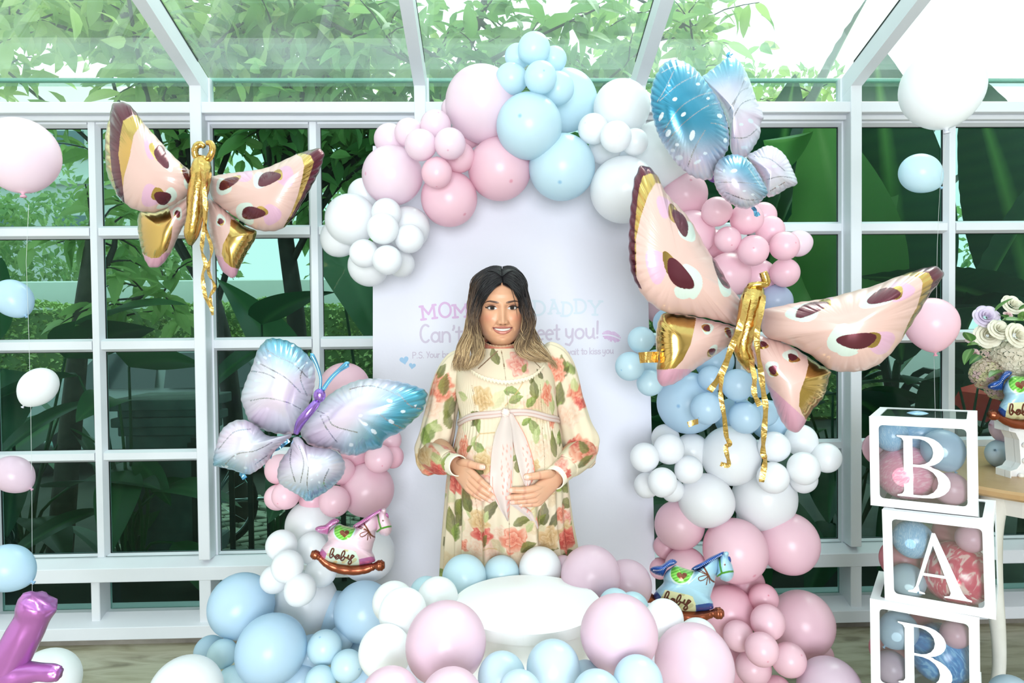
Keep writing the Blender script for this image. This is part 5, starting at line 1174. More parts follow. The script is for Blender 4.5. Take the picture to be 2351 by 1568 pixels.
    def p4(x, y):
        c = base_paint(x, FLESH); lay(c, (y > 880+(x-1050)*.9) & (x < 1330), PINKTIP)
        lay(c, inpoly(x, y, [(1262, 640), (1450, 700), (1450, 900), (1350, 1010), (1262, 1075), (1235, 1030), (1217, 985), (1222, 900), (1258, 800), (1278, 720)]), GOLD, 1)
        spots(c, x, y, [('m', 960, 585, 46, 30, 20), ('g', 990, 600, 30, 20, -10), ('b', 985, 588, 26, 19, 10), ('m', 1165, 665, 52, 40, 20), ('g', 1185, 685, 36, 22, 0), ('b', 1175, 672, 32, 22, 20), ('m', 1043, 745, 42, 50, 0), ('g', 1058, 770, 28, 26, 0), ('b', 1050, 753, 27, 30, 0)]); return c
    inflated('wing', [(900, 530), (880, 620), (960, 760), (1010, 860), (1050, 960), (1100, 1080), (1160, 1150), (1220, 1150), (1260, 1090), (1300, 1020), (1380, 920), (1415, 800), (1422, 760), (1350, 720), (1270, 665), (1150, 590), (1000, 540)], (1170, 850), lambda x, y: Y0+.02-(x-1720)*.0002, .085, p4, t, 340, 85, T, .06, 28, seed=8)
    gold_tube('body', [W(930, 235, .05), W(915, 320, .07), W(880, 480, .09), W(850, 600, .09), W(880, 690, .08), W(905, 760, .05)], [.028, .036, .032, .027, .024, .010], t)
    gold_tube('antenna', [W(930, 235, .06), W(900, 215, .07), W(950, 205, .08), W(1005, 200, .08), W(1000, 165, .08), W(985, 125, .08)], [.012, .010, .009, .011, .013, .012], t, 24, 12, .12)
    strip('ribbon_tail', [W(992, 270, .10), W(965, 420, .14), W(945, 560, .15), W(970, 760, .12), W(988, 900, .12), W(1002, 1000, .12), W(992, 1150, .12), W(985, 1280, .12), W(998, 1340, .12), W(975, 1475, .12)], .017, M_GOLDRIB, t, .45, 2, 54)
    strip('ribbon_tail', [W(890, 260, .11), W(842, 460, .15), W(790, 590, .14), W(722, 770, .12), W(640, 890, .11)], .019, M_GOLDRIB, t, .35, 3, 36)
    strip('ribbon_tail', [W(722, 780, .12), W(712, 900, .16), W(735, 1050, .16), W(750, 1180, .14), W(772, 1230, .14), W(745, 1255, .14), W(765, 1362, .14), W(712, 1358, .14)], .014, M_GOLDRIB, t, .5, 4, 46)
    strip('ribbon_tail', [W(905, 690, .11), W(930, 800, .16), W(928, 900, .18), W(965, 985, .18)], .016, M_GOLDRIB, t, .4, 6, 24)
    strip('ribbon_end', [W(568, 1085, .12), W(540, 1092, .13), W(502, 1106, .13)], .016, M_GOLDRIB, t, .1, 7, 8)
    strip('ribbon_end', [W(312, 672, .06), W(250, 672, .08), W(190, 676, .06)], .033, M_GOLDRIB, t, .15, 9, 10)
butterfly_right()

# ------------------------------------------------------------------ silver blue butterflies
SILV, TEAL, LILAC = CL(206, 206, 220), CL(78, 160, 188), CL(212, 192, 214); GLIT = CL(172, 172, 184)
def silver_paint(ctr, rad, veins, dots, teal_dir, mix0=.45, mix1=1.05, tealc=TEAL, deep=None):
    def f(x, y):
        r = ((x-ctr[0])*teal_dir[0]+(y-ctr[1])*teal_dir[1])/rad
        k = np.clip((r-mix0)/(mix1-mix0), 0, 1); k = k*k*(3-2*k)
        pk = .5+.5*np.sin(x*.011+y*.017+1)
        base = SILV[None, :]*(1-pk[:, None]*.8)+LILAC[None, :]*pk[:, None]*.8
        c = np.ones((len(x), 4), np.float32); c[:, :3] = base*(1-k[:, None])+tealc[None, :]*k[:, None]; c[:, 3] = .32+.25*k
        for v in veins:
            d = segdist(x, y, spline(v, 14).tolist()); m = d < 3.2
            g = (np.sin(x*1.7)*np.sin(y*2.3) > -.4) & m
            lay(c, g, GLIT, .9)
        for (dx, dy, a, b, ang) in dots: lay(c, inell(x, y, dx, dy, a*.8, b*.8, ang) < 1, CL(206, 216, 228), .2)
        return c
    return f
M_PURPLEFOIL = pbr('violet_foil', C(150, 112, 196), .2, metal=.8); M_BLUEFOIL = pbr('blue_foil', C(104, 170, 210), .2, metal=.8)
def butterfly_silver():
    Y0 = 2.05; sc = 2.6125; T = affine(460, 740, sc)
    t = empty('foil_butterfly', P(690, 960, Y0), label='silver and pale blue foil butterfly balloon on the left balloon column', cat='balloon', group='silver and blue foil butterflies')
    W = lambda x, y, d=0: P(460+x/sc, 740+y/sc, Y0-d); R = random.Random(3)
    def dots(box, n, s=(8, 18)): return [(R.uniform(box[0], box[2]), R.uniform(box[1], box[3]), R.uniform(*s), R.uniform(s[0]*.6, s[1]*.7), R.uniform(-60, 60)) for _ in range(n)]
    n_ = lambda a: tuple(np.array(a)/np.linalg.norm(a))
    inflated('wing', [(400, 100), (345, 160), (310, 260), (272, 350), (242, 450), (262, 520), (290, 590), (340, 632), (400, 655), (480, 672), (555, 668), (600, 620), (640, 530), (667, 450), (686, 380), (690, 300), (670, 230), (610, 160), (540, 115), (460, 95)], (470, 400),
             lambda x, y: Y0+.02-(690-x)*.0002, .11, silver_paint((480, 420), 330, [[(340, 240), (420, 280), (520, 340), (600, 420)], [(300, 470), (400, 455), (520, 480), (600, 520)], [(390, 160), (470, 210), (560, 250), (640, 330)], [(290, 290), (400, 310), (500, 370)], [(640, 230), (600, 330), (640, 440)]], dots((340, 130, 660, 260), 8)+[(660, 300, 16, 46, 10), (360, 400, 50, 22, -5), (340, 350, 24, 10, 0)], n_((.25, -1)), .25, .95), t, 320, 80, T, .06, 34, seed=9)
    inflated('wing', [(590, 620), (610, 690), (660, 740), (740, 762), (800, 765), (850, 792), (940, 800), (1010, 772), (1080, 755), (1115, 700), (1200, 660), (1280, 590), (1340, 530), (1365, 440), (1350, 405), (1260, 370), (1150, 345), (1030, 335), (930, 350), (830, 395), (750, 450), (690, 500), (630, 560)], (930, 560),
             lambda x, y: Y0+.01-(x-690)*.0002, .12, silver_paint((900, 520), 440, [[(700, 530), (760, 560), (800, 620), (940, 660)], [(900, 400), (1000, 380), (1100, 400), (1210, 450)], [(1060, 540), (1140, 600), (1220, 640)], [(1180, 420), (1260, 500), (1330, 520)], [(720, 560), (760, 640), (820, 720)]], [(1135, 470, 24, 14, 20), (1215, 535, 18, 12, 0), (1145, 595, 24, 14, 30), (960, 560, 16, 12, 0), (1040, 655, 26, 14, 40), (905, 735, 18, 14, 0), (1290, 500, 10, 8, 0), (990, 610, 20, 12, 30)], n_((.8, .55)), .0, .62), t, 340, 90, T, .06, 36, seed=10)
    inflated('wing', [(548, 668), (480, 682), (400, 676), (340, 622), (270, 585), (200, 590), (130, 640), (95, 730), (75, 850), (120, 870), (200, 890), (280, 915), (340, 890), (400, 840), (450, 770), (530, 705)], (290, 740),
             lambda x, y: Y0-.02-(690-x)*.0003, .085, silver_paint((300, 730), 250, [[(110, 760), (200, 660), (300, 640)], [(150, 850), (220, 790), (330, 770), (430, 720)], [(330, 850), (400, 800)]], dots((120, 780, 340, 880), 7, (6, 14)), n_((-.5, 1)), .3, 1.0), t, 280, 70, T, .07, 30, seed=11)
    inflated('wing', [(560, 690), (530, 760), (480, 830), (460, 900), (470, 960), (520, 1000), (590, 1040), (645, 1076), (700, 1050), (780, 1000), (850, 930), (872, 860), (845, 800), (790, 762), (720, 752), (640, 735), (600, 692)], (655, 880),
             lambda x, y: Y0-.06+0*x, .10, silver_paint((655, 860), 230, [[(545, 760), (540, 850), (570, 960)], [(650, 860), (640, 960), (650, 1040)], [(770, 880), (740, 960), (770, 1010)], [(590, 740), (620, 840), (600, 960)]], dots((500, 900, 830, 1000), 8, (6, 14)), n_((.35, 1)), .2, .95), t, 300, 80, T, .07, 30, seed=12)
    tube('body', [W(575, 662, .10), W(600, 600, .12), W(640, 550, .13), W(690, 490, .12), W(705, 475, .11)], [.008, .013, .013, .012, .008], M_PURPLEFOIL, t, 14, 24)
    hb = bmesh.new(); q = W(715, 438, .12); bmesh.ops.create_uvsphere(hb, u_segments=24, v_segments=16, radius=.017, matrix=Matrix.Translation(q) @ Matrix.Diagonal((1, .8, 1.15, 1))); bm_obj('head', hb, M_PURPLEFOIL, t, True)
    tube('antenna', [W(716, 415, .12), W(722, 340, .12), W(700, 260, .12), W(670, 200, .12), W(664, 196, .12)], [.004, .004, .005, .007, .003], M_BLUEFOIL, t, 10, 24)
    tube('antenna', [W(735, 405, .12), W(780, 340, .12), W(830, 290, .12), W(880, 252, .12), W(886, 250, .12)], [.006, .006, .006, .009, .003], M_BLUEFOIL, t, 10, 24)
    strip('seam_edge', [W(530, 705, .03), W(470, 750, .03), W(430, 770, .02), W(410, 815, .02)], .014, M_BLUEFOIL, t, .4, 3, 14)
    strip('filling_tab', [W(235, 908, .04), W(255, 922, .05), W(268, 938, .05)], .014, M_BLUEFOIL, t, .5, 4, 8)
butterfly_silver()
def butterfly_teal():
    Y0 = 2.25; sc = 3.014; T = affine(1420, 100, sc)
    t = empty('foil_butterfly', P(1640, 400, Y0), label='teal and silver foil butterfly balloon turned sideways under the right rafter', cat='balloon', group='silver and blue foil butterflies')
    W = lambda x, y, d=0: P(1420+x/sc, 100+y/sc, Y0-d); n_ = lambda a: tuple(np.array(a)/np.linalg.norm(a))
    DT = CL(52, 138, 172)
    inflated('wing', [(360, 110), (300, 150), (250, 230), (222, 330), (225, 450), (260, 600), (320, 720), (400, 830), (490, 910), (580, 945), (650, 935), (700, 830), (760, 730), (767, 620), (740, 500), (690, 380), (620, 280), (540, 180), (450, 120)], (490, 500),
             lambda x, y: Y0-.06+(x-1580)*.0004, .10, silver_paint((470, 640), 480, [[(270, 400), (330, 300), (400, 150)], [(280, 400), (420, 280), (560, 210)], [(310, 610), (420, 450), (560, 360), (690, 330)], [(330, 690), (440, 560), (600, 440), (700, 410)], [(480, 850), (530, 720), (600, 600)], [(640, 550), (700, 560), (750, 590)], [(300, 200), (380, 160), (470, 150)]],
                          [(390, 385, 22, 16, -30), (450, 490, 26, 15, -40), (510, 635, 22, 46, 15), (620, 378, 16, 12, 0), (550, 280, 18, 12, 0), (295, 505, 16, 42, 25), (350, 290, 10, 9, 0), (700, 500, 24, 18, 30), (485, 202, 9, 8, 0), (405, 700, 18, 14, 0), (375, 740, 20, 16, 0), (600, 760, 18, 14, 0), (740, 670, 16, 22, 0), (545, 820, 34, 14, -30), (345, 620, 20, 34, 30), (420, 790, 34, 22, 0)], n_((.15, -1)), -.55, .25, DT), t, 320, 90, T, .07, 44, seed=13)
    inflated('wing', [(760, 90), (680, 150), (600, 210), (580, 240), (640, 330), (720, 450), (765, 580), (772, 720), (800, 780), (880, 790), (930, 730), (980, 640), (985, 560), (1005, 500), (960, 400), (920, 280), (870, 170), (820, 105)], (800, 440),
             lambda x, y: Y0+.09+0*x, .09, silver_paint((800, 480), 420, [[(760, 470), (850, 330), (950, 300)], [(790, 440), (870, 250), (860, 160)], [(770, 650), (880, 650), (960, 590)], [(770, 560), (850, 420), (950, 380)]], [(880, 245, 14, 18, 0), (915, 535, 26, 18, 30), (870, 720, 30, 16, 0), (780, 150, 14, 8, 0), (850, 560, 20, 12, 0)], n_((-.1, -1)), .15, .95), t, 300, 80, T, .06, 34, seed=14)
    inflated('wing', [(760, 770), (700, 800), (665, 860), (660, 950), (690, 1030), (760, 1100), (860, 1145), (940, 1130), (1000, 1080), (1035, 1030), (1000, 950), (940, 850), (880, 790), (820, 765)], (830, 950),
             lambda x, y: Y0-.10+0*x, .095, silver_paint((800, 960), 220, [[(690, 960), (820, 960), (950, 970)], [(900, 860), (940, 920), (1000, 1000)], [(740, 1030), (880, 1080), (960, 1080)]], [(800, 880, 28, 16, -10), (730, 880, 10, 16, 0), (930, 1045, 14, 10, 0), (680, 885, 8, 18, 0), (870, 1020, 16, 8, 0)], n_((.6, -.7)), -.25, .7, DT), t, 280, 70, T, .07, 30, seed=15)
    inflated('wing', [(1030, 705), (950, 740), (890, 780), (940, 860), (1000, 960), (1030, 1060), (1100, 1045), (1170, 1002), (1238, 970), (1210, 880), (1160, 780), (1100, 725)], (1060, 880),
             lambda x, y: Y0+.04+0*x, .075, silver_paint((1060, 900), 300, [[(940, 780), (1050, 800), (1150, 880)], [(1030, 940), (1120, 920), (1200, 930)], [(1050, 1020), (1150, 960)]], [(1070, 1035, 14, 10, 0), (1100, 990, 16, 8, 0), (1080, 850, 24, 12, 0)], n_((.3, 1)), .9, 1.6), t, 260, 60, T, .07, 30, seed=16)
    tube('body', [W(700, 800, .02), W(680, 880, .0), W(640, 950, -.02)], [.012, .016, .012], M_PURPLEFOIL, t, 12, 12)
    strip('filling_tab', [W(925, 1130, .06), W(945, 1155, .08), W(952, 1185, .08), W(975, 1175, .08)], .013, M_BLUEFOIL, t, .4, 4, 12)
    strip('filling_tab', [W(765, 95, -.09), W(755, 78, -.09), W(772, 66, -.09), W(785, 80, -.09)], .010, M_BLUEFOIL, t, .4, 5, 10)
butterfly_teal()

# ------------------------------------------------------------------ rocking horse foil balloons
BROWN, BROWNM = CL(92, 44, 34), CL(150, 82, 54); GREEN, GREEN2 = CL(92, 178, 52), CL(140, 206, 90)
BABY = [[(505, 1020), (540, 960), (545, 910), (515, 905), (485, 970), (470, 1050), (490, 1080), (525, 1050), (530, 1010)], [(530, 1015), (580, 1075), (640, 1030)],
        [(650, 1030), (610, 1020), (575, 1060), (590, 1100), (630, 1090), (655, 1035), (650, 1085), (690, 1090)], [(690, 1090), (745, 1020), (755, 955), (725, 955), (690, 1030), (680, 1110), (710, 1130), (750, 1090), (745, 1060)],
        [(750, 1065), (800, 1080), (830, 1030)], [(825, 1030), (815, 1090), (850, 1105), (890, 1030), (930, 1045)], [(895, 1030), (870, 1110), (880, 1165), (850, 1200), (820, 1180), (850, 1130), (930, 1050)]]
BABY = [spline(b, 22).tolist() for b in BABY]; M_BABYINK = flat('brown_print', C(92, 44, 34), .35)
def rocking_horse(ox, oy, scale, deg, Y0, main, dark, label, tilt=0.0):
    a = math.radians(deg)
    def T(p):
        x, y = p[0]-850, p[1]-800
        return (ox+scale*(x*math.cos(a)-y*math.sin(a)), oy+scale*(x*math.sin(a)+y*math.cos(a)))
    def W(x, y, d=0): px, py = T((x, y)); return P(px, py, Y0-d)
    t = empty('rocking_horse_balloon', P(ox, oy, Y0), label=label, cat='balloon', group='rocking horse foil balloons'); D = lambda x, y: Y0+0*x
    def body(x, y):
        c = base_paint(x, main, .12)
        pad = inpoly(x, y, spline([(560, 470), (640, 440), (760, 450), (960, 500), (940, 610), (870, 720), (740, 770), (620, 740), (550, 650), (538, 560)], 50, True)); lay(c, pad, CL(206, 226, 224), .1)
        e = inpoly(x, y, spline([(575, 490), (650, 455), (760, 465), (940, 510), (915, 600), (850, 700), (740, 742), (640, 715), (570, 640), (556, 560)], 50, True))
        st = np.sin((y+x*.45)*.115) > 0; lay(c, e & st, GREEN, .25); lay(c, e & ~st, GREEN2, .25)
        hp = np.array([(750+62*p_[0]*1.5, 615+62*p_[1]*1.35) for p_ in [(16*math.sin(u)**3/16*math.cos(-.15)-0, -(13*math.cos(u)-5*math.cos(2*u)-2*math.cos(3*u)-math.cos(4*u))/16) for u in np.linspace(0, 6.28, 40)]]); lay(c, inpoly(x, y, hp), BROWNM*.7, .5)
        m = inpoly(x, y, [(480, 870), (620, 895), (880, 935), (960, 960), (1050, 1150), (1000, 1260), (400, 1200), (340, 1130), (430, 980)]); lay(c, m, CL(206, 226, 210) if main[0] > .6 else CL(222, 222, 180), .05)
        sw = m & (np.sin(.02*x+2*np.sin(y*.016))*np.cos(.018*y+1.6*np.sin(.015*x)) > .55); lay(c, sw, CL(196, 190, 146), .05)
        lay(c, inpoly(x, y, [(240, 880), (330, 905), (415, 1000), (380, 1100), (260, 1060)]), dark, .3); lay(c, inpoly(x, y, [(1020, 1105), (1250, 1055), (1340, 1060), (1340, 1180), (1040, 1230)]), dark, .3)
        for pts in ([(1125, 440), (1190, 540), (1260, 650), (1340, 690)], [(1205, 575), (1120, 590), (1040, 630), (1070, 680), (1150, 650), (1205, 580)], [(1205, 575), (1020, 505), (1060, 490), (1200, 570)], [(1205, 580), (1185, 740)], [(1210, 580), (1245, 710)]):
            w_ = 15 if len(pts) == 4 and pts[0][0] == 1125 else 8; lay(c, segdist(x, y, spline(pts, 12).tolist()) < w_, BROWNM*.75, .6)
        return c
    inflated('body', [(640, 430), (560, 475), (470, 560), (430, 660), (440, 740), (380, 820), (315, 900), (280, 1010), (390, 1120), (600, 1190), (850, 1225), (1040, 1215), (1310, 1160), (1325, 1060), (1290, 990), (1275, 930), (1300, 820), (1335, 700), (1345, 580), (1395, 480), (1400, 380), (1390, 270), (1330, 240), (1200, 330), (1080, 430), (990, 485), (900, 500), (760, 470)], (850, 790), D, .062, body, t, 420, 110, T, .03, 22, 2.6, seed=20)
    V2, F2 = ribbon2d(BABY, 25); fu, fw = FRONT; Vw = []
    for p_ in V2:
        dd_ = (fu[:, 0]-p_[0])**2+(fu[:, 1]-p_[1])**2; i_ = np.argpartition(dd_, 4)[:4]; Vw.append(P(*T(p_), fw[i_, 1].min()-.0012))
    bm = bmesh.new(); vs_ = [bm.verts.new(p_) for p_ in Vw]
    for i_, f_ in enumerate(F2):
        for k_ in f_: vs_[k_].co.y -= i_*1e-6
        bm.faces.new([vs_[k_] for k_ in f_])
    bmesh.ops.triangulate(bm, faces=bm.faces[:]); bm_obj('lettering', bm, M_BABYINK, t)['kind'] = 'stuff'
    def head(x, y):
        c = base_paint(x, main, .12); lay(c, segdist(x, y, [(1380, 260), (1405, 400), (1440, 520)]) < 17, GREEN*.7, .3); lay(c, segdist(x, y, [(1360, 590), (1440, 525), (1560, 490), (1640, 480)]) < 17, GREEN*.7, .3)
        lay(c, np.hypot(x-1482, y-373) < 18, BROWN, 0); return c
    inflated('head', [(1430, 165), (1385, 225), (1352, 350), (1360, 470), (1350, 590), (1400, 600), (1440, 640), (1500, 662), (1560, 665), (1625, 610), (1650, 510), (1625, 400), (1585, 310), (1540, 220), (1500, 150)], (1490, 420), lambda x, y: Y0-.012+0*x, .042, head, t, 240, 60, T, .05, 20, seed=21)
    def dk(x, y): c = base_paint(x, dark, .35); s_ = np.sin(np.arctan2(y-430, x-800)*160); return c
    inflated('mane', [(905, 490), (960, 430), (1060, 370), (1200, 270), (1330, 200), (1450, 145), (1455, 200), (1380, 255), (1280, 325), (1150, 405), (1060, 465), (980, 505)], (1190, 330), lambda x, y: Y0-.022+0*x, .026, dk, t, 200, 30, T, .10, 26, seed=22)
    inflated('ear', [(1450, 200), (1455, 160), (1500, 140), (1540, 165), (1535, 220), (1490, 240)], (1495, 190), lambda x, y: Y0-.045+0*x, .016, lambda x, y: base_paint(x, main, .15), t, 60, 14, T, .05, 8, seed=23)
    inflated('forelock', [(1510, 235), (1560, 225), (1590, 280), (1585, 330), (1550, 300)], (1555, 275), lambda x, y: Y0-.02+0*x, .014, dk, t, 60, 12, T, .1, 8, seed=24)
    inflated('tail', [(655, 385), (620, 340), (550, 332), (480, 370), (380, 450), (290, 468), (210, 500), (193, 550), (240, 590), (300, 620), (370, 632), (425, 640), (450, 590), (500, 490), (600, 432)], (430, 500), lambda x, y: Y0+.005+0*x, .032, dk, t, 220, 40, T, .09, 24, seed=25)
    k = Y0/FPX*scale; q = [(120, 1000, 60), (190, 1020, 92), (250, 1045, 78), (290, 1080, 62), (420, 1188, 78), (600, 1270, 90), (850, 1310, 97), (1100, 1297, 93), (1270, 1250, 77), (1320, 1230, 60), (1380, 1225, 96), (1450, 1220, 104), (1510, 1215, 60)]
    s_ = spline(np.array([[*W(x, y, .0), r*k] for x, y, r in q]), 60); v, f = tube_vf(s_[:, :3], s_[:, 3], 20); v = np.array(v).reshape(60, 20, 3)
    for i in range(60): v[i] = s_[i, :3]+(v[i]-s_[i, :3])*(1-.07*(np.sin(i*1.35) > .6))*np.where(np.arange(20)[:, None] % 20 > -1, 1+.06*np.sin(i*2.1+np.arange(20)*1.3)[:, None]*np.r_[[1 if (i < 6 or i > 52) else .25]], 1)
    mesh('rocker', v.reshape(-1, 3), f, pbr('brown_foil', C(140, 74, 50), .24, metal=.75) if 'brown_foil' not in bpy.data.materials else bpy.data.materials['brown_foil'], t)
    # stitches along mane, tail and pad
    V, F = [], []
    def stitch(pts, n, d, ln=11):
        p = spline(pts, n)
        for i in range(n):
            tt = p[min(i+1, n-1)]-p[max(i-1, 0)]; tt /= np.linalg.norm(tt)+1e-9; nn = np.array([-tt[1], tt[0]])
            kk = len(V)
            for aa, bb in ((-2.5, -ln), (2.5, -ln), (2.5, ln), (-2.5, ln)): V.append(W(*(p[i]+tt*aa+nn*bb), d))
            F.append([kk, kk+1, kk+2, kk+3])
    stitch([(960, 478), (1060, 432), (1200, 345), (1330, 262), (1420, 205)], 22, .049); stitch([(600, 395), (520, 420), (430, 510), (330, 545), (250, 545)], 18, .030)
    o = mesh('stitching', V, F, flat('white_print', C(236, 236, 240)) if 'white_print' not in bpy.data.materials else bpy.data.materials['white_print'], t, smooth=False); o['kind'] = 'stuff'
rocking_horse(803.0, 1247.0, 1/8.2545, 0, 2.02, CL(226, 194, 208), CL(196, 108, 170), 'pink rocking horse foil balloon reading baby on the left balloon column')
rocking_horse(1577.0, 1347.5, 1.09/8.2545, 3.5, 1.92, CL(166, 206, 228), CL(22, 74, 158), 'light blue rocking horse foil balloon reading baby beside the plinth')
rocking_horse(2362.0, 905.0, 1.12/8.2545, -12, 2.54, CL(166, 206, 228), CL(22, 74, 158), 'light blue rocking horse foil balloon in front of the flowers at right')

# ------------------------------------------------------------------ violet foil letter at the lower left corner
M_VIOLET = pbr('violet_letter_foil', C(184, 112, 186), .22, metal=.6, bump=(9, .25))
def violet_letter():
    Y0 = 1.75; t = empty('foil_letter_balloon', P(60, 1520, Y0), label='violet foil letter balloon leaning at the lower left corner', cat='balloon')
    def limb(name, q, n=40, wr=.05):
        s_ = spline(np.array([[*P(x, y, Y0-d), r*Y0/FPX] for x, y, r, d in q]), n); v, f = tube_vf(s_[:, :3], s_[:, 3], 24); v = np.array(v).reshape(n, 24, 3)
        for i in range(n):
            e = 3.4 if i < 3 else (2.2 if (i < 6 or i > n-5) else .5)
            v[i] = s_[i, :3]+(v[i]-s_[i, :3])*(1+wr*e*np.sin(np.arange(24)*1.6+i*.25)[:, None])
        return mesh(name, v.reshape(-1, 3), f, M_VIOLET, t)
    limb('upright', [(94, 1374, 24, 0), (90, 1381, 38, 0), (83, 1396, 40, 0), (74, 1420, 35, 0), (56, 1455, 38, 0), (30, 1505, 40, 0), (8, 1545, 42, 0), (-12, 1590, 34, 0)])
    limb('foot', [(-10, 1560, 36, .01), (30, 1550, 32, .01), (60, 1545, 25, .01), (90, 1543, 20, .01), (120, 1545, 20, .01), (137, 1546, 14, .01)])
violet_letter()
# ================================================================== the woman
BX0 = P(1170, 1000, 2.1)[0]; BY = 2.10
def Z21(py): return 1.47-(py-750)/(FPX/2.1)
_rows = [(797, 1108, 1190), (812, 1088, 1216), (828, 1058, 1252), (845, 1046, 1268), (870, 1046, 1274), (905, 1048, 1276), (945, 1055, 1278), (970, 1055, 1280), (1000, 1048, 1286), (1050, 1034, 1296), (1100, 1027, 1301), (1150, 1025, 1304), (1200, 1022, 1309), (1250, 1019, 1317), (1300, 1017, 1326), (1450, 1010, 1345), (1650, 1000, 1365), (1760, 995, 1375)]
_zr = np.array([Z21(r[0]) for r in _rows])[::-1]
_cx = np.array([(P(r[1], r[0], BY)[0]+P(r[2], r[0], BY)[0])/2 for r in _rows])[::-1]
_hw = np.array([(P(r[2], r[0], BY)[0]-P(r[1], r[0], BY)[0])/2 for r in _rows])[::-1]
_dz = np.array([.10, .6, .80, .88, .95, 1.02, 1.08, 1.15, 1.19, 1.225, 1.27, 1.32, 1.36, 1.40, 1.42]); _df = np.array([.20, .185, .175, .195, .228, .248, .238, .190, .150, .128, .138, .110, .085, .056, .05])
_db = np.array([.17, .15, .14, .14, .135, .125, .12, .115, .112, .11, .11, .105, .085, .05, .045])
_zz = np.linspace(.08, 1.42, 270); _ker = np.hanning(13); _ker /= _ker.sum()
def _sm(xp, fp): v = np.interp(_zz, xp, fp); return np.convolve(np.pad(v, 6, mode='edge'), _ker, 'valid')
_CX, _HW, _DF, _DB = _sm(_zr, _cx), _sm(_zr, _hw), _sm(_dz, _df), _sm(_dz, _db)
NE = 2.3
def dress_front(x, z):
    cx, w_, d = np.interp(z, _zz, _CX), np.interp(z, _zz, _HW), np.interp(z, _zz, _DF)
    t = np.clip(np.abs(x-cx)/w_, 0, .999); return BY-d*(1-t**NE)**(1/NE)
def on_dress(px, py, off=0.0):
    Y = 1.98
    for _ in range(14):
        p = P(px, py, Y); Y = .5*Y+.5*float(dress_front(p[0], p[2]))
    return P(px, py, Y-off)
# ---- print on the cloth
CREAM = CL(228, 212, 188)
PAL = {'coral': (CL(186, 66, 56), CL(222, 134, 108), CL(232, 192, 168)), 'pink': (CL(206, 92, 92), CL(228, 160, 144), CL(234, 206, 190)), 'tan': (CL(178, 136, 84), CL(208, 174, 126), CL(224, 202, 164)), 'red': (CL(160, 34, 44), CL(206, 88, 80), CL(228, 154, 134)), 'pale': (CL(222, 172, 144), CL(228, 198, 174), CL(232, 214, 196))}
LEAFC = {'olive': (CL(78, 82, 34), CL(134, 136, 70)), 'green': (CL(92, 116, 46), CL(152, 168, 88)), 'dark': (CL(60, 64, 32), CL(112, 112, 60)), 'light': (CL(160, 170, 108), CL(200, 202, 150))}
def blend(c, a, col): c[:] = c*(1-a[:, None])+np.asarray(col)*a[:, None]
def sstep(x, a, b): t = np.clip((x-a)/(b-a), 0, 1); return t*t*(3-2*t)
def peony(c, u, v, cu, cv, R, pal, seed):
    m = np.hypot(u-cu, v-cv) < R*1.35
    if not m.any(): return
    r_ = np.random.default_rng(seed); a, b, g = r_.uniform(0, 6.28, 3); sx, sy = r_.uniform(.85, 1.1, 2)
    dx, dy = (u[m]-cu)*sx, (v[m]-cv)*sy; r = np.hypot(dx, dy); th = np.arctan2(dy, dx)
    rim = R*(1+.13*np.sin(5*th+a)+.08*np.sin(9*th+b)); t = r/rim
    al = 1-sstep(t, .86, 1.0)
    q_ = (t*2.1+.30*np.sin(3*th+a+3.2*t)+.10*np.sin(7*th+g)) % 1.0          # petals overlapping outwards, dark at their root
    f = q_**.7; st = .5+.5*np.sin(15*th+4*np.sin(5*t+a)); k = np.clip(.10+.42*t+.62*f*(.75+.25*st)-.12, 0, 1)
    d, mi, li = PAL[pal]; col = np.where(k[:, None] < .45, d+(mi-d)*(k[:, None]/.45), mi+(li-mi)*((k[:, None]-.45)/.55))
    c[m] = c[m]*(1-al[:, None]*.95)+col*al[:, None]*.95
def leafp(c, u, v, cu, cv, L, ang, kind, seed, asp=.5):
    m = np.hypot(u-cu, v-cv) < L*.62
    if not m.any(): return
    t = math.radians(ang); dx, dy = u[m]-cu, v[m]-cv; s = (dx*math.cos(t)+dy*math.sin(t))/L+.5; q = (-dx*math.sin(t)+dy*math.cos(t))/L; q = q-.05*np.sin(s*3.1)
    ok = (s > 0) & (s < 1); s = np.clip(s, 0, 1); w_ = asp*.5*np.sin(math.pi*s**.75)*(1+.16*np.abs(np.sin(s*11+seed)))
    al = ok*(1-sstep(np.abs(q)/(w_+1e-6), .80, 1.02)); vein = np.exp(-(((s*5.5-np.abs(q)*7) % 1.0-.5)/.16)**2); d, l = LEAFC[kind]
    wash = .5+.5*np.sin(dx*70+cu*900)*np.sin(dy*60+cv*500)
    k = np.clip(.20+.42*(q > 0)+.35*wash-.28*vein+.25*(np.abs(q) < .014), 0, 1)[:, None]; al = al*(.82+.18*wash)
    c[m] = c[m]*(1-al[:, None]*.94)+(d+(l-d)*k)*al[:, None]*.94
def twig(c, u, v, pts, col, wd=.0022):
    d = segdist(u, v, pts); a = (1-sstep(d, wd*.5, wd))*.7; blend(c, a, col)
def cloth_base(u, v, seed=0):
    c = np.tile(CREAM, (len(u), 1)); n = .5+.5*np.sin(u*23+seed+2*np.sin(v*17))*np.sin(v*19+1.7*np.sin(u*13)); blend(c, .30*n**2, CL(246, 220, 190)); blend(c, .22*(1-n)**2, CL(226, 224, 178)); return c
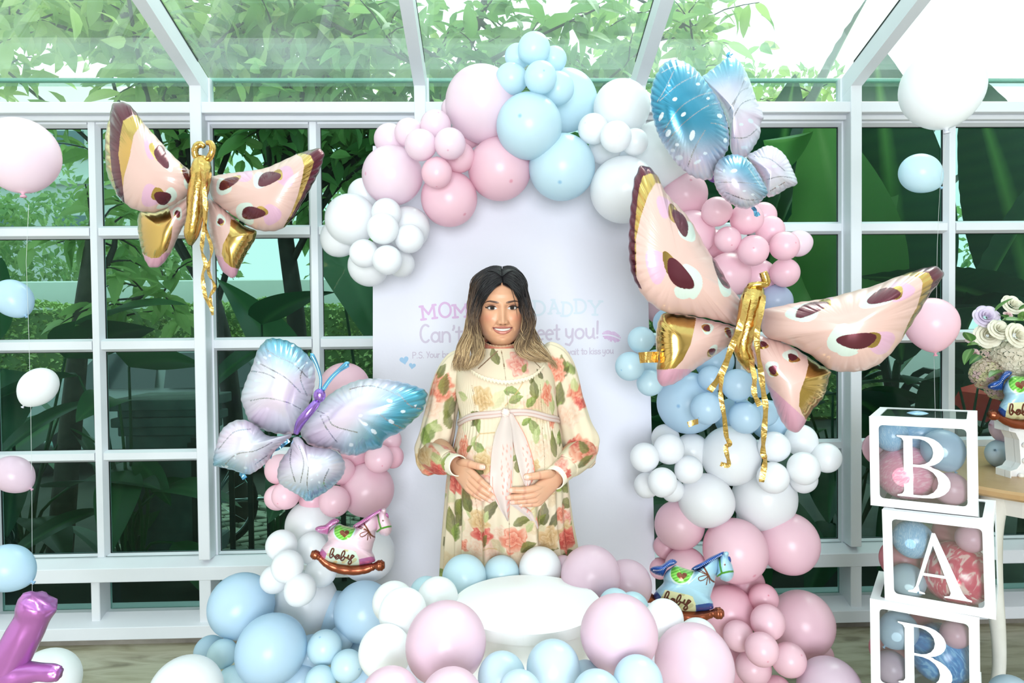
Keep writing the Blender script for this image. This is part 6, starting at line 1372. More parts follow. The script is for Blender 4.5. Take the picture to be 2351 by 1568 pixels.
def scatter(c, u, v, u0, u1, v0, v1, seed, nf, nl, ex=None):
    R = random.Random(seed)
    for i in range(nl):
        a, b = R.uniform(u0, u1), R.uniform(v0, v1)
        if ex and ex(a, b): continue
        leafp(c, u, v, a, b, R.uniform(.04, .085), R.uniform(0, 360), R.choice(['olive', 'green', 'dark', 'light', 'green']), i, R.uniform(.38, .6))
    for i in range(nf):
        a, b = R.uniform(u0, u1), R.uniform(v0, v1)
        if ex and ex(a, b): continue
        peony(c, u, v, a, b, R.uniform(.022, .05), R.choice(['coral', 'pink', 'tan', 'pale', 'pale', 'red']), seed*99+i)
M_CLOTH = attrmat('floral_chiffon', .6, False, spec=.25, translucent=.18); M_SKIN = attrmat('skin', metal_from_alpha=False, spec=.45, sss=.12, rough_from_alpha=(.40, .06))
person = empty('person', (BX0, BY, 0), label='pregnant woman in a cream floral dress holding her belly, long dark to blond hair', cat='person')
# ---- dress body
NT = 470; _s = np.linspace(-1, 1, NT, endpoint=False); th = math.pi*(.42*_s+.58*_s**3); zs = np.r_[np.linspace(1.405, .70, 520), np.linspace(.69, .10, 50)]; NZ = len(zs)
TH, ZZ = np.meshgrid(th, zs); cx = np.interp(ZZ, _zz, _CX); hw = np.interp(ZZ, _zz, _HW); fr = np.cos(TH) > 0
dd = np.where(fr, np.interp(ZZ, _zz, _DF), np.interp(ZZ, _zz, _DB))
fold = sstep(1.18-ZZ, .0, .45)*.010*(np.sin(17*TH+2*np.sin(3*TH)+ZZ*1.5)+.6*np.sin(31*TH+1.3+ZZ*3))
fold += .0007*np.sin(95*TH+3*np.sin(7*TH))*np.exp(-((ZZ-1.265)/.035)**2) + .0009*np.sin(80*TH+2*np.sin(5*TH))*np.exp(-((ZZ-1.17)/.05)**2)
fold += .0022*np.sin(9*TH+ZZ*60+2*np.sin(4*TH))*np.exp(-((ZZ-1.24)/.05)**2)
X = cx+(hw+fold)*np.sign(np.sin(TH))*np.abs(np.sin(TH))**(2/NE); Yd = BY-(dd+fold)*np.sign(np.cos(TH))*np.abs(np.cos(TH))**(2/NE)
V = np.stack([X, Yd, ZZ], 2)
dth = np.linalg.norm(np.diff(np.concatenate([V, V[:, :1]], 1), axis=1), axis=2); cs = np.concatenate([np.zeros((NZ, 1)), np.cumsum(dth, 1)[:, :-1]], 1); U = cs-cs[:, [NT//2]]
u, v = U.ravel(), ZZ.ravel(); c = cloth_base(u, v, 1)
def uv(px, py):
    p = on_dress(px, py); row = int(np.argmin(np.abs(zs-p[2]))); k = int(np.argmin(np.abs(X[row]-p[0])+(Yd[row] > BY)*9)); return U[row, k], p[2]
for i_ in range(34):                  # faint large blossoms washed in behind the others
    R_ = random.Random(700+i_); a_, b_ = R_.uniform(-.3, .3), R_.uniform(.66, 1.32); o_ = c.copy(); peony(o_, u, v, a_, b_, R_.uniform(.03, .055), R_.choice(['pale', 'tan', 'pale', 'pink']), 40+i_); k_ = .45; c = c*(1-k_)+o_*k_
for i_ in range(26):
    R_ = random.Random(900+i_); o_ = c.copy(); leafp(o_, u, v, R_.uniform(-.28, .28), R_.uniform(.66, 1.32), R_.uniform(.04, .08), R_.uniform(0, 360), 'light', i_); c = c*.5+o_*.5
scatter(c, u, v, -.62, .62, .1, 1.36, 5, 46, 90, lambda a, b: abs(a) < .17 and b > .70)
scatter(c, u, v, -.24, .24, .66, 1.30, 77, 14, 30)
for (px, py, pts) in [(1100, 1005, [(-.03, -.03), (0, .01), (.05, .015)]), (1180, 900, [(-.03, -.04), (.01, 0), (.03, .03)]), (1110, 1270, [(-.02, 0), (.03, .02), (.06, .01)]), (1240, 1155, [(-.04, -.02), (0, .02), (.05, .02)])]:
    a, b = uv(px, py); twig(c, u, v, [(a+x, b+y) for x, y in pts], CL(206, 168, 112))
for px, py, R_, pal in [(1190, 836, .036, 'pink'), (1108, 915, .034, 'tan'), (1178, 918, .018, 'pale'), (1256, 905, .030, 'coral'), (1064, 1028, .030, 'coral'), (1108, 1062, .034, 'tan'), (1150, 1010, .022, 'pale'), (1240, 1028, .034, 'pale'), (1228, 1070, .018, 'tan'), (1268, 968, .02, 'coral'),
                        (1046, 1100, .040, 'red'), (1070, 1112, .024, 'coral'), (1104, 1196, .040, 'tan'), (1150, 1225, .026, 'pale'), (1180, 1240, .046, 'coral'), (1290, 1180, .028, 'coral'), (1300, 1240, .040, 'red'), (1262, 1235, .036, 'tan'), (1066, 1250, .02, 'coral'), (1092, 1260, .03, 'pale'), (1230, 1290, .04, 'coral'), (1140, 1310, .04, 'tan'), (1215, 1110, .02, 'pale'), (1282, 1090, .02, 'red')]:
    a, b = uv(px, py); peony(c, u, v, a, b, R_, pal, px*7+py)
for px, py, L, ang, kd in [(1137, 816, .055, 100, 'olive'), (1205, 845, .03, 60, 'green'), (1186, 917, .05, 20, 'green'), (1228, 892, .062, 100, 'olive'), (1222, 870, .03, 60, 'olive'), (1240, 858, .035, 120, 'dark'), (1096, 1024, .05, 160, 'green'), (1088, 1012, .035, 60, 'light'), (1226, 978, .06, 130, 'green'), (1234, 998, .05, 70, 'light'), (1272, 1018, .075, 100, 'olive'), (1210, 968, .035, 30, 'green'), (1138, 1022, .03, 110, 'olive'),
                           (1070, 1142, .085, 100, 'dark'), (1058, 1168, .06, 80, 'olive'), (1040, 1200, .10, 95, 'olive'), (1046, 1222, .07, 60, 'green'), (1200, 1198, .06, 20, 'olive'), (1218, 1210, .04, 60, 'light'), (1250, 1180, .075, 95, 'dark'), (1242, 1196, .05, 60, 'olive'), (1214, 1256, .06, 30, 'olive'), (1116, 1185, .04, 70, 'light'), (1078, 1030, .03, 40, 'olive'), (1096, 1076, .045, 150, 'dark'), (1112, 1240, .05, 60, 'olive'), (1190, 1068, .04, 90, 'olive'), (1186, 1050, .028, 40, 'green'), (1310, 1220, .05, 80, 'dark')]:
    a, b = uv(px, py); leafp(c, u, v, a, b, L, ang, kd, 1)
# seams with hemstitch: centre line and two yoke lines
m_ = (np.abs(u) < .0016) & (v < 1.40) & (np.sin(v*2400) > -.3); c[m_] = CL(150, 122, 96)
for s_ in (-1, 1):
    a0, b0 = uv(1170+s_*28, 806); a1, b1 = uv(1170+s_*72, 846); d_ = segdist(u, v, [(a0, b0), (a1, b1)]); m_ = (d_ < .0016); c[m_] = CL(140, 112, 88)
    m_ = (np.abs(u-s_*(.105+.25*np.maximum(0, .9-v)*.3)) < .0014) & (v < 1.30) & (np.sin(v*2400) > -.2); c[m_] = CL(170, 140, 110)
k_ = np.arange(NT); F = np.concatenate([np.stack([r*NT+k_, r*NT+(k_+1) % NT, (r+1)*NT+(k_+1) % NT, (r+1)*NT+k_], 1) for r in range(NZ-1)])
dress = mesh('dress', V.reshape(-1, 3), F, M_CLOTH, person, colors=c)
# ---- sleeves
def sleeve(name, q, seed, motifs, par, n=110, m=110, closed=True, wrk=.075):
    s_ = spline(np.array([[*P(x, y, Yq), r*Yq/FPX] for x, y, r, Yq in q]), n); v_, f_ = tube_vf(s_[:, :3], np.maximum(s_[:, 3], .002), m, closed); v_ = np.array(v_).reshape(n, m, 3)
    R = np.random.default_rng(seed); a = np.arange(m)/m*2*math.pi; L = np.linspace(0, 1, n)
    p1, p2, p3 = R.uniform(0, 6.28, 3)
    for i in range(n):
        w_ = wrk*(.8*np.sin(5*a+p1+3*L[i])+.5*np.sin(9*a+p2-5*L[i])+.35*np.sin(3*a+26*L[i]+p3)*min(1, L[i]*2)); v_[i] = s_[i, :3]+(v_[i]-s_[i, :3])*(1+w_)[:, None]
    p = v_.reshape(-1, 3); sx, sy = proj(p); Yc = np.mean(s_[:, 1]); uu = (sx-1170)/FPX*Yc; vv = p[:, 2]+0
    back = p[:, 1] > np.repeat(s_[:, 1], m); uu = uu+back*.8
    cc = cloth_base(uu, vv, seed); scatter(cc, uu, vv, .45, 1.2, .9, 1.45, seed, 22, 30)
    for kd, x, y, R_, ang in motifs:
        a_, b_ = (x-1170)/FPX*Yc, P(x, y, Yc)[2]
        if kd in PAL: peony(cc, uu, vv, a_, b_, R_, kd, int(x*3+y))
        else: leafp(cc, uu, vv, a_, b_, R_, ang, kd, 1)
    return mesh(name, p, f_, M_CLOTH, par, colors=cc)
mL = [('red', 1003, 872, .026, 0), ('coral', 1004, 900, .04, 0), ('coral', 1018, 880, .03, 0), ('olive', 1022, 880, .07, 80), ('olive', 1035, 930, .08, 70), ('green', 990, 985, .08, 60), ('green', 978, 1000, .06, 100), ('light', 1000, 975, .05, 150), ('olive', 1030, 960, .06, 100), ('coral', 990, 1062, .04, 0), ('red', 1004, 1075, .026, 0), ('light', 1000, 1045, .05, 160), ('olive', 1015, 850, .05, 60), ('pale', 985, 935, .04, 0), ('green', 1026, 1050, .05, 70), ('green', 1034, 1072, .04, 100), ('coral', 1052, 905, .02, 0), ('tan', 970, 1050, .03, 0)]
mR = [('olive', 1293, 834, .06, 100), ('green', 1310, 842, .05, 120), ('dark', 1300, 850, .04, 60), ('coral', 1322, 898, .03, 0), ('red', 1330, 925, .024, 0), ('olive', 1284, 905, .09, 85), ('green', 1282, 940, .06, 70), ('pale', 1305, 950, .04, 0), ('coral', 1330, 1022, .038, 0), ('red', 1318, 1014, .022, 0), ('coral', 1352, 1040, .032, 0), ('olive', 1340, 1030, .04, 140), ('olive', 1345, 1058, .05, 20), ('coral', 1280, 860, .024, 0), ('red', 1302, 1072, .014, 0), ('pink', 1288, 1055, .02, 0), ('coral', 1276, 838, .03, 0), ('light', 1320, 880, .05, 100)]
sleeve('sleeve', [(1068, 818, 20, 2.10), (1048, 838, 30, 2.11), (1026, 885, 34, 2.12), (1014, 945, 37, 2.13), (1003, 1000, 40, 2.12), (994, 1042, 40, 2.10), (984, 1072, 28, 2.08), (977, 1090, 8, 2.07)], 11, mL, dress)
sleeve('sleeve', [(1248, 800, 20, 2.10), (1270, 824, 36, 2.11), (1290, 872, 40, 2.12), (1303, 930, 40, 2.13), (1319, 985, 43, 2.12), (1336, 1030, 43, 2.10), (1350, 1056, 26, 2.08), (1362, 1068, 8, 2.07)], 12, mR, dress)
sleeve('forearm_sleeve', [(984, 1042, 26, 2.10), (995, 1048, 33, 2.06), (1014, 1056, 34, 2.00), (1026, 1061, 29, 1.955), (1030, 1063, 26, 1.945), (1044, 1067, 24.5, 1.915), (1051, 1069, 23.5, 1.90)], 13, mL, dress, 60, 90, False, .03)
sleeve('forearm_sleeve', [(1345, 1030, 26, 2.10), (1336, 1042, 33, 2.06), (1318, 1056, 34, 2.00), (1304, 1068, 30, 1.95), (1300, 1072, 27, 1.94), (1284, 1087, 26, 1.905), (1272, 1099, 25, 1.885)], 14, mR, dress, 60, 90, False, .03)
M_CREAMCLOTH = pbr('cream_cuff_cloth', C(228, 218, 198), .6)
def cuff_band(q):
    s_ = spline(np.array([[*P(x, y, Yq), r*Yq/FPX] for x, y, r, Yq in q]), 8); vo, fo = tube_vf(s_[:, :3], s_[:, 3], 48, False); vi, fi = tube_vf(s_[:, :3], s_[:, 3]-.003, 48, False); n0 = len(vo)
    f = fo+[[i+n0 for i in g[::-1]] for g in fi]+[[7*48+k, 7*48+(k+1) % 48, n0+7*48+(k+1) % 48, n0+7*48+k] for k in range(48)]
    mesh('cuff', list(vo)+list(vi), f, M_CREAMCLOTH, dress)
cuff_band([(1043, 1066.5, 25.5, 1.918), (1050, 1068.5, 25, 1.90), (1053, 1069.5, 24.5, 1.893)]); cuff_band([(1279, 1092, 26.5, 1.896), (1274, 1097, 26.5, 1.887), (1271, 1100, 26, 1.88)])
# ---- high collar with ruffle, yoke ruffle
cV, cF, cC = [], [], []; nc = 120; hts = np.linspace(0, 1, 14); cc0 = P(1150, 790, 2.105)
for i, h in enumerate(hts):
    for k in range(nc):
        a = 2*math.pi*k/nc; ruf = sstep(np.array(h), .72, 1.0)*.0035*math.sin(a*34)+.0008*math.sin(a*60)
        r = .0515-.003*math.sin(h*3.1)+.0035*max(0, h-.75)*4+ruf; zc = 1.394+.020*h+.019*(1-math.cos(a))
        cV.append((cc0[0]+r*math.sin(a)*1.0, 2.098-r*1.05*math.cos(a), zc)); q = CL(214, 142, 118) if h < .7 else CL(216, 178, 148)
        st = .5+.5*math.sin(a*17+2*math.sin(a*5)); cC.append(q*(1-.35*st*(h < .7))+CL(206, 84, 74)*.35*st*(h < .7))
for i in range(13):
    for k in range(nc): cF.append([i*nc+k, i*nc+(k+1) % nc, (i+1)*nc+(k+1) % nc, (i+1)*nc+k])
mesh('collar', cV, cF, M_CLOTH, dress, colors=np.array(cC))
M_LACE = pbr('cream_lace_edge', C(226, 214, 188), .7)
rv, rf = [], []; pth = [(1070, 838), (1084, 852), (1104, 864), (1130, 872), (1160, 876), (1190, 873), (1216, 866), (1236, 853), (1250, 838)]; pp = spline(pth, 170)
for i, (x, y) in enumerate(pp):
    wv = math.sin(i*1.05); a = on_dress(x, y, .002); b = on_dress(x, y+5.5+1.8*wv, .004+.003*(1+math.sin(i*2.1))); m0 = on_dress(x, y-3.2+.8*wv, .005+.002*math.sin(i*1.7)); rv += [m0, a, b]
for i in range(len(pp)-1): rf += [[3*i, 3*i+3, 3*i+4, 3*i+1], [3*i+1, 3*i+4, 3*i+5, 3*i+2]]
mesh('yoke_ruffle', rv, rf, M_LACE, dress)
# ---- sash: band, knot, hanging ends
M_SASH = attrmat('pale_pink_silk', .42, False, spec=.4, translucent=.1)
SPK = CL(206, 188, 182); SPD = CL(196, 154, 142)
sash = empty('sash', on_dress(1160, 948, .01)); attach(sash, dress)
sv, sc_, sf = [], [], []; nb = 200
for k in range(nb):
    a = -math.pi+2*math.pi*k/nb; zc = 1.222-.052*(1-math.cos(a))*.5*1.0-.018*math.sin(a)*math.sin(a)
    for j, (dz, off) in enumerate(((-.010, .0015), (-.008, .005), (-.002, .0065), (.000, .004), (.002, .0065), (.008, .005), (.010, .0015))):
        z = zc+dz+.002*math.sin(a*6); w_, d, x0 = np.interp(z, _zz, _HW)+off, np.interp(z, _zz, _DF if math.cos(a) > 0 else _DB)+off, np.interp(z, _zz, _CX)
        sv.append((x0+w_*np.sign(math.sin(a))*abs(math.sin(a))**(2/NE), BY-d*np.sign(math.cos(a))*abs(math.cos(a))**(2/NE), z)); sc_.append(SPD if j in (0, 3, 6) else SPK)
for k in range(nb):
    for j in range(6): sf.append([k*7+j, k*7+j+1, ((k+1) % nb)*7+j+1, ((k+1) % nb)*7+j])
mesh('sash_band', sv, sf, M_SASH, sash, colors=np.array(sc_))
def drape(name, rows, off, waves, seed, edge=None, green=False):
    rows = spline(rows, 70); nx = 34; V_, C_, F_ = [], [], []; R = random.Random(seed); ph = R.uniform(0, 6)
    for i, (y, xl, xr) in enumerate(rows):
        for j in range(nx+1):
            s = j/nx; x = xl+(xr-xl)*s; o_ = off+waves*math.sin(s*7+ph+i*.05)*min(1, i/14)+.004*math.sin(s*3.14); V_.append(on_dress(x, y, o_))
            c_ = SPK*(1-.06*math.sin(s*9)); st = math.sin(x*.55+3*math.sin(y*.07))*math.sin(y*.21+x*.13)
            if y > 1020 and s > .45 and st > .55: c_ = CL(228, 130, 110)*.7+SPK*.3
            if edge and edge(x, y, s): c_ = CL(226, 128, 104)
            C_.append(c_)
    m = nx+1; F_ = [[i*m+j, i*m+j+1, (i+1)*m+j+1, (i+1)*m+j] for i in range(69) for j in range(nx)]
    mesh(name, V_, F_, M_SASH, sash, colors=np.array(C_))
drape('sash_end', [(1150, 1168, 1182), (1158, 1172, 1196), (1170, 1188, 1214), (1184, 1206, 1230), (1200, 1222, 1235), (1214, 1233, 1237)], .006, .001, 4, lambda x, y, s: s > .93)
drape('sash_end', [(950, 1164, 1178), (975, 1170, 1192), (1000, 1175, 1206), (1030, 1181, 1217), (1060, 1188, 1225), (1085, 1194, 1228), (1102, 1200, 1224), (1118, 1207, 1214)], .010, .003, 2, lambda x, y, s: s > .96)
drape('sash_end', [(946, 1156, 1168), (970, 1147, 1172), (1000, 1136, 1176), (1040, 1129, 1178), (1080, 1126, 1177), (1110, 1125, 1176), (1130, 1128, 1174), (1150, 1138, 1171), (1170, 1148, 1170), (1188, 1160, 1168), (1197, 1165, 1167)], .012, .003, 1, lambda x, y, s: (y > 1096 and .10 < s < .145 and y < 1160) or (y > 1080 and .93 < s < .97))
kb = bmesh.new(); kq = on_dress(1161, 947, .016); bmesh.ops.create_uvsphere(kb, u_segments=28, v_segments=18, radius=.0125, matrix=Matrix.Translation(kq) @ Matrix.Diagonal((1.0, .75, 1.0, 1)))
for vv_ in kb.verts: d_ = vv_.co-Vector(kq); vv_.co = Vector(kq)+d_*(1+.10*math.sin(d_.z*900+d_.x*400))
bm_obj('sash_knot', kb, pbr('pale_pink_silk_knot', C(226, 202, 194), .45), sash, True)

# ------------------------------------------------------------------ body: one mesh of head, neck, trunk, arms, hands and legs
BV, BF, BC = [], [], []
SKIN = np.array([*CL(200, 151, 122), 0.0])
def add(v_, f_, c_=None):
    k = len(BV); BV.extend([tuple(p) for p in v_]); BF.extend([[i+k for i in g] for g in f_])
    BC.extend(c_ if c_ is not None else [SKIN]*len(v_))
HEADC = P(1149.3, 709.5, 2.10); FYAW = math.radians(3.0)
def face_to_world(x, y, z):
    cs_, sn = math.cos(FYAW), math.sin(FYAW); return np.stack([HEADC[0]+x*cs_-y*sn, HEADC[1]+x*sn+y*cs_, HEADC[2]+z], -1)
hz = np.array([-.165, -.135, -.116, -.1085, -.104, -.098, -.090, -.078, -.062, -.045, -.02, .01, .04, .065, .085, .100, .110, .116, .1185])
hw_ = np.array([.047, .043, .040, .0300, .0330, .0400, .0480, .0570, .0645, .0690, .0720, .0725, .0722, .0690, .0610, .0490, .0350, .0190, .0])
hf_ = np.array([.040, .040, .040, .0560, .0720, .0800, .0830, .0840, .0845, .0850, .0855, .0870, .0860, .0780, .0650, .0490, .0340, .0190, .0])
hb_ = np.array([.050, .055, .060, .064, .068, .070, .074, .080, .086, .090, .094, .096, .096, .092, .082, .066, .046, .024, .0])
zf = np.r_[np.linspace(-.165, -.112, 10), np.linspace(-.1105, .075, 300), np.linspace(.078, .1185, 26)]
s = np.linspace(-1, 1, 460, endpoint=False); tt = math.pi*(.55*s+.45*s**3)
T_, Z_ = np.meshgrid(tt, zf)
def smi(z, fp):
    g = np.linspace(hz[0], hz[-1], 600); vv_ = np.interp(g, hz, fp); k = np.hanning(19); k /= k.sum(); vv_ = np.convolve(np.pad(vv_, 9, mode='edge'), k, 'valid'); vv_[-12:] = np.interp(g[-12:], hz, fp); return np.interp(z, g, vv_)
W_, FD, BD = smi(Z_, hw_), smi(Z_, hf_), smi(Z_, hb_); NH = 2.25
xx = W_*np.sign(np.sin(T_))*np.abs(np.sin(T_))**(2/NH); yy = -np.where(np.cos(T_) > 0, FD, BD)*np.sign(np.cos(T_))*np.abs(np.cos(T_))**(2/NH)
def G(cx_, cz_, sx, sz): return np.exp(-((xx-cx_)/sx)**2-((Z_-cz_)/sz)**2)
front = sstep(np.cos(T_), .05, .35)
nz = np.interp(Z_, [-.058, -.0515, -.0475, -.042, -.030, -.015, .004, .020, .03], [0, .004, .016, .0205, .0165, .0105, .0050, .0012, 0])
nw = np.interp(Z_, [-.05, -.040, -.02, .006, .03], [.0110, .0104, .0086, .0085, .014])
D = nz*np.exp(-(xx/nw)**2)
for sg in (-1, 1):
    D += .0075*G(sg*.0130, -.0420, .0052, .0058)-.0078*G(sg*.0300, .002, .0155, .0095)-.0035*G(sg*.0135, .003, .006, .008)+.0030*G(sg*.028, .0185, .018, .006)+.0062*G(sg*.037, -.031, .015, .014)+.002*G(sg*.046, -.012, .012, .012)
    nl = segdist(xx, Z_, [(sg*.0165, -.040), (sg*.024, -.049), (sg*.0335, -.063)]); D -= .0020*np.exp(-(nl/.0042)**2)
    D -= .0012*G(sg*.0335, -.0565, .005, .005)
D += .0060*G(0, -.064, .027, .020)+.0065*G(0, -.0945, .0150, .0105)-.0032*G(0, -.0835, .016, .004)-.0015*G(0, -.052, .004, .004)
ms = np.clip(np.abs(xx)/.0300, 0, 1); q1 = (1-ms**2)
ztop = -.0556+.0016*q1**.7+.0009*np.exp(-((np.abs(xx)-.0055)/.004)**2)-.0004*np.exp(-(xx/.002)**2); zub = -.0560-.0042*q1; zlt = -.0562-.0112*q1**.75; zlb = -.0562-.0215*q1**.65
inm = np.abs(xx) < .0300
def bump(lo, hi): k = np.clip((Z_-lo)/(hi-lo+1e-6), 0, 1); return np.where((Z_ > lo) & (Z_ < hi) & inm, np.sin(math.pi*k), 0)
up_, lw_, te_ = (Z_ < ztop) & (Z_ > zub) & inm, (Z_ < zlt) & (Z_ > zlb) & inm, (Z_ <= zub) & (Z_ >= zlt) & inm
D += .0032*bump(zub, ztop)*q1**.3+.0045*bump(zlb, zlt)*q1**.3-.0035*bump(zlt, zub)**.5
ew, al_ = .0150, {}
eye = np.zeros_like(xx, bool); lash = np.zeros_like(xx); shadow = np.zeros_like(xx); iris = np.full_like(xx, 9.); lowl = np.zeros_like(xx)
for sg in (-1, 1):
    ex = (xx-sg*.0302)*sg; ez = Z_-.0004-ex*.055; k = 1-np.clip(np.abs(ex/ew), 0, 1)**2; ok = np.abs(ex) < ew
    zu, zl = .0051*k**.7, -.0042*k**.85
    e_ = ok & (ez < zu) & (ez > zl); eye |= e_; D += np.where(e_, .0020*k-.0008, 0)
    lu = np.exp(-((ez-zu-.0007)/.0014)**2)*sstep(ex, -ew*1.0, -ew*.4)*(ex < ew*1.28); wing = np.exp(-((ez-(ex-ew)*.45-.001)/.0016)**2)*(ex > ew*.7)*(ex < ew*1.38); lash = np.maximum(lash, np.maximum(lu, wing*.9))
    lowl = np.maximum(lowl, np.exp(-((ez-zl+.0003)/.0007)**2)*ok*sstep(ex, -ew, ew*.6)*.75)
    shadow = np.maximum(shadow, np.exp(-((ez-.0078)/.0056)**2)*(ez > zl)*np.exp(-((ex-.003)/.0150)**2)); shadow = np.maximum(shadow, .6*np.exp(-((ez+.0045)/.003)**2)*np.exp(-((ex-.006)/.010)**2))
    D += .0018*np.exp(-((ez-zu-.0035)/.002)**2)*ok
    iris = np.minimum(iris, np.hypot(ex+.0006, ez-.0007))
yy = yy-D*front
P3 = face_to_world(xx, yy, Z_).reshape(-1, 3)
hc = np.zeros((xx.size, 4)); f_ = lambda a: a.reshape(-1)
sk = np.tile(CL(201, 150, 119), (xx.size, 1))
def mixc(a, col): sk[:] = sk*(1-f_(a)[:, None])+np.asarray(col)[None, :]*f_(a)[:, None]
for sg in (-1, 1):
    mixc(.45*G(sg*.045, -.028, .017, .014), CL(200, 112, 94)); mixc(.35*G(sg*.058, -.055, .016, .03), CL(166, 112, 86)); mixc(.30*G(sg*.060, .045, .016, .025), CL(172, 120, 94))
    mixc(.35*np.exp(-(segdist(xx, Z_, [(sg*.0165, -.040), (sg*.024, -.049), (sg*.0325, -.060)])/.0022)**2), CL(152, 96, 74)); mixc(.20*np.exp(-((np.abs(xx-sg*.0115))/.004)**2)*(Z_ > -.035)*(Z_ < .01), CL(172, 122, 96)); mixc(.9*G(sg*.0066, -.0482, .0042, .0020), CL(84, 42, 34)); mixc(.45*np.exp(-(np.hypot((xx-sg*.0135)/.0062, (Z_+.0425)/.0062)-1)**2/.05)*(np.abs(xx) > .0135), CL(168, 110, 86))  # shade painted into the skin at smile folds, nose sides and nostrils
mixc(.10*G(0, -.020, .0045, .028), CL(232, 190, 162)); mixc(.40*G(0, -.0515, .010, .0022), CL(160, 104, 82)); mixc(.3*G(0, -.084, .014, .004), CL(170, 116, 92)); mixc(.28*sstep(-Z_, .098, .125), CL(170, 118, 94))  # painted highlight down the nose; painted shade under nose, lip and chin
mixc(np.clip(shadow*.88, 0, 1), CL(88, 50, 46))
br = np.zeros_like(xx)
for sg in (-1, 1):
    bx = np.abs(xx); zc = np.interp(bx, [.010, .022, .036, .044, .053], [.0160, .0184, .0212, .0208, .0160]); hw2 = np.interp(bx, [.010, .016, .034, .053], [.0022, .0036, .0029, .0008]); br = np.maximum(br, sstep(-np.abs(Z_-zc)+hw2, -.0006, .0008)*(xx*sg > 0)*(bx > .0098)*(bx < .0535))
mixc(br*(.62+.34*sstep(np.abs(xx), .011, .020)), CL(66, 45, 39))
LIP = CL(164, 96, 88); mixc(up_*.92, LIP); mixc(lw_*.92, CL(176, 106, 96)); mixc(.55*bump(zlb, zlt)**4*(np.abs(xx) < .010), CL(226, 160, 150))
mixc(te_*1.0, CL(214, 208, 200)); mixc(te_*(.55*(np.abs(np.sin(xx/.0058*math.pi/1.25)) < .10)), CL(196, 176, 166)); mixc(te_*sstep(np.abs(xx), .019, .026)*.9, CL(96, 44, 42)); mixc(te_*np.exp(-((Z_-zub)/.0010)**2)*.45, CL(120, 60, 58)); mixc(te_*sstep(Z_*-1, -zlt*1-.0022, -zlt*1)*.55, CL(150, 80, 76))
mixc(np.exp(-((Z_-zub)/.0006)**2)*inm*.5, CL(120, 58, 54))
mixc(eye*1.0, CL(196, 190, 190)); mixc(eye*(1-sstep(iris, .0062, .0069)), CL(50, 30, 24)); mixc(eye*(1-sstep(iris, .0026, .0031)), CL(8, 6, 6)); mixc(eye*(iris < 9)*np.exp(-((iris-.0058)/.0007)**2)*.8, CL(20, 12, 10))
mixc(np.clip(lash*1.4, 0, 1), CL(22, 14, 16)); mixc(np.clip(lowl, 0, 1), CL(52, 32, 32))
scalp = sstep(Z_+.55*np.abs(xx)**1.0*1.0-.25*np.clip(.05-np.abs(yy), 0, 1), .066, .074); mixc(scalp*(np.abs(xx) > .002), CL(30, 26, 28))
hc[:, :3] = sk; hc[:, 3] = f_(eye.astype(float)*1.0+te_*.75+lw_*.35)
nr, ncl = xx.shape; k_ = np.arange(ncl)
hf = np.concatenate([np.stack([r*ncl+k_, r*ncl+(k_+1) % ncl, (r+1)*ncl+(k_+1) % ncl, (r+1)*ncl+k_], 1) for r in range(nr-1)]).tolist()
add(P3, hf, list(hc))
# ears (mostly under the hair)
for sg in (-1, 1):
    ev, ef = tube_vf([face_to_world(sg*.066, .008, .012), face_to_world(sg*.074, .014, .018), face_to_world(sg*.076, .016, 0), face_to_world(sg*.070, .008, -.03)], [.006, .011, .011, .006], 12); add(ev, ef)
# neck, trunk, legs
nk = [(0, .012, -.12, .050), (0, .015, -.17, .052), (0, .02, -.20, .07)]
rings = [(1.40, .060, .05), (1.36, .12, .075), (1.30, .150, .10), (1.2, .135, .105), (1.08, .155, .14), (.98, .160, .14), (.90, .150, .12), (.84, .13, .10)]
tv = []; m = 40
for z, a_, b_ in rings:
    for k in range(m): t = 2*math.pi*k/m; tv.append((np.interp(z, _zz, _CX)+a_*.86*math.sin(t), BY-b_*.86*math.cos(t)+.0, z))
add(tv, [[i*m+k, i*m+(k+1) % m, (i+1)*m+(k+1) % m, (i+1)*m+k] for i in range(len(rings)-1) for k in range(m)])
for sg in (-1, 1):
    lv, lf = tube_vf(spline([(BX0+sg*.075, BY, .90), (BX0+sg*.08, BY-.005, .65), (BX0+sg*.085, BY, .47), (BX0+sg*.09, BY+.015, .25), (BX0+sg*.092, BY+.02, .09), (BX0+sg*.095, BY, .045), (BX0+sg*.105, BY-.08, .03), (BX0+sg*.11, BY-.14, .022)], 40), np.interp(np.linspace(0, 7, 40), range(8), [.085, .07, .052, .05, .034, .042, .038, .02]), 16); add(lv, lf)
def limb(q, n=26, sides=18, flat=1.0, fd=None):
    s_ = spline(np.array(q), n); v_, f2 = tube_vf(s_[:, :3], s_[:, 3], sides, True, flat, fd); add(v_, f2)
def HP(px, py, off): return on_dress(px, py, off)
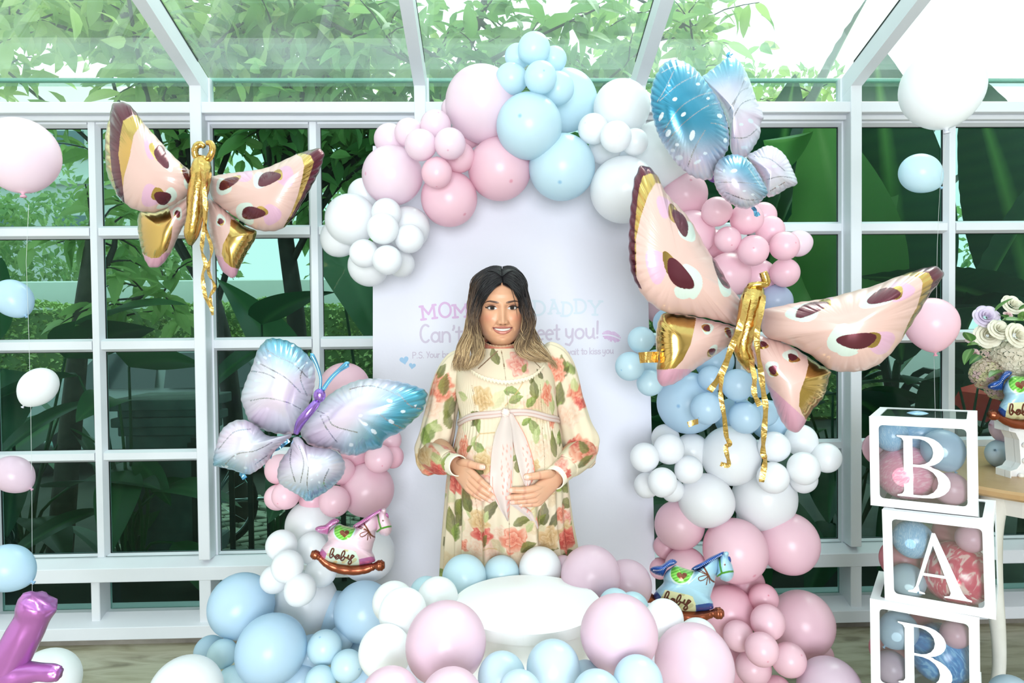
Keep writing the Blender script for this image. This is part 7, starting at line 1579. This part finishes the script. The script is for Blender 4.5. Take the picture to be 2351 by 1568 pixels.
def finger(joints, radii, off):
    """joints in picture position; the finger lies on the cloth; nails on the side that faces out"""
    pts = [HP(x, y, o_) for (x, y), o_ in zip(joints, off)]; n = 34; sd = 18
    p = spline(pts, n); t = np.linspace(0, 1, n); r = np.interp(t, np.linspace(0, 1, len(radii)), radii)
    jp = np.linspace(0, 1, len(joints)); r = r*(1+.07*np.exp(-((t-jp[-3])/.05)**2)+.05*np.exp(-((t-jp[-2])/.04)**2)); r[-4:] *= np.array([.97, .86, .62, .2])
    v_, f2 = tube_vf(p, r, sd, True, 1.0, (0, -1, 0)); v_ = np.array(v_); col = np.tile(SKIN, (len(v_), 1))
    for i in range(n):
        for k in range(sd):
            a = 2*math.pi*k/sd; fz = math.cos(a)
            if t[i] > .84 and t[i] < .985 and fz > .55: col[i*sd+k] = [*(CL(224, 178, 162) if t[i] < .945 else CL(238, 226, 218)), .55]
            elif abs(t[i]-jp[-3]) < .02 and fz > .3: col[i*sd+k, :3] = CL(186, 134, 108)
            elif abs(t[i]-jp[-2]) < .015 and fz > .3: col[i*sd+k, :3] = CL(190, 138, 112)
    add(v_, f2, list(col))
c2 = lambda L: [(960+x/5.343, 960+y/5.343) for x, y in L]
def hand(wrist, fore, knk, rows, thumb, th_off):
    w0 = HP(*c2([wrist])[0], .024); f0 = P(*fore)
    kn = [HP(*q, .020) for q in c2(knk)]; kc = (kn[0]+kn[-1])/2
    # palm: flattened loft from forearm over the wrist to the knuckles
    ax = kc-w0; side = kn[0]-kn[-1]; side = side/np.linalg.norm(side); nrm = np.cross(ax/np.linalg.norm(ax), side); nrm /= np.linalg.norm(nrm)
    if nrm[1] > 0: nrm = -nrm
    hwid = np.linalg.norm(kn[0]-kn[-1])/2+.0095
    st = [(f0, .030, .028), (w0*.65+f0*.35, .025, .022), (w0, .0245, .0185), (w0+ax*.28, .0275, .0175), (w0+ax*.55, hwid*.92, .0160), (w0+ax*.85, hwid*1.0, .0135), (w0+ax*1.04, hwid*.96, .0105), (w0+ax*1.13, hwid*.80, .006)]
    A = spline(np.array([[*p, a_, b_] for p, a_, b_ in st]), 34); m = 28; pv_ = []
    for row in A:
        for k in range(m):
            t = 2*math.pi*k/m; pv_.append(row[:3]+side*row[3]*math.copysign(abs(math.cos(t))**.85, math.cos(t))+nrm*row[4]*math.copysign(abs(math.sin(t))**.85, math.sin(t)))
    add(pv_, [[i*m+k, i*m+(k+1) % m, (i+1)*m+(k+1) % m, (i+1)*m+k] for i in range(33) for k in range(m)]+[list(range(33*m, 34*m))])
    for q, rad in rows: finger(c2(q), rad, [.016, .020, .017, .013, .010])
    finger(c2(thumb), [.014, .0125, .0105, .0098, .0088], th_off)
hand((470, 580), (1010, 1058, 2.0), [(655, 665), (640, 735), (620, 800), (598, 850)],
     [([(560, 640), (655, 668), (765, 770), (850, 840), (905, 890)], [.011, .0105, .0092, .0086, .0078]), ([(550, 670), (640, 740), (770, 858), (872, 930), (948, 992)], [.011, .0105, .0094, .0087, .0078]),
      ([(545, 700), (622, 802), (740, 915), (832, 975), (912, 1020)], [.011, .0102, .009, .0083, .0074]), ([(540, 730), (600, 852), (690, 932), (760, 975), (820, 1000)], [.010, .0092, .008, .0073, .0065])],
     [(505, 560), (560, 550), (640, 565), (730, 590), (830, 602)], [.022, .026, .022, .017, .012])
hand((1690, 735), (1330, 1050, 2.0), [(1440, 855), (1432, 925), (1448, 985), (1478, 1035)],
     [([(1560, 830), (1440, 858), (1305, 882), (1195, 882), (1098, 884)], [.011, .0105, .0092, .0086, .0078]), ([(1560, 860), (1432, 928), (1292, 955), (1175, 965), (1072, 970)], [.011, .0105, .0094, .0087, .0078]),
      ([(1570, 890), (1450, 988), (1325, 1010), (1222, 1020), (1122, 1030)], [.011, .0102, .009, .0083, .0074]), ([(1590, 920), (1480, 1036), (1390, 1052), (1305, 1058), (1225, 1062)], [.010, .0092, .008, .0073, .0065])],
     [(1640, 690), (1570, 690), (1480, 702), (1390, 716), (1290, 722)], [.022, .026, .022, .017, .012])
for sh, md, el, wr in (((1066, 834, 2.11), (1020, 910, 2.125), (1000, 1010, 2.12), (1040, 1066, 1.93)), ((1254, 834, 2.11), (1297, 905, 2.125), (1328, 1010, 2.12), (1285, 1085, 1.93))):
    a_, b_, c_ = P(*sh), P(*el), P(*wr); limb([[*a_, .032], [*P(*md), .034], [*b_, .030], [*((b_+c_)/2), .029], [*c_, .024]])
body = mesh('body', np.array(BV), BF, M_SKIN, person, colors=np.array(BC))
# lashes
M_LASH = pbr('black_lash', C(16, 12, 14), .6)
lv_, lf_ = [], []
for sg in (-1, 1):
    for i in range(22):
        ex = -.009+.0245*i/21; k = 1-min(1, abs(ex/ew))**2; z0 = .0004+ex*.055+.0051*max(0, k)**.7+.0004; x = sg*(.0302+ex); ln = .0024+.0022*i/21
        yb = -.0865+.0*ex+(abs(x)/.07)**2.2*.030; p0 = np.array([x, yb, z0]); d_ = np.array([sg*(.25+.9*max(0, ex/ew)), -.9, .75]); d_ /= np.linalg.norm(d_)
        pts = [face_to_world(*(p0+d_*ln*q)) for q in (0, .5, 1)]; v_, f2 = tube_vf(pts, [.0005, .0004, .0001], 4); kk = len(lv_); lv_ += list(v_); lf_ += [[a+kk for a in g] for g in f2]
lo = mesh('eyelashes', lv_, lf_, M_LASH, person); lo['kind'] = 'stuff'

# ------------------------------------------------------------------ hair: dark crown, half tied back, blond lengths
M_HAIR = attrmat('ombre_hair', .42, False, spec=.32)
hair = empty('hair', HEADC); attach(hair, person)
# crown shell over the skull, open over the face, hair drawn back in ridges
cv, cf, ccl = [], [], []; na, nb_ = 340, 70
for i in range(nb_+1):
    e = i/nb_
    for k in range(na):
        a = -math.pi+2*math.pi*k/na; fcos = math.cos(a)
        low = -.085 if fcos < .1 else np.interp(abs(a), [0, .25, .6, .95, 1.25, 1.5], [.0765, .070, .050, .012, -.03, -.06])
        z = .1250+(low-.1250)*e**1.15; w2, f2_, b2 = smi(np.array(min(z, .1183)), hw_), smi(np.array(min(z, .1183)), hf_), smi(np.array(min(z, .1183)), hb_)
        kk = math.sqrt(max(0, 1-((z-.0)/.1255)**2)) if z > 0 else 1.0
        w3 = max(w2+.010, .082*kk) if z < .1 else .082*kk; f3 = (f2_+.0055) if z < .08 else max(f2_+.0055, .097*kk*.98); b3 = max(b2+.016, .118*kk)
        rid = 1+.012*math.sin(a*38+4*math.sin(e*5))*min(1, e*3)
        part = -.006*math.exp(-(math.sin(a)*w3/.006)**2)*(fcos > 0)*(1-e)
        x = w3*rid*math.copysign(abs(math.sin(a))**(2/2.2), math.sin(a)); y = -(f3 if fcos > 0 else b3)*rid*math.copysign(abs(fcos)**(2/2.2), fcos)
        cv.append(face_to_world(x, y, z+part)); st = .5+.5*math.sin(a*61+3*math.sin(e*7)); ccl.append(CL(22, 21, 25)*(1-.3*st)+CL(52, 46, 46)*.3*st)
for i_, p_ in enumerate(cv):
    d_ = np.array(p_)-HEADC
    if abs(d_[0]-.0008) < .0013 and d_[1] < -.015 and d_[2] > .06: ccl[i_] = CL(150, 112, 88)
cf = [[i*na+k, (i+1)*na+k, (i+1)*na+(k+1) % na, i*na+(k+1) % na] for i in range(nb_) for k in range(na)]+[list(range(na))]
mesh('crown_hair', cv, cf, M_HAIR, hair, colors=np.array(ccl))
# locks
DK, BRN, BLD, BLD2 = CL(20, 18, 22), CL(84, 64, 50), CL(180, 148, 108), CL(214, 188, 148)
hV, hF, hC = [], [], []
def lock(pts, r, dark_to, seed, wave=.004, nw=2.5, sides=5, n=36, clamp=True):
    R = random.Random(seed); p = spline(pts, n); t = np.linspace(0, 1, n); ph = R.uniform(-.55, .55)+1.2*(seed//1000)
    p[:, 2] += .003*np.exp(-((t-.06)/.05)**2)*(seed < 30000)*(wave > .005); amp = wave*sstep(t, .35, .8); p[:, 0] += amp*np.sin(nw*2*math.pi*t+ph); p[:, 1] += amp*.8*np.cos(nw*2*math.pi*t+ph)
    fr_ = dress_front(p[:, 0], p[:, 2]); lowm = (p[:, 2] < 1.40) & clamp; p[:, 1] = np.where(lowm, np.minimum(p[:, 1], fr_-.008-r), p[:, 1])
    rr = r*np.minimum(1, .35+3*t)*(1-sstep(t, .8, 1.0)*.9); v_, f2 = tube_vf(p, rr, sides, True, .6)
    k = len(hV); hV.extend(v_); hF.extend([[i+k for i in g] for g in f2]); tone = R.random(); hl = R.random() < .3
    for i in range(n):
        q = t[i]+R.uniform(-.03, .03); a_ = sstep(np.array(q), dark_to-.12, dark_to+.16); b_ = sstep(np.array(q), dark_to+.1, max(dark_to+.12, min(1.0, dark_to+.5)))
        c_ = DK*(1-a_)+BRN*a_; tgt = BLD*(1-tone*.5)+BLD2*tone*.5 if not hl else BRN*.6+BLD*.4; c_ = c_*(1-b_)+tgt*b_; hC.extend([c_*(.85+.3*R.random()*0+.15*math.sin(j*2.1))for j in range(sides)])
def LP(L): return [np.array(P(x, y, Yq)) for x, y, Yq in L]
def interp_locks(A, B, n, r, dark, seed, wave, jit=.004, nw=2.5, clamp=True):
    R = random.Random(seed); A, B = np.array(A), np.array(B)
    for i in range(n):
        f = (i+R.uniform(-.4, .4))/(n-1); pts = A*(1-f)+B*f+np.array([[R.gauss(0, jit)*min(1, j/2), R.gauss(0, jit)*min(1, j/2), R.gauss(0, jit*.6)*min(1, j/2)] for j in range(len(A))]); lock(pts, r*R.uniform(.7, 1.25), dark+R.uniform(-.10, .10), seed*1000+i, wave, nw, clamp=clamp)
# left (picture) side: face-framing inner guide to outer guide
inL = LP([(1153, 649, 2.014), (1131, 665, 2.010), (1112, 690, 2.018), (1101, 720, 2.033), (1097, 750, 2.03), (1100, 785, 2.0), (1106, 815, 1.975), (1104, 838, 1.96)])
mdL = LP([(1152, 628, 2.045), (1122, 632, 2.045), (1098, 662, 2.055), (1086, 705, 2.06), (1080, 748, 2.05), (1076, 790, 2.02), (1084, 825, 1.985), (1078, 850, 1.97)])
ouL = LP([(1152.3, 612.5, 2.09), (1116, 616, 2.085), (1088, 644, 2.085), (1078, 695, 2.10), (1070, 738, 2.09), (1060, 785, 2.06), (1056, 822, 2.02), (1044, 852, 2.0)])
interp_locks(inL, mdL, 230, .0017, .40, 21, .011, .0035, 1.7); interp_locks(mdL, ouL, 260, .0018, .30, 22, .015, .004, 1.8)
inR = LP([(1156, 650, 2.014), (1175, 660, 2.010), (1189, 680, 2.018), (1197, 712, 2.033), (1200, 750, 2.03), (1192, 785, 2.0), (1200, 815, 1.98), (1228, 832, 1.965)])
mdR = LP([(1154, 628, 2.045), (1180, 632, 2.045), (1200, 660, 2.055), (1210, 702, 2.06), (1218, 745, 2.05), (1210, 790, 2.02), (1224, 815, 1.99), (1262, 830, 1.985)])
ouR = LP([(1153.7, 612.5, 2.09), (1186, 617, 2.085), (1204, 646, 2.085), (1212, 690, 2.10), (1226, 735, 2.09), (1238, 775, 2.05), (1240, 800, 2.01), (1268, 848, 2.0)])
interp_locks(inR, mdR, 230, .0017, .44, 23, .011, .0035, 1.7); interp_locks(mdR, ouR, 260, .0018, .44, 24, .015, .004, 1.8)
# strands drawn back from the parting over the crown
for sg, cx_ in ((-1, 1), (1, 2)):
    for i in range(90):
        R = random.Random(300+i+sg*100); f = i/89; jz = R.uniform(-.0014, .0014); z0 = .118-.048*f; y0 = -.02-.062*f
        pts = []
        for q in np.linspace(0, 1, 7):
            x = sg*(.0004+.0850*math.sin(q*1.5)); y = y0*(1-q)+(.035+.02*f)*q; zc = (.1222+jz+.0085*min(1, q*2.2))*math.sqrt(max(.05, 1-(y/.128)**2))
            z_ = zc*math.sqrt(max(0, 1-(x/.0885)**2)); pts.append(face_to_world(x*(1.0+.02*min(1, q*3)), y-.002*min(1, q*3), z_+.003*min(1, q*4)))
        lock(pts, .0015*R.uniform(.7, 1.2), 1.5 if f > .25 else 1.2, 4000+i+sg, .0, 1, 6, 24)
# back curtain of hair behind the neck
inB = LP([(1110, 690, 2.15), (1092, 740, 2.16), (1086, 790, 2.14), (1092, 815, 2.17)]); inC = LP([(1196, 690, 2.15), (1212, 740, 2.16), (1220, 790, 2.14), (1212, 815, 2.17)])
interp_locks(inB, inC, 60, .007, .55, 31, .004, .004, 2, False)
# thin fallen strands in front of the face
lock(LP([(1168, 652, 2.015), (1176, 670, 2.010), (1182, 692, 2.008), (1186, 712, 2.010), (1188, 730, 2.014)]), .0013, .7, 51, .0)
lock(LP([(1196, 700, 2.02), (1199, 730, 2.015), (1197, 755, 2.01), (1201, 768, 2.0)]), .0012, .1, 52, .001); lock(LP([(1190, 760, 2.0), (1198, 772, 1.995), (1206, 782, 1.99)]), .0009, .0, 53, .001)
mesh('locks', np.array(hV), hF, M_HAIR, hair, colors=np.array(hC))['kind'] = 'stuff'
label_balloons()
